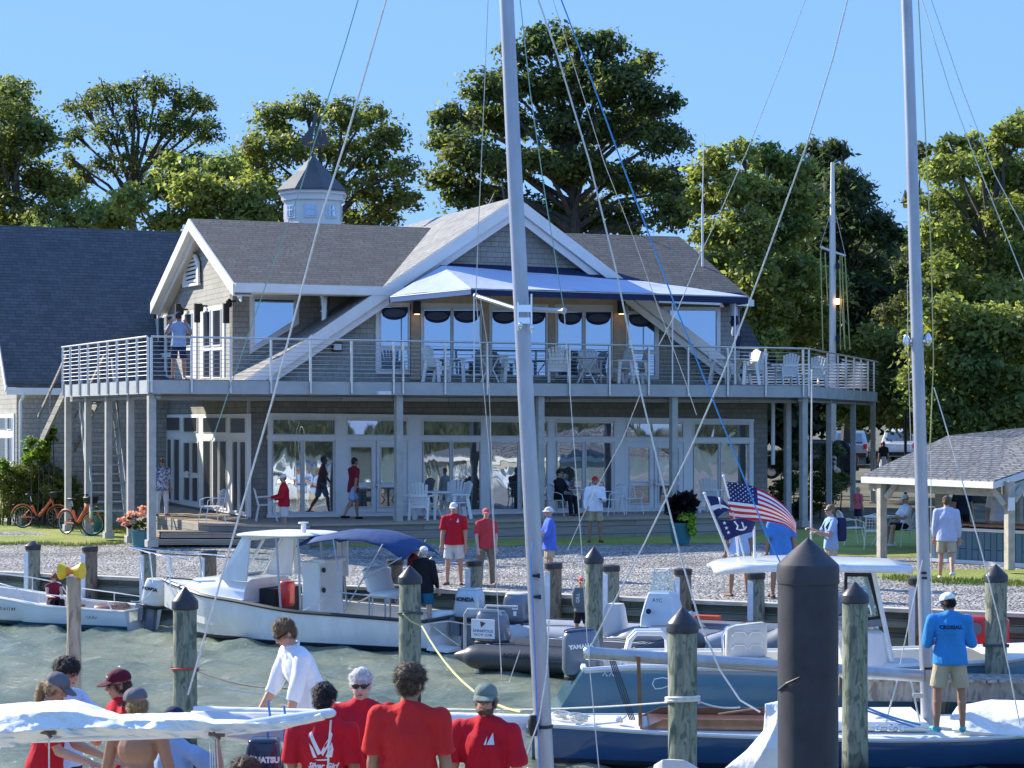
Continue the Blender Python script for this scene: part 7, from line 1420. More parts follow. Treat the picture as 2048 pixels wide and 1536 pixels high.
    return dict(t=t, shirt=so_, wrists=wr_, Rs=Rs, Fs=Fs, up=up, H=H, sp=sp, hc=hc, hf=hf2, hr=hr, hu=hu, Rt=Rt, Fw=Fw, body=o, bottom=bot)
def strands(o, n, ln, curl):
    rg = np.random.default_rng(n+int(ln*1000)); me = o.data; P_ = np.empty(len(me.polygons)*3); N_ = P_.copy(); me.polygons.foreach_get('center', P_); me.polygons.foreach_get('normal', N_); P_ = P_.reshape(-1, 3); N_ = N_.reshape(-1, 3)
    i = rg.integers(0, len(P_), n); p, nn_ = P_[i], N_[i]; d = nn_*.35+np.array([0, 0, -.75])+rg.normal(size=(n, 3))*curl*.6; d /= np.linalg.norm(d, axis=1)[:, None]; s = np.cross(d, nn_+rg.normal(size=(n, 3))*.2); s /= np.linalg.norm(s, axis=1)[:, None]+1e-6; L_ = ln*(.5+rg.random(n))[:, None]
    v = np.stack([p-s*.0022+nn_*.001, p+s*.0022+nn_*.001, p+d*L_+nn_*.010], 1).reshape(-1, 3); bm = bmesh.new(); bm.from_mesh(me); vs = [bm.verts.new(q) for q in v]
    for k in range(n): bm.faces.new(vs[3*k:3*k+3])
    bm.to_mesh(me); bm.free()
def vec2(d, s, Rs, Fs): return (Rs*(d[0]*s)+Fs*d[1]+Z*d[2]).normalized()
def onto(dec, target, direction, lift=.004):
    """press a decal mesh onto the cloth under it"""
    bm = bmesh.new(); bm.from_mesh(dec.data); bmesh.ops.triangulate(bm, faces=bm.faces)
    bmesh.ops.subdivide_edges(bm, edges=[e for e in bm.edges if e.calc_length() > .03], cuts=2, use_grid_fill=False)
    o1, o2 = parent_loc(dec), parent_loc(target); bvh = BVHTree.FromPolygons([v.co+o2 for v in target.data.vertices], [p.vertices for p in target.data.polygons]); d = V(direction).normalized()
    for v in bm.verts:
        h = bvh.ray_cast(v.co+o1-d*.6, d)
        if h[0]: v.co = h[0]-d*lift-o1
    bm.to_mesh(dec.data); bm.free()
def fix_head(px, pyh, Y, H, z=None):
    """base point so that the top of a standing head of height H lands on this photo pixel"""
    p = at(px, pyh, Y); return V((p.x, Y, p.z-H if z is None else z))
CREW = 'crew in red shirts on the near dock'
arm_dn = ((.14, .0, -1), (.04, .20, -1))
# --- foreground crew
P = person(fix_head(88, 1330, 15.6, 1.70), 1.70, 82, 'woman with long blond ponytail, dark grey cap and red shirt at the lower left', hair='hair blond', hstyle='pony', hat='cap grey', bottom='grey shorts', lean=(0, .12), head=(0, -22), detail=True, shirt='red shirt', wide=.10, skin='skin', la=((.1, .55, -1), (0, 1, -.25)), ra=((.1, .6, -1), (0, 1, -.2)), group=CREW)
P = person(fix_head(128, 1305, 17.2, 1.80), 1.80, 70, 'black haired man in a pale blue shirt behind the pale marker post', shirt='pale blue cloth', sleeve='short', hair='hair black', hstyle='curly', bottom='navy cloth', detail=True, ra=((.1, .6, -.9), (-.1, 1, .25)), la=((.2, .7, -.8), (.1, .9, .3)), head=(0, -15))
P = person(fix_head(243, 1326, 16.4, 1.78), 1.78, -62, 'crew man in a maroon cap raising a hand to his mouth', hair='hair brown', hat='cap maroon', shirt='red shirt', bottom='navy cloth', detail=True, ra=((.2, .5, -1), (-.35, .9, 1.0)), la=((.2, .3, -1), (.0, .6, -.8)), glasses=True, head=(6, -6), group=CREW)
q = MB(); c = P['hc']+P['hf']*.100+P['hu']*.058; q.ell(P['hc']+P['hf']*.085+P['hu']*.065, (.03, .004, .02), (P['hr'], P['hf'], P['hu'])); q.build('badge', MATS['white cloth'], P['t'], smooth=True)
P = person(fix_head(275, 1362, 14.9, 1.76), 1.76, 160, 'shirtless long haired man in a grey cap and patterned shorts, seen from behind', hair='hair blond', hstyle='bob', hat='cap grey', hatstyle='cap', top=False, skin='skin tan', bottom='board shorts', detail=True, head=(-62, -14), la=((.28, .05, -1), (.1, .25, -1)), ra=((.28, .05, -1), (.1, .25, -1)), glasses=True, build=1.05)
P = person(fix_head(345, 1402, 15.8, 1.70), 1.70, 150, 'person in a faded blue shirt hauling a white rope beside the mossy piling', hair='hair black', hat='navy cloth', shirt='sky shirt', sleeve='short', bottom='navy cloth', detail=True, ra=((.35, .1, -.25), (-.10, -.02, 1.0)), la=((.2, .4, -1), (0, .7, -.4)), head=(-20, -20), grip=(0, 1.2)); HAULER = P
P = person(V((at(630, 900, 17.9).x, 17.9, .99)), 1.84, -64, 'man in a white shirt and dark gloves bending over the boom', hair='hair sandy', hstyle='short', shirt='white cloth', sleeve='mid', bottom='grey shorts', detail=True, glasses=True, lean=(0, .42), head=(0, -26), ra=((.10, .52, -1), (0, .75, -.8)), la=((.0, .30, -1), (0, .35, -1)), gloves='black cloth', collar=True, ll=((.1, .05, -1), (.05, -.1, -1)), rl=((.1, .25, -1), (.05, -.1, -1)), build=1.05, seat=0.965)
P = person(fix_head(646, 1352, 14.6, 1.76), 1.76, 172, 'black haired man with a white sail emblem on the back of his red shirt', hair='hair black', shirt='red shirt', bottom='grey shorts', detail=True, head=(8, -22), la=arm_dn, ra=arm_dn, skin='skin tan', build=1.04, group=CREW); LOGO = P
P = person(fix_head(722, 1322, 16.0, 1.84), 1.84, 8, 'white haired man in sunglasses and red polo facing the camera', hair='hair white', shirt='red shirt', bottom='grey shorts', detail=True, glasses=True, head=(8, -10), collar=True, build=1.08, skin='skin pale', group=CREW, la=((.2, .1, -1), (-.1, .4, -1)), ra=((.2, .1, -1), (-.1, .4, -1)))
P = person(fix_head(818, 1316, 14.2, 1.88), 1.88, 176, 'tall curly haired man with his back turned, orange-red shirt', hair='hair brown', hstyle='curly', shirt='orange red shirt', bottom='khaki', detail=True, head=(22, -6), la=((.16, .03, -1), (.02, .22, -1)), ra=((.16, .03, -1), (.02, .22, -1)), build=1.07, wide=.112, skin='skin tan', group=CREW, untuck=.02)
P = person(fix_head(972, 1352, 15.0, 1.82), 1.82, -22, 'bearded man in a sage green cap and red shirt looking down', hair='hair brown', hat='cap green', beard='hair brown', shirt='red shirt', bottom='navy cloth', detail=True, glasses=True, head=(-14, 2), la=((.18, .0, -1), (.05, .18, -1)), ra=((.18, .12, -1), (-.0, .4, -1)), build=1.05, group=CREW)
q = MB(); 
c = P['sp'](.215)+P['Fs']*.25-P['Rs']*.06
for a_ in ((0, .05, .035), (.008, .0, .05)): pass
q.poly([c, c-P['Rs']*.05, c-P['Rs']*.028+Z*.085]); q.poly([c+P['Rs']*.004, c+P['Rs']*.022, c+P['Rs']*.004+Z*.06]); o = q.build('sail_emblem', MATS['white cloth'], P['t']); onto(o, P['shirt'], -P['Fs'])
P = person(fix_head(487, 1500, 15.2, 1.30), 1.74, -120, 'person with dark curly hair and sunglasses, only the head showing at the bottom edge', hair='hair brown', hstyle='curly', shirt='navy cloth', bottom='grey shorts', detail=True, glasses=True, head=(150, -8), seat=.45, ll=((.1, 1, .1), (.05, .1, -1)), rl=((.1, 1, .1), (.05, .1, -1)))
# emblem and words on the back of the red shirt
P = LOGO; bk = -P['Fs']; r_ = P['Rs']; c = P['sp'](.195)+P['Rs']*.03+bk*.25
E = lambda x, y: c+r_*x*.85+Z*y*.8
q = MB(); q.poly([E(-.125, .135), E(-.105, .15), E(-.01, -.035), E(-.045, -.055), E(-.075, .02), E(-.115, .10)]); q.poly([E(-.12, .05), E(-.085, .01), E(-.055, -.075), E(-.085, -.08)]); q.poly([E(.055, .15), E(.07, .125), E(.06, .05), E(.0, -.06), E(-.02, -.03), E(.045, .10)]); q.poly([E(.07, .06), E(.085, .0), E(.075, -.07), E(.02, -.07)]); q.poly([E(-.07, -.095), E(.05, -.085), E(.03, -.100), E(-.05, -.105)])
o = q.build('sail_emblem', MATS['white cloth'], P['t'], fixn=False); onto(o, P['shirt'], P['Fs'])
o = text('lettering', 'Silver Girl', E(-.01, -.150), r_, Z, .052, MATS['white cloth'], P['t'], 0.0, shear=.4, bold=.002); onto(o, P['shirt'], P['Fs'])
# --- man on the blue sailboat
bz_ = F7(0, 0, 0); p12 = at(1891, 900, 26.0); P = person(V((p12.x-.0, 25.75, .535)), 1.80, 178, 'man in a bright blue long sleeved shirt and khaki shorts standing on the blue sailboat', shirt='bright blue shirt', sleeve='long', bottom='khaki', hair='hair black', hat='white cloth', skin='skin tan', detail=True, head=(-48, -16), la=((.26, .12, -1), (-.35, .75, .1)), ra=((.22, .12, -1), (-.3, .75, .1)), shoes='shoe teal', build=1.12, wide=.118, ll=((.16, .0, -1), (.02, -.04, -1)), rl=((.14, .0, -1), (.02, -.04, -1)))
o = text('lettering', 'CROSSALL', P['sp'](.215)-P['Fs']*.25, P['Rs'], Z, .062, MATS['navy cloth'], P['t'], 0.0, bold=.003); onto(o, P['shirt'], P['Fs'])
# --- people by the bulkhead
def stand(px, pyf, z, **k): p = ong(px, pyf, z); return p
P = person(ong(908, 1170, .96), 1.80, -6, 'man in white cap, red T-shirt and white shorts on the bulkhead', shirt='red shirt', bottom='off white', hat='off white', glasses=True, hair='hair grey', build=1.1, head=(4, -4)); q = MB(); c = P['sp'](.22)+P['Fs']*.25-P['Rs']*.07; q.poly([c, c-P['Rs']*.05, c-P['Rs']*.025+Z*.09]); o = q.build('sail_emblem', MATS['white cloth'], P['t']); onto(o, P['shirt'], -P['Fs'])
P = person(ong(972, 1171, .96), 1.68, 12, 'woman in pink cap, red polo shirt and khaki trousers', shirt='pink red', bottom='brown trousers', blen='long', hat='cap pink', hair='hair sandy', collar=True, wide=.103, la=((.16, .10, -1), (-.08, .35, -1)), ra=((.16, .10, -1), (-.08, .35, -1)), skin='skin pale')
P = person(F2.n(.55, .1, .33), 1.70, 150, 'person in a black jacket, white cap and blue shorts on the launch', shirt='black cloth', sleeve='long', bottom='teal shorts', hat='white cloth', hair='hair grey', la=((.5, .0, -1), (-.5, .5, -.45)), ra=((.2, .1, -1), (0, .5, -1)), head=(-30, -5), untuck=.03, build=1.12, skin='skin pale')
q = MB(); c = P['sp'](.08)-P['Fs']*.25-P['Rs']*.14
P = person(F2.n(1.08, -.45, .33), 1.74, 80, 'grey haired person in a maroon jacket in the launch behind a piling', shirt='maroon', sleeve='long', bottom='navy cloth', blen='long', hair='hair grey', hstyle='curly', lean=(0, -.05), head=(0, 8), la=((.2, .5, -1), (0, 1, -.1)), build=1.1)
P = person(F4b.n(.35, .15, .34), 1.28, 165, 'girl in a coral cap and grey life vest standing in the inflatable', shirt='grey cloth', sleeve='none', bottom='black cloth', hat='cap coral', hair='hair blond', hstyle='pony', skin='skin tan', wide=.095, head=(-30, -10), build=1.0, la=((.1, .3, -1), (0, .8, -.3)), ra=((.1, .3, -1), (0, .8, -.3)))
q = MB(); rbox(q, P['sp'](.16), (.34, .26, .36), (P['Rs'], P['Fs'], Z), .10); q.build('life_vest', MATS['grey cloth'], P['t'], smooth=True)
o = text('lettering', 'GILL', P['sp'](.17)-P['Fs']*.30, Z, -P['Rs'], .09, MATS['white cloth'], P['t'], .0); onto(o, bpy.data.objects[P['t'].children[-2].name], P['Fs'])
P = person(ong(1099, 1163, .96), 1.66, -80, 'person in a royal blue shirt and white sun hat holding a pale bag', shirt='royal shirt', sleeve='mid', bottom='khaki', hat='off white', hatstyle='bucket', hair='hair grey', ra=((.1, .35, -1), (-.1, 1, .1)), la=((.1, .35, -1), (-.1, 1, .1)), build=1.15, untuck=.06)
q = MB(); rbox(q, P['sp'](.13)+P['Fs']*.26, (.14, .12, .22), (P['Rs'], P['Fs'], Z), .04); q.build('bag', MATS['white cloth'], P['t'], smooth=True)
pg = gp(1190, 1086); P = person(pg+Z*.02, 1.78, 5, 'man in a red backwards cap and pale long sleeved shirt by the patio edge', shirt='white cloth', sleeve='long', bottom='khaki', hat='cap red', hair='hair brown', hatback=True, la=((.15, .2, -1), (-.45, .8, .15)), ra=((.2, .1, -1), (.05, .3, -.9)), untuck=.02, build=1.1, skin='skin tan')
P = person(fac(1118, 1000, 1.6).to_3d()*V((1, 1, 0)).length*0+V((fac(1118, 1000, 1.6).x, fac(1118, 1000, 1.6).y, PZ)), 1.78, 60, 'seated man in dark clothes and sunglasses at a patio table', shirt='black cloth', sleeve='long', bottom='black cloth', blen='long', hair='hair black', glasses=True, seat=.50, ll=((.12, 1, .0), (.05, .1, -1)), rl=((.12, 1, .0), (.05, .1, -1)), ra=((.1, .6, -.8), (-.1, 1, .2)), la=((.1, .6, -.8), (-.1, 1, .2)))
fp = lambda px, off: V((fac(px, 1000, off).x, fac(px, 1000, off).y, PZ))
P = person(fp(706, 1.5), 1.76, 125, 'man in a maroon T-shirt striding past the patio doors', shirt='maroon', bottom='sky shirt', blen='shorts', hair='hair black', skin='skin tan', ll=((.05, .42, -1), (.05, .12, -1)), rl=((.05, -.32, -1), (.05, -.62, -1)), la=((.2, .35, -1), (.1, .7, -.8)), ra=((.3, -.35, -1), (.2, -.2, -1)), lean=(0, .06), untuck=.04, shoes='black cloth')
pg = at(568, 900, 53.7); P = person(V((pg.x, 53.7, 1.38)), 1.70, -72, 'person in a white cap and red jacket walking with a cup', shirt='red shirt', sleeve='long', bottom='off white', hat='off white', hair='hair brown', la=((.12, .3, -1), (0, .9, -.2)), ra=((.12, .3, -1), (0, .9, -.1)), head=(0, -12), build=1.12)
pl3 = V((fb(322, 1000, 1.4).x, fb(322, 1000, 1.4).y, PZ)); pl3 = V((at(324, 900, 57.5).x, 57.5, PZ)); P = person(pl3, 1.66, 30, 'woman in a blue and white floral blouse and white trousers by the deck post', shirt='floral print', sleeve='mid', bottom='white cloth', blen='long', hair='hair brown', glasses=True, wide=.10, build=1.1, untuck=.05, skin='skin tan')
dp = onpl(357, 700, T1+W*.9, W); dp.z = DZ; P = person(dp, 1.80, 8, 'photographer in a light blue shirt and navy shorts aiming a camera from the upper deck', shirt='sky shirt', bottom='navy cloth', hair='hair brown', hat='navy cloth', skin='skin tan', la=((.35, .45, -.6), (-.55, .55, 1.1)), ra=((.35, .45, -.6), (-.55, .5, 1.1)))
cm_ = P['hc']+P['hf']*.16; q = MB(); q.box(cm_-P['hf']*.04, (.15, .08, .10), (P['Rs'], P['hf'], Z)); q.cyl(cm_, cm_+P['hf']*.14, .035, .045, 14); ct = q.build('camera', MATS['black metal'], None); tag(ct, 'black camera held up by the photographer on the deck', 'camera')
P = person(F1(2.35, .05, .16), 1.42, 25, 'auburn haired child in a red vest sitting in the skiff', shirt='maroon', sleeve='none', bottom='black cloth', blen='long', hair='hair auburn', hstyle='curly', seat=.30, ll=((.12, 1, .15), (.05, .2, -1)), rl=((.12, 1, .15), (.05, .2, -1)), la=((.1, .4, -.8), (-.3, 1, .0)), ra=((.1, .4, -.8), (-.3, 1, .0)), head=(0, -28), skin='skin pale', wide=.10)
P = person(ong(1478, 1193, .96), 1.80, 195, 'man in a light blue shirt and pale shorts behind the flags', shirt='pale blue cloth', sleeve='short', bottom='stone', hair='hair grey', skin='skin tan', ll=((.16, 0, -1), (.05, 0, -1)), rl=((.16, 0, -1), (.05, 0, -1)), build=1.15)
P = person(ong(1562, 1196, .96), 1.84, 180, 'man in a blue T-shirt and patterned shorts behind the striped flag', shirt='blue shirt', bottom='mixed shorts', hair='hair auburn', skin='skin tan', build=1.18, untuck=.05, ll=((.12, 0, -1), (.05, 0, -1)))
P = person(ong(1662, 1182, .96), 1.82, -78, 'man in sunglasses with a dark backpack holding a thin pole', shirt='sky shirt', bottom='khaki', hair='hair sandy', glasses=True, head=(0, -4), la=((.1, .45, -1), (-.1, 1, .3)), ra=((.1, .45, -1), (-.2, 1, .55)), grip=(1, 1.2)); BP = P
q = MB(); rbox(q, P['sp'](.17)-P['Fs']*.20, (.32, .20, .48), (P['Rs'], P['Fs'], Z), .09); q.tube([P['sp'](.27)-P['Fs']*.12+P['Rs']*.1, P['sp'](.30)+P['Rs']*.10, P['sp'](.2)+P['Fs']*.14+P['Rs']*.1, P['sp'](.08)+P['Rs']*.14], .020, 8); q.tube([P['sp'](.27)-P['Fs']*.12-P['Rs']*.1, P['sp'](.30)-P['Rs']*.10, P['sp'](.2)+P['Fs']*.14-P['Rs']*.1, P['sp'](.08)-P['Rs']*.14], .020, 8); bpk = q.build('backpack', MATS['navy cloth'], None, smooth=True); tag(bpk, 'dark backpack on the man holding the thin pole', 'backpack')
P = person(gp(1893, 1160)+Z*.02, 1.80, 165, 'man in a pale blue shirt and khaki shorts walking past the bar', shirt='floral', sleeve='long', bottom='khaki', hair='hair brown', skin='skin', ll=((.06, .1, -1), (.05, -.05, -1)), rl=((.06, -.15, -1), (.05, -.8, -1)), head=(-10, 0), untuck=.03, build=1.12, shoes='shoe white')
P = person(V((at(1812, 900, 51.5).x, 51.5, 1.28)), 1.78, -75, 'seated man in a white shirt and cream cap under the pavilion edge', shirt='white cloth', bottom='black cloth', hat='off white', hair='hair grey', seat=.50, ll=((.12, 1, .0), (.05, .05, -1)), rl=((.12, 1, .0), (.05, .05, -1)), la=((.1, .5, -.8), (-.1, 1, .1)), ra=((.1, .5, -.8), (-.1, 1, .1)), head=(0, -15), shoes='shoe white')
pz_ = gat(1767, 96); P = person(pz_, 1.68, 180, 'distant woman in a dark top and striped skirt beside the parked cars', shirt='black cloth', sleeve='short', bottom='striped skirt', blen='skirt', hair='hair black', hstyle='bob', wide=.10)
P = person(V((at(1716, 900, 60).x, 60, gz(60, 10))), 1.30, 120, 'small figure in a bright pink top beyond the wicker chairs', shirt='cap pink', bottom='navy cloth', hair='hair blond', hstyle='bob')
P = person(V((at(1925, 900, 50.5).x, 50.5, 1.28)), 1.78, 20, 'bartender in a dark shirt standing behind the outdoor bar', shirt='navy cloth', bottom='black cloth', hair='hair brown', blen='long')
P = person(V((at(1995, 900, 48.0).x, 48.0, 1.28)), 1.72, -30, 'person in a white shirt standing behind the outdoor bar', shirt='white cloth', bottom='khaki', hair='hair grey', blen='long')
# ================================================================ FLAGS, POLES, BICYCLES, FURNITURE
M('flag red', (0.60, 0.02, 0.03), 0.8, var=0.06); M('flag white', (0.80, 0.80, 0.82), 0.8, var=0.04); M('flag navy', (0.012, 0.02, 0.11), 0.8, var=0.05); M('bike orange', (0.72, 0.13, 0.025), 0.35, var=0.1, coat=0.4)
def spline(tab, t):
    x = t*(len(tab)-1); i = min(int(x), len(tab)-2); u = x-i; p0, p1, p2, p3 = tab[max(i-1, 0)], tab[i], tab[i+1], tab[min(i+2, len(tab)-1)]
    return tuple(0.5*((2*b)+(c-a)*u+(2*a-5*b+4*c-d)*u*u+(-a+3*b-3*c+d)*u**3) for a, b, c, d in zip(p0, p1, p2, p3))
def star(m, c, r, ux, uy): m.add([c+(ux*math.sin(i*math.pi/5)+uy*math.cos(i*math.pi/5))*(r if i % 2 == 0 else r*.42) for i in range(10)], [tuple(range(10))])
YF = 29.7
f1 = empty('flag', at(1489, 1113, YF), 'stars and stripes flag streaming from a leaning white staff on the T-top', 'flag')
m = MB(); m.tube([at(1489, 1116, YF), at(1448, 955, YF)], .012, 8); m.ell(at(1447, 952, YF), (.022, .022, .022)); m.build('staff', MATS['white trim'], f1, smooth=True)
top_ = [(1451, 964), (1480, 966), (1510, 974), (1545, 992), (1575, 1018), (1592, 1045)]; bot_ = [(1460, 1036), (1485, 1040), (1515, 1041), (1545, 1045), (1572, 1052), (1592, 1068)]
def FP(u, v): a, b_ = spline(top_, u), spline(bot_, u); x, y = a[0]+(b_[0]-a[0])*v, a[1]+(b_[1]-a[1])*v; return at(x, y, YF+.10*math.sin(u*6.5+v*1.2)*u+.05*math.sin(v*7+u*3))
m = MB(); NU, NV = 26, 26
for i in range(NU+1):
    for j in range(NV+1): m.v.append(FP(i/NU, j/NV))
for i in range(NU):
    for j in range(NV): k = i*(NV+1)+j; m.f.append((k, k+NV+1, k+NV+2, k+1)); m.mi.append(2 if (i < NU*.40 and j < 14) else ((j//2) % 2))
o = m.build('cloth', [MATS['flag red'], MATS['flag white'], MATS['flag navy']], f1, smooth=True, auto=89); o.modifiers.new('s', 'SOLIDIFY').thickness = .003
m = MB()
for r_ in range(9):
    for c_ in range(6 if r_ % 2 == 0 else 5):
        u, v = (.035+c_*.066+(0 if r_ % 2 == 0 else .033)), .035+r_*.056; p = FP(u, v); star(m, p+V((0, -.012, 0)), .013, V((1, 0, 0)), Z)
m.build('stars', MATS['flag white'], f1, fixn=False)
f2 = empty('flag', at(1460, 1112, YF), 'navy pennants, one swallow-tailed with white and one with three stars, on a leaning staff', 'flag')
m = MB(); m.tube([at(1460, 1114, YF-.1), at(1410, 990, YF-.1)], .017, 8); m.ell(at(1409, 987, YF-.1), (.024, .024, .024)); m.build('staff', MATS['white trim'], f2, smooth=True)
def patch(name, tp, bt_, matf, par, Y, n=14):
    m = MB()
    for i in range(n+1):
        for j in range(n+1): u, v = i/n, j/n; a, b_ = spline(tp, u), spline(bt_, u); m.v.append(at(a[0]+(b_[0]-a[0])*v, a[1]+(b_[1]-a[1])*v, Y+.06*math.sin(u*6+v)))
    for i in range(n):
        for j in range(n): k = i*(n+1)+j; m.f.append((k, k+n+1, k+n+2, k+1)); m.mi.append(matf((i+.5)/n, (j+.5)/n))
    o = m.build(name, [MATS['flag navy'], MATS['flag white'], MATS['flag red']], par, smooth=True, auto=89); o.modifiers.new('s', 'SOLIDIFY').thickness = .003
patch('burgee', [(1414, 992), (1432, 993), (1446, 1000), (1462, 1018)], [(1434, 1038), (1440, 1030), (1450, 1024), (1463, 1020)], lambda u, v: 1 if (.42 < v < .62) or (.42 < u < .52 and v < .7) else 0, f2, YF-.12)
patch('star_pennant', [(1434, 1038), (1455, 1040), (1480, 1036), (1511, 1044)], [(1452, 1082), (1470, 1074), (1488, 1068), (1505, 1064)], lambda u, v: 0, f2, YF-.10)
m = MB()
for x, y in ((1449, 1046), (1453, 1056), (1457, 1065)): star(m, at(x, y, YF-.2), .030, V((1, 0, 0)), Z)
m.build('stars', MATS['flag white'], f2, fixn=False)
m = MB(); pts = [(1469, 1043), (1476, 1052), (1474, 1058), (1480, 1060), (1489, 1059), (1493, 1053)]; m.tube([at(x, y, YF-.2) for x, y in pts], .012, 6); m.tube([at(1484, 1044, YF-.2), at(1489, 1058, YF-.2)], .010, 6); m.build('anchor_mark', MATS['flag white'], f2)
m = MB(); m.tube([at(1509, 1113, YF+.1), at(1508, 1052, YF+.1)], .017, 8); m.cyl(at(1510, 1116, YF+.1), at(1510, 1105, YF+.1), .026, n=10); o = m.build('aerial', MATS['white trim'], t6, smooth=True)
pb = BP['wrists']; pc = (pb[0]+pb[1])/2; pb_ = ong(1633, 1160, .96); x0 = V((pb[1].x-.02, pb[1].y, 0))
pl = empty('pole', V((x0.x, x0.y, .97)), 'thin pale pole standing upright in the hands of the man with the backpack', 'pole'); m = MB(); m.tube([V((x0.x-.0, x0.y-.03, .97)), V((x0.x+.01, x0.y-.03, 3.4)), V((x0.x+.02, x0.y-.03, ZC-(742-HY)*x0.y/FL))], [.022, .020, .012], 8); m.ell(V((x0.x+.02, x0.y-.03, ZC-(742-HY)*x0.y/FL)), (.02, .02, .03)); m.build('shaft', MATS['off white'], pl, smooth=True)
# signal mast behind the deck
YM = 77.0; sm_ = empty('signal_mast', V((at(1665, 900, YM).x, YM, gz(YM, 12))), 'white signal mast with yardarm and halyards rising behind the deck', 'flagpole')
m = MB(); bx = at(1665, 900, YM).x; m.tube([V((bx, YM, gz(YM, 12))), V((bx, YM, ZC+(840-500)*YM/FL)), V((bx, YM, ZC+(840-325)*YM/FL))], [.15, .12, .07], 14); m.build('pole', MATS['white trim'], sm_, smooth=True)
m = MB(); ya, yb = at(1640, 494, YM), at(1691, 512, YM); m.tube([ya, yb], .045, 8); m.tube([ya, at(1660, 430, YM)], .010, 4); m.tube([yb, at(1672, 430, YM)], .010, 4); m.build('yardarm', MATS['white trim'], sm_, smooth=True)
m = MB()
for a, b in (((1641, 500), (1646, 700)), ((1650, 505), (1655, 600)), ((1680, 512), (1681, 700)), ((1684, 512), (1690, 700)), ((1690, 514), (1700, 700)), ((1677, 520), (1690, 700))): m.tube([at(*a, YM-.1), at(*b, YM-.1)], .022, 5)
m.build('halyard', MATS['rope yellow'], sm_)
for y, nm in ((532, 'signal_lamp'), (603, 'signal_lamp'), (677, 'signal_lamp')):
    m = MB(); c = at(1675, y, YM-.2); m.box(c, (.14, .14, .22)); m.build(nm, MATS['lamp glow' if y == 603 else 'navy canvas'], sm_, bevel=.02)
# lamp post far right of the deck
lp = empty('lamp_post', V((at(1811, 900, 75).x, 75, gz(75, 14))), 'thin black lamp post between the deck and the right mast', 'lamp post'); m = MB(); c = V((at(1811, 900, 75).x, 75, gz(75, 14))); m.cyl(c, V((c.x, 75, at(1811, 775, 75).z)), .06, .045, 10); m.lathe(at(1811, 775, 75), [(.05, 0), (.16, .05), (.18, .3), (.05, .42)], 10); m.build('post', MATS['black metal'], lp, smooth=True)
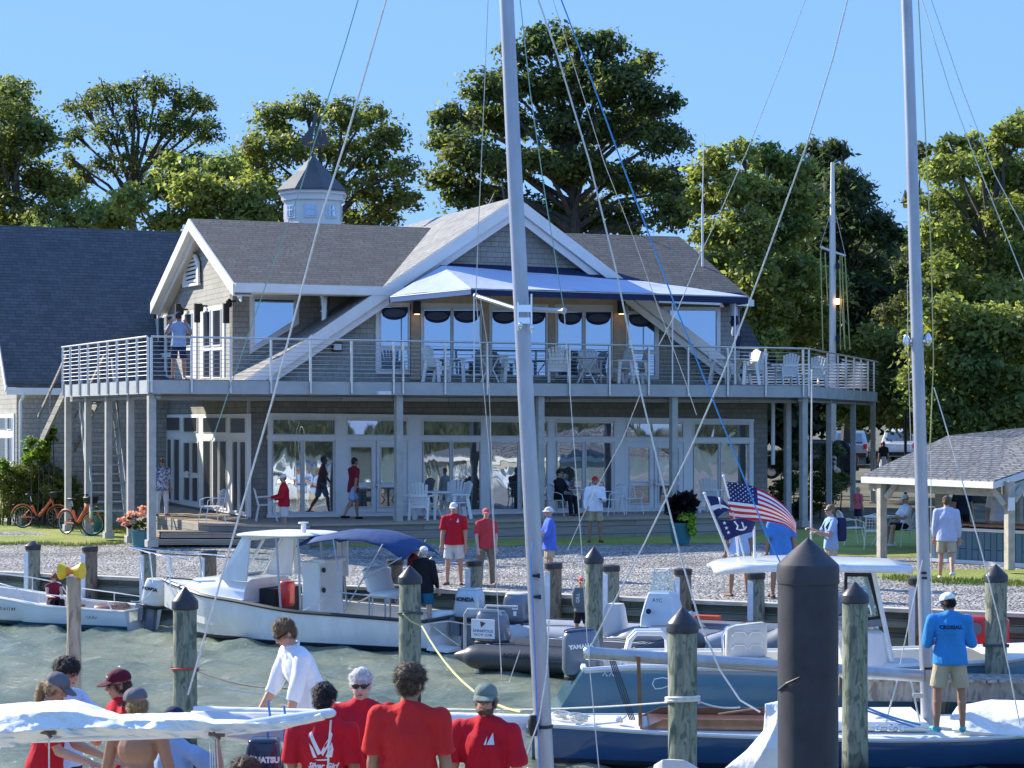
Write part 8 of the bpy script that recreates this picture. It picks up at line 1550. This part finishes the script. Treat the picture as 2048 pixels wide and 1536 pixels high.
# ---------------------------------------------------------------- bicycles
def make_bike():
    t = empty('bicycle', (0, 0, 0)); R_ = .33; rw, fw = V((-.55, 0, R_)), V((.58, 0, R_)); bb_ = V((-.08, 0, .30)); st_ = V((-.27, 0, .78)); hd = V((.36, 0, .86))
    def wheel(c, ax):
        m = MB(); a = V(ax).orthogonal().normalized(); b_ = V(ax).cross(a); m.tube([c+(a*math.cos(x)+b_*math.sin(x))*R_*.965 for x in [i*math.pi/14 for i in range(28)]], .022, 7, closed=True); w = m.build('wheel', MATS['tyre'], t, smooth=True)
        m = MB(); m.tube([c+(a*math.cos(x)+b_*math.sin(x))*R_*.90 for x in [i*math.pi/14 for i in range(28)]], .010, 5, closed=True); m.cyl(c-V(ax)*.05, c+V(ax)*.05, .03, n=8)
        for i in range(14): x = i*math.pi/7; m.tube([c, c+(a*math.cos(x)+b_*math.sin(x))*R_*.9], .002, 3)
        m.build('rim', MATS['stainless'], w)
        m = MB(); m.tube([c+(V((math.cos(x), 0, 0))*(1 if True else 1)+V((0, 0, math.sin(x))))*(R_+.035) if abs(V(ax).y) > .8 else c+(V(ax).cross(Z)*math.cos(x)+Z*math.sin(x))*(R_+.035) for x in [R(20+i*16) for i in range(10)]], .022, 6); m.build('mudguard', MATS['bike orange'], t, smooth=True)
    wheel(rw, (0, 1, 0)); wheel(fw, (-.5, .87, 0))
    m = MB(); m.tube([st_+V((.02, 0, -.1)), bb_], .030, 8); m.tube([bb_, V((.1, 0, .5)), hd-V((0, 0, .04))], [.045, .05, .045], 10); m.tube([st_+V((.03, 0, -.12)), rw+V((0, .05, 0))], .016, 6); m.tube([bb_, rw+V((0, .05, 0))], .022, 6); m.tube([bb_, rw+V((0, -.05, 0))], .022, 6); m.build('frame', MATS['bike orange'], t, smooth=True)
    m = MB(); m.tube([hd+V((-.03, 0, .1)), hd, fw+V((-.03, .04, .05)), fw+V((0, .05, 0))], .022, 7); m.tube([hd, fw+V((0, -.05, 0))], .02, 7); m.build('fork', MATS['bike orange'], t, smooth=True)
    m = MB(); m.tube([hd+V((-.03, 0, .1)), hd+V((-.06, 0, .26))], .016, 6); m.tube([V((.18, .27, 1.10)), V((.30, .16, 1.12)), V((.30, -.16, 1.12)), V((.18, -.27, 1.10))], .014, 6); m.build('handlebar', MATS['black metal'], t, smooth=True)
    m = MB(); m.tube([V((.16, .29, 1.10)), V((.26, .20, 1.12))], .022, 7); m.tube([V((.16, -.29, 1.10)), V((.26, -.20, 1.12))], .022, 7); m.build('grip', MATS['black metal'], t, smooth=True)
    m = MB(); rbox(m, V((-.31, 0, .98)), (.27, .17, .07), (V((1, 0, 0)), V((0, 1, 0)), Z), .03); m.build('saddle', MATS['black metal'], t, smooth=True); m = MB(); m.tube([st_, V((-.31, 0, .96))], .014, 6); m.build('seat_post', MATS['stainless'], t)
    m = MB(); rbox(m, V((.50, 0, .98)), (.26, .34, .2), (V((1, 0, 0)), V((0, 1, 0)), Z), .03, taper=(1.2, 1.2)); m.build('basket', MATS['black metal'], t, smooth=True)
    m = MB(); m.cyl(bb_-V((0, .07, 0)), bb_+V((0, .07, 0)), .07, n=14); m.bar(bb_+V((0, .08, 0)), bb_+V((.12, .08, -.12)), .02); m.bar(bb_-V((0, .08, 0)), bb_-V((.12, .08, -.12)), .02); m.box(bb_+V((.12, .12, -.12)), (.09, .08, .02)); m.box(bb_-V((.12, .12, -.12)), (.09, .08, .02)); m.bar(bb_+V((-.05, .05, -.02)), V((-.10, .20, .01)), .014); m.build('crank', MATS['black metal'], t); return t
bk_ = make_bike()
place(bk_, True, V((at(80, 900, 60.8).x, 60.8, gz(60.8, -14)+.02)), R(-12), 'orange bicycle standing in front of the round bush', 'bicycle', 'orange bicycles on the lawn')
place(bk_, False, V((at(158, 900, 57.3).x, 57.3, gz(57.3, -12)+.02)), R(-38), 'second orange bicycle, the one nearer the deck posts', 'bicycle', 'orange bicycles on the lawn')
# ---------------------------------------------------------------- chairs and tables
M('resin white', (0.78, 0.78, 0.76), 0.45, var=0.05)
def make_chair():                                                     # fan-backed slatted armchair, faces +Y... front is -Y
    t = empty('slat_chair', (0, 0, 0)); X_ = V((1, 0, 0))
    m = MB()
    for i in range(5): m.box((-.2+i*.1, 0, .44), (.085, .46, .025))
    m.build('seat', MATS['resin white'], t); m = MB()
    for i in range(6):
        x = -.22+i*.088; h = .50+.09*math.cos(x*6); m.bar(V((x*.85, .21, .44)), V((x*1.15, .34, .44+h)), .074, .02, up=(0, 1, 0))
    m.bar(V((-.25, .27, .66)), V((.25, .27, .66)), .03, .06); m.build('backrest', MATS['resin white'], t)
    for sx in (-1, 1):
        m = MB(); m.box((sx*.29, -.02, .66), (.10, .52, .03)); m.build('armrest', MATS['resin white'], t)
        m = MB(); m.bar(V((sx*.27, -.22, 0)), V((sx*.27, -.18, .65)), .04, .09); m.build('leg', MATS['resin white'], t)
        m = MB(); m.bar(V((sx*.27, .30, 0)), V((sx*.26, .18, .65)), .04, .09); m.build('leg', MATS['resin white'], t)
    m = MB(); m.box((0, -.2, .38), (.54, .03, .1)); m.box((0, .2, .38), (.5, .03, .1)); m.build('apron', MATS['resin white'], t); return t
def make_wire():
    t = empty('wire_chair', (0, 0, 0)); m = MB()
    for i in range(7): m.tube([V((-.22+i*.073, -.22, .44)), V((-.22+i*.073, .2, .42)), V((-.20+i*.066, .30, .85-.05*abs(i-3)/3))], .006, 4)
    for i in range(6): m.tube([V((-.23, -.2+i*.08, .437)), V((.23, -.2+i*.08, .437))], .005, 4)
    for i in range(5): m.tube([V((-.21, .22+i*.02, .50+i*.08)), V((0, .26+i*.02, .50+i*.08)), V((.21, .22+i*.02, .50+i*.08))], .005, 4)
    m.build('seat_shell', MATS['resin white'], t)
    m = MB(); m.tube([V((-.25, -.24, .44)), V((-.25, .22, .43)), V((-.21, .32, .82)), V((0, .34, .88)), V((.21, .32, .82)), V((.25, .22, .43)), V((.25, -.24, .44)), V((-.25, -.24, .44))], .013, 6); m.build('rim', MATS['resin white'], t, smooth=True)
    for sx in (-1, 1): m = MB(); m.tube([V((sx*.25, .28, .64)), V((sx*.29, -.05, .66)), V((sx*.28, -.22, .60)), V((sx*.25, -.24, .44))], .012, 6); m.build('armrest', MATS['resin white'], t, smooth=True)
    for sx in (-1, 1):
        for sy in (-1, 1): m = MB(); m.tube([V((sx*.23, sy*.2, .44)), V((sx*.27, sy*.28, 0))], .013, 6); m.build('leg', MATS['resin white'], t, smooth=True)
    return t
def make_table():
    t = empty('round_table', (0, 0, 0)); m = MB(); m.lathe(V((0, 0, .71)), [(.50, 0), (.52, .01), (.52, .03), (.50, .035)], 28); m.build('tabletop', MATS['resin white'], t, smooth=True)
    for i in range(4):
        a = R(45+90*i); m = MB(); m.tube([V((math.cos(a)*.34, math.sin(a)*.34, .71)), V((math.cos(a)*.10, math.sin(a)*.10, .38)), V((math.cos(a)*.36, math.sin(a)*.36, 0))], .022, 6); m.build('leg', MATS['resin white'], t, smooth=True)
    return t
ch, wc, tb_ = make_chair(), make_wire(), make_table(); used = {ch.name: True, wc.name: True, tb_.name: True}
def put(proto, loc, rz, label, cat, group): f = used[proto.name]; used[proto.name] = False; return place(proto, f, loc, R(rz), label, cat, group)
dk_ = lambda px, off: V((fac(px, 700, off).x, fac(px, 700, off).y, DZ+.002)); pt_ = lambda px, off: V((fac(px, 1000, off).x, fac(px, 1000, off).y, PZ+.002))
G1, G2, G3 = 'white slatted chairs on the upper deck', 'white slatted chairs on the patio', 'white wire chairs'
for px, off, rz, l in ((875, 1.9, 60, 'white slatted chair leftmost on the upper deck'), (912, 1.4, 90, 'white slatted chair between the leftmost one and the first deck table'), (1022, 1.6, -80, 'white slatted chair half hidden by the near mast on the deck'), (1118, 2.2, 175, 'white slatted chair with its fanned back to the camera, right of the near mast'), (1180, 1.0, 10, 'white slatted chair behind the second deck table'), (1240, 1.9, -60, 'white slatted chair at the right of the second deck table'), (1272, 1.5, -75, 'white slatted chair just under the crossing stays on the deck'), (1440, 1.6, 80, 'white slatted chair left of the right deck table'), (1492, 2.1, -70, 'white slatted chair near the right end of the front railing'), (1512, 1.2, -20, 'tilted white slatted chair at the far right of the front deck')): put(ch, dk_(px, off), rz, l, 'chair', G1)
for k, (px, Yd, l) in enumerate(((1573, 63.5, 'white chair seen through the slats of the side deck'), (1628, 66, 'farther white chair seen through the slats of the side deck'))): q_ = at(px, 700, Yd); put(ch, V((q_.x, Yd, DZ+.002)), 200, l, 'chair', G1)
for px, off, l in ((980, 1.9, 'round white table on the deck left of the near mast'), (1172, 1.9, 'round white table on the deck right of the near mast'), (1468, 2.0, 'round white table at the right end of the deck')): put(tb_, dk_(px, off), 0, l, 'table', 'round white tables')
for px, off, rz, l in ((812, 2.0, 95, 'white slatted chair beside the second patio post'), (845, 2.6, 160, 'white slatted chair with its back to the camera at the patio table'), (915, 2.2, -70, 'white slatted chair above the head of the man in the white cap'), (905, 1.4, -20, 'white slatted chair against the patio window'), (1425, 1.6, 150, 'white slatted chair behind the flags on the patio')): put(ch, pt_(px, off), rz, l, 'chair', G2)
put(tb_, pt_(868, 2.0), 0, 'round white table on the patio beside the white chairs', 'table', 'round white tables'); put(tb_, pt_(1160, 1.5), 0, 'round white table in front of the seated dark clothed man', 'table', 'round white tables'); q_ = at(1768, 900, 52.0); put(tb_, V((q_.x, 52.0, 1.27)), 0, 'round white table by the left pavilion post', 'table', 'round white tables')
e_ = onpl(424, 1000, CL-U*1.5, U)
for loc, rz, l in ((V((e_.x, e_.y, PZ)), -60, 'white wire chair on the sunlit corner of the patio'), (pt_(533, 1.6), 100, 'white wire chair partly hidden by the red jacket'), (pt_(1120, 1.6), 60, 'white wire chair under the seated dark clothed man'), (pt_(1222, 1.8), -60, 'white wire chair right of the man in the red cap'), (pt_(1262, 1.4), 20, 'white wire chair in front of the right patio door'), (V((at(1702, 900, 52.2).x, 52.2, 1.27)), 100, 'white wicker chair left of the pavilion table'), (V((at(1750, 900, 50.6).x, 50.6, 1.27)), 170, 'white wicker chair with its back to the camera by the pavilion post'), (V((at(1812, 900, 51.5).x, 51.5, 1.27)), -75, 'white chair under the seated man in the cream cap')): put(wc, loc, rz, l, 'chair', G3)
# ---------------------------------------------------------------- rigging and mooring lines
def line(name, pts, r, mt, label, par=None, cat='rope'):
    m = MB(); m.tube(pts, r, 6); o = m.build(name, MATS[mt], par, smooth=True)
    if par is None: tag(o, label, cat)
    return o
def stay(par, Y0, Y1, px, r, mt, nm='stay'):
    n = len(px)-1; return line(nm, [at(x, y, Y0+(Y1-Y0)*i/max(n, 1)) for i, (x, y) in enumerate(px)], r, mt, None, par)
stay(t9, 16.2, 16.0, [(776, -20), (772, 0), (735, 130), (690, 285), (640, 440), (545, 800)], .0085, 'rope white'); stay(t9, 16.0, 15.75, [(545, 800), (470, 1060), (376, 1390)], .0085, 'rope white', 'halyard')
stay(t9, 17.2, 19, [(722, -20), (690, 90), (655, 200), (600, 380), (535, 560), (455, 790), (425, 880)], .005, 'rope teal')
stay(t9, 17.3, 17.4, [(977, -20), (968, 200), (957, 450), (952, 592)], .004, 'rope white'); stay(t9, 17.4, 17.5, [(952, 592), (966, 760), (978, 900), (1003, 1345)], .004, 'rope white'); stay(t9, 17.3, 17.3, [(960, 592), (948, 800), (945, 900), (996, 1040), (1010, 1040)][:1]+[(975, 690), (990, 1100), (1003, 1360)], .0035, 'rope white')
stay(t9, 16.8, 16.7, [(1038, -20), (1060, 180), (1090, 390), (1128, 620)], .0045, 'rope teal'); stay(t9, 16.7, 16.6, [(1128, 620), (1145, 850), (1162, 1080), (1175, 1290), (1200, 1560)], .0045, 'rope white')
stay(t9, 16.8, 15.6, [(1070, -20), (1115, 110), (1178, 320), (1232, 540), (1283, 790), (1330, 985), (1362, 1115), (1400, 1245), (1440, 1340), (1480, 1400), (1520, 1424)], .0075, 'rope white', 'halyard')
stay(t9, 16.9, 17.6, [(1100, -20), (1160, 170), (1210, 330), (1265, 470), (1318, 620), (1370, 760), (1393, 830)], .0035, 'rope white'); stay(t9, 16.8, 16.4, [(1115, -20), (1180, 150), (1245, 330), (1293, 455), (1350, 610), (1418, 780), (1490, 960), (1535, 1075), (1600, 1200)], .0065, 'rope blue', 'halyard')
stay(t9, 16.7, 16.9, [(1081, 1536), (1075, 1440), (1068, 1250), (1062, 1120), (1066, 1085)], .006, 'rope blue', 'halyard')
stay(t9, 16.6, 16.4, [(1098, 1240), (1094, 1340), (1078, 1440), (1044, 1536), (1030, 1600)], .007, 'rope white', 'halyard')
stay(t9, 16.9, 17, [(1280, 790), (1245, 880), (1180, 1000), (1135, 1100)], .003, 'rope white'); stay(t9, 17.3, 17.3, [(1040, 1300), (1018, 1365)], .004, 'rope white')
stay(t7, 26.3, 27, [(1618, -20), (1560, 135), (1495, 300), (1440, 425), (1405, 500), (1355, 620), (1318, 690)], .006, 'rope white'); stay(t7, 26.2, 26.1, [(1700, -20), (1665, 120), (1610, 300), (1530, 520), (1447, 745), (1380, 900), (1290, 1085), (1180, 1296)], .011, 'rope white', 'topping_lift')
stay(t7, 26.3, 26.2, [(1836, -20), (1850, 250), (1862, 500), (1867, 720), (1860, 900)], .008, 'rope yellow'); stay(t7, 26.2, 25.6, [(1838, -20), (1900, 180), (1940, 290), (2000, 440), (2060, 590)], .006, 'rope white'); stay(t7, 26.2, 25.6, [(1856, -20), (1925, 180), (1990, 350), (2060, 480)], .006, 'rope white'); stay(t7, 26.2, 25.6, [(1868, 775), (1900, 880), (1925, 965), (1965, 1110), (2000, 1250), (2040, 1450)], .008, 'rope white'); stay(t7, 26.3, 26.2, [(1845, 1120), (1836, 1160), (1800, 1330)], .007, 'rope white'); stay(t7, 26.3, 26.3, [(1815, 560), (1816, 700), (1822, 900)], .004, 'rope white')
for px_, mt in (((1862, 900), 'rope white'),): stay(t7, 26.2, 26.2, [(1862, 900), (1862, 1100), (1866, 1300)], .005, mt)
# mooring lines
line('mooring_line', [at(806, 1228, 30.2), at(822, 1243, 30.25), at(842, 1252, 30.2)]+catenary(at(845, 1254, 30.1), at(1042, 1424, 21.0), .25, 10), .014, 'rope yellow', 'pale line running down right from the cone capped piling by the launch stern')
line('mooring_line', catenary(at(400, 1368, 25.9), at(1335, 1405, 21.4), .18, 16), .011, 'rope white', 'long white line stretched across the basin behind the heads')
line('mooring_line', catenary(at(392, 1340, 25.8), at(640, 1372, 22), .10, 10), .014, 'rope dark', 'dark knotted line leaving the left mossy piling')
def wrap(P_, y, mt, label, r=.015, turns=1.6, dz=.02):
    p, rad = P_[1], P_[2]; z = ZC-(y-HY)*p.y/FL; n = int(turns*16); return line('rope_wrap', [V((p.x+math.cos(i*math.pi/8)*(rad+.012), p.y+math.sin(i*math.pi/8)*(rad+.012), z+dz*i/16-.02*math.sin(i*math.pi/8))) for i in range(n+1)], r, mt, label)
wrap(MP1, 1340, 'rope red', 'red line tied round the left mossy piling'); wrap(MP4, 1405, 'rope white', 'white rope wrapped round the thick mossy piling', .018, 2.2, .03); wrap(MP6, 1293, 'rope dark', 'dark line tied low on the right edge piling', .018, 1.5); wrap(MP2, 1228, 'rope dark', 'dark line tied behind the piling at the launch stern', .016, 1.2)
line('mooring_line', catenary(at(1398, 1403, 21.5), at(1480, 1415, 21.6), .03, 6), .010, 'rope white', 'short white tail leading right from the thick mossy piling')
line('mooring_line', [at(1690, 1500, 24.6), at(1700, 1470, 24.5), at(1712, 1500, 24.4), at(1740, 1560, 24.3)], .012, 'rope blue', 'blue and white line hanging over the side of the blue sailboat')
for i, (a, b, l) in enumerate((((305, 1180), (262, 1202), 'pale line from a short piling down to the skiff transom'), ((1410, 1300), (1290, 1228), 'line from the short pilings to the grey inflatable'))): line('mooring_line', catenary(at(*a, 43.2), at(*b, 43.0), .1, 8), .010, 'rope white', l)
# far side of the basin and boats beyond the frame, which the window glass reflects
rg = random.Random(9); wb = []
for i in range(130): x = rg.uniform(-60, 330); wb.append((V((x, -150+x*.25+rg.uniform(-8, 8), rg.uniform(.5, 4))), rg.uniform(2.4, 3.6)))
leaves('far_shore_wood', wb, 0.9, .5, 'leaf wood', None, kind='stuff', seed=55, clump=1.6)
fs = MB(); fs.quad((-400, -260, .6), (700, 20, .6), (900, -800, .8), (-400, -800, .8)); fs.build('far_shore', MATS['earth'], kind='structure')
for i, (x, y, rz, l) in enumerate(((36, 24, 20, 'white launch moored to the right beyond the frame, nearer the clubhouse'), (48, 8, -40, 'white launch moored farther out to the right beyond the frame'), (30, 12, 70, 'white launch moored to the right beyond the frame, bow towards the dock'))):
    c = copy_tree(t2); c.location = V((x, y, 0)); c.rotation_euler = (0, 0, R(rz)); tag(c, l, 'boat', 'launches moored out of view')
# several like pieces built in one pass become objects of their own
SPLIT = {'hardtop_leg', 'top_leg', 'deck_fitting', 'red_patch', 'coiled_line', 'instrument', 'sail_tie', 'drain', 'hinge', 'mast_band', 'grip', 'decal', 'hanging_line', 'red_strap', 'red_fuel_cans', 'deck_line', 'bimini_frame', 'halyard', 'leaning_frame', 'motor_guard', 'stairs', 'blue_sheet', 'emblem', 'vang'}
for o in [o for o in scn.objects if o.type == 'MESH' and o.name.split('.')[0] in SPLIT]:
    me = o.data; bm = bmesh.new(); bm.from_mesh(me); bm.verts.ensure_lookup_table(); seen = {}; groups = []
    for v in bm.verts:
        if v.index in seen: continue
        st = [v]; seen[v.index] = len(groups); g = {v.index}
        while st:
            for e in st.pop().link_edges:
                for w in e.verts:
                    if w.index not in seen: seen[w.index] = len(groups); g.add(w.index); st.append(w)
        groups.append(g)
    if 1 < len(groups) <= 60:
        for k, g in enumerate(groups):
            b2 = bm.copy(); b2.verts.ensure_lookup_table(); bmesh.ops.delete(b2, geom=[v for v in b2.verts if v.index not in g], context='VERTS')
            m2 = bpy.data.meshes.new(me.name) if k else None; tgt = m2 or bpy.data.meshes.new(me.name); b2.to_mesh(tgt); b2.free()
            for mt in me.materials: tgt.materials.append(mt)
            if k == 0: first = tgt
            else: c = o.copy(); c.data = tgt; col.objects.link(c)
        o.data = first
    bm.free()
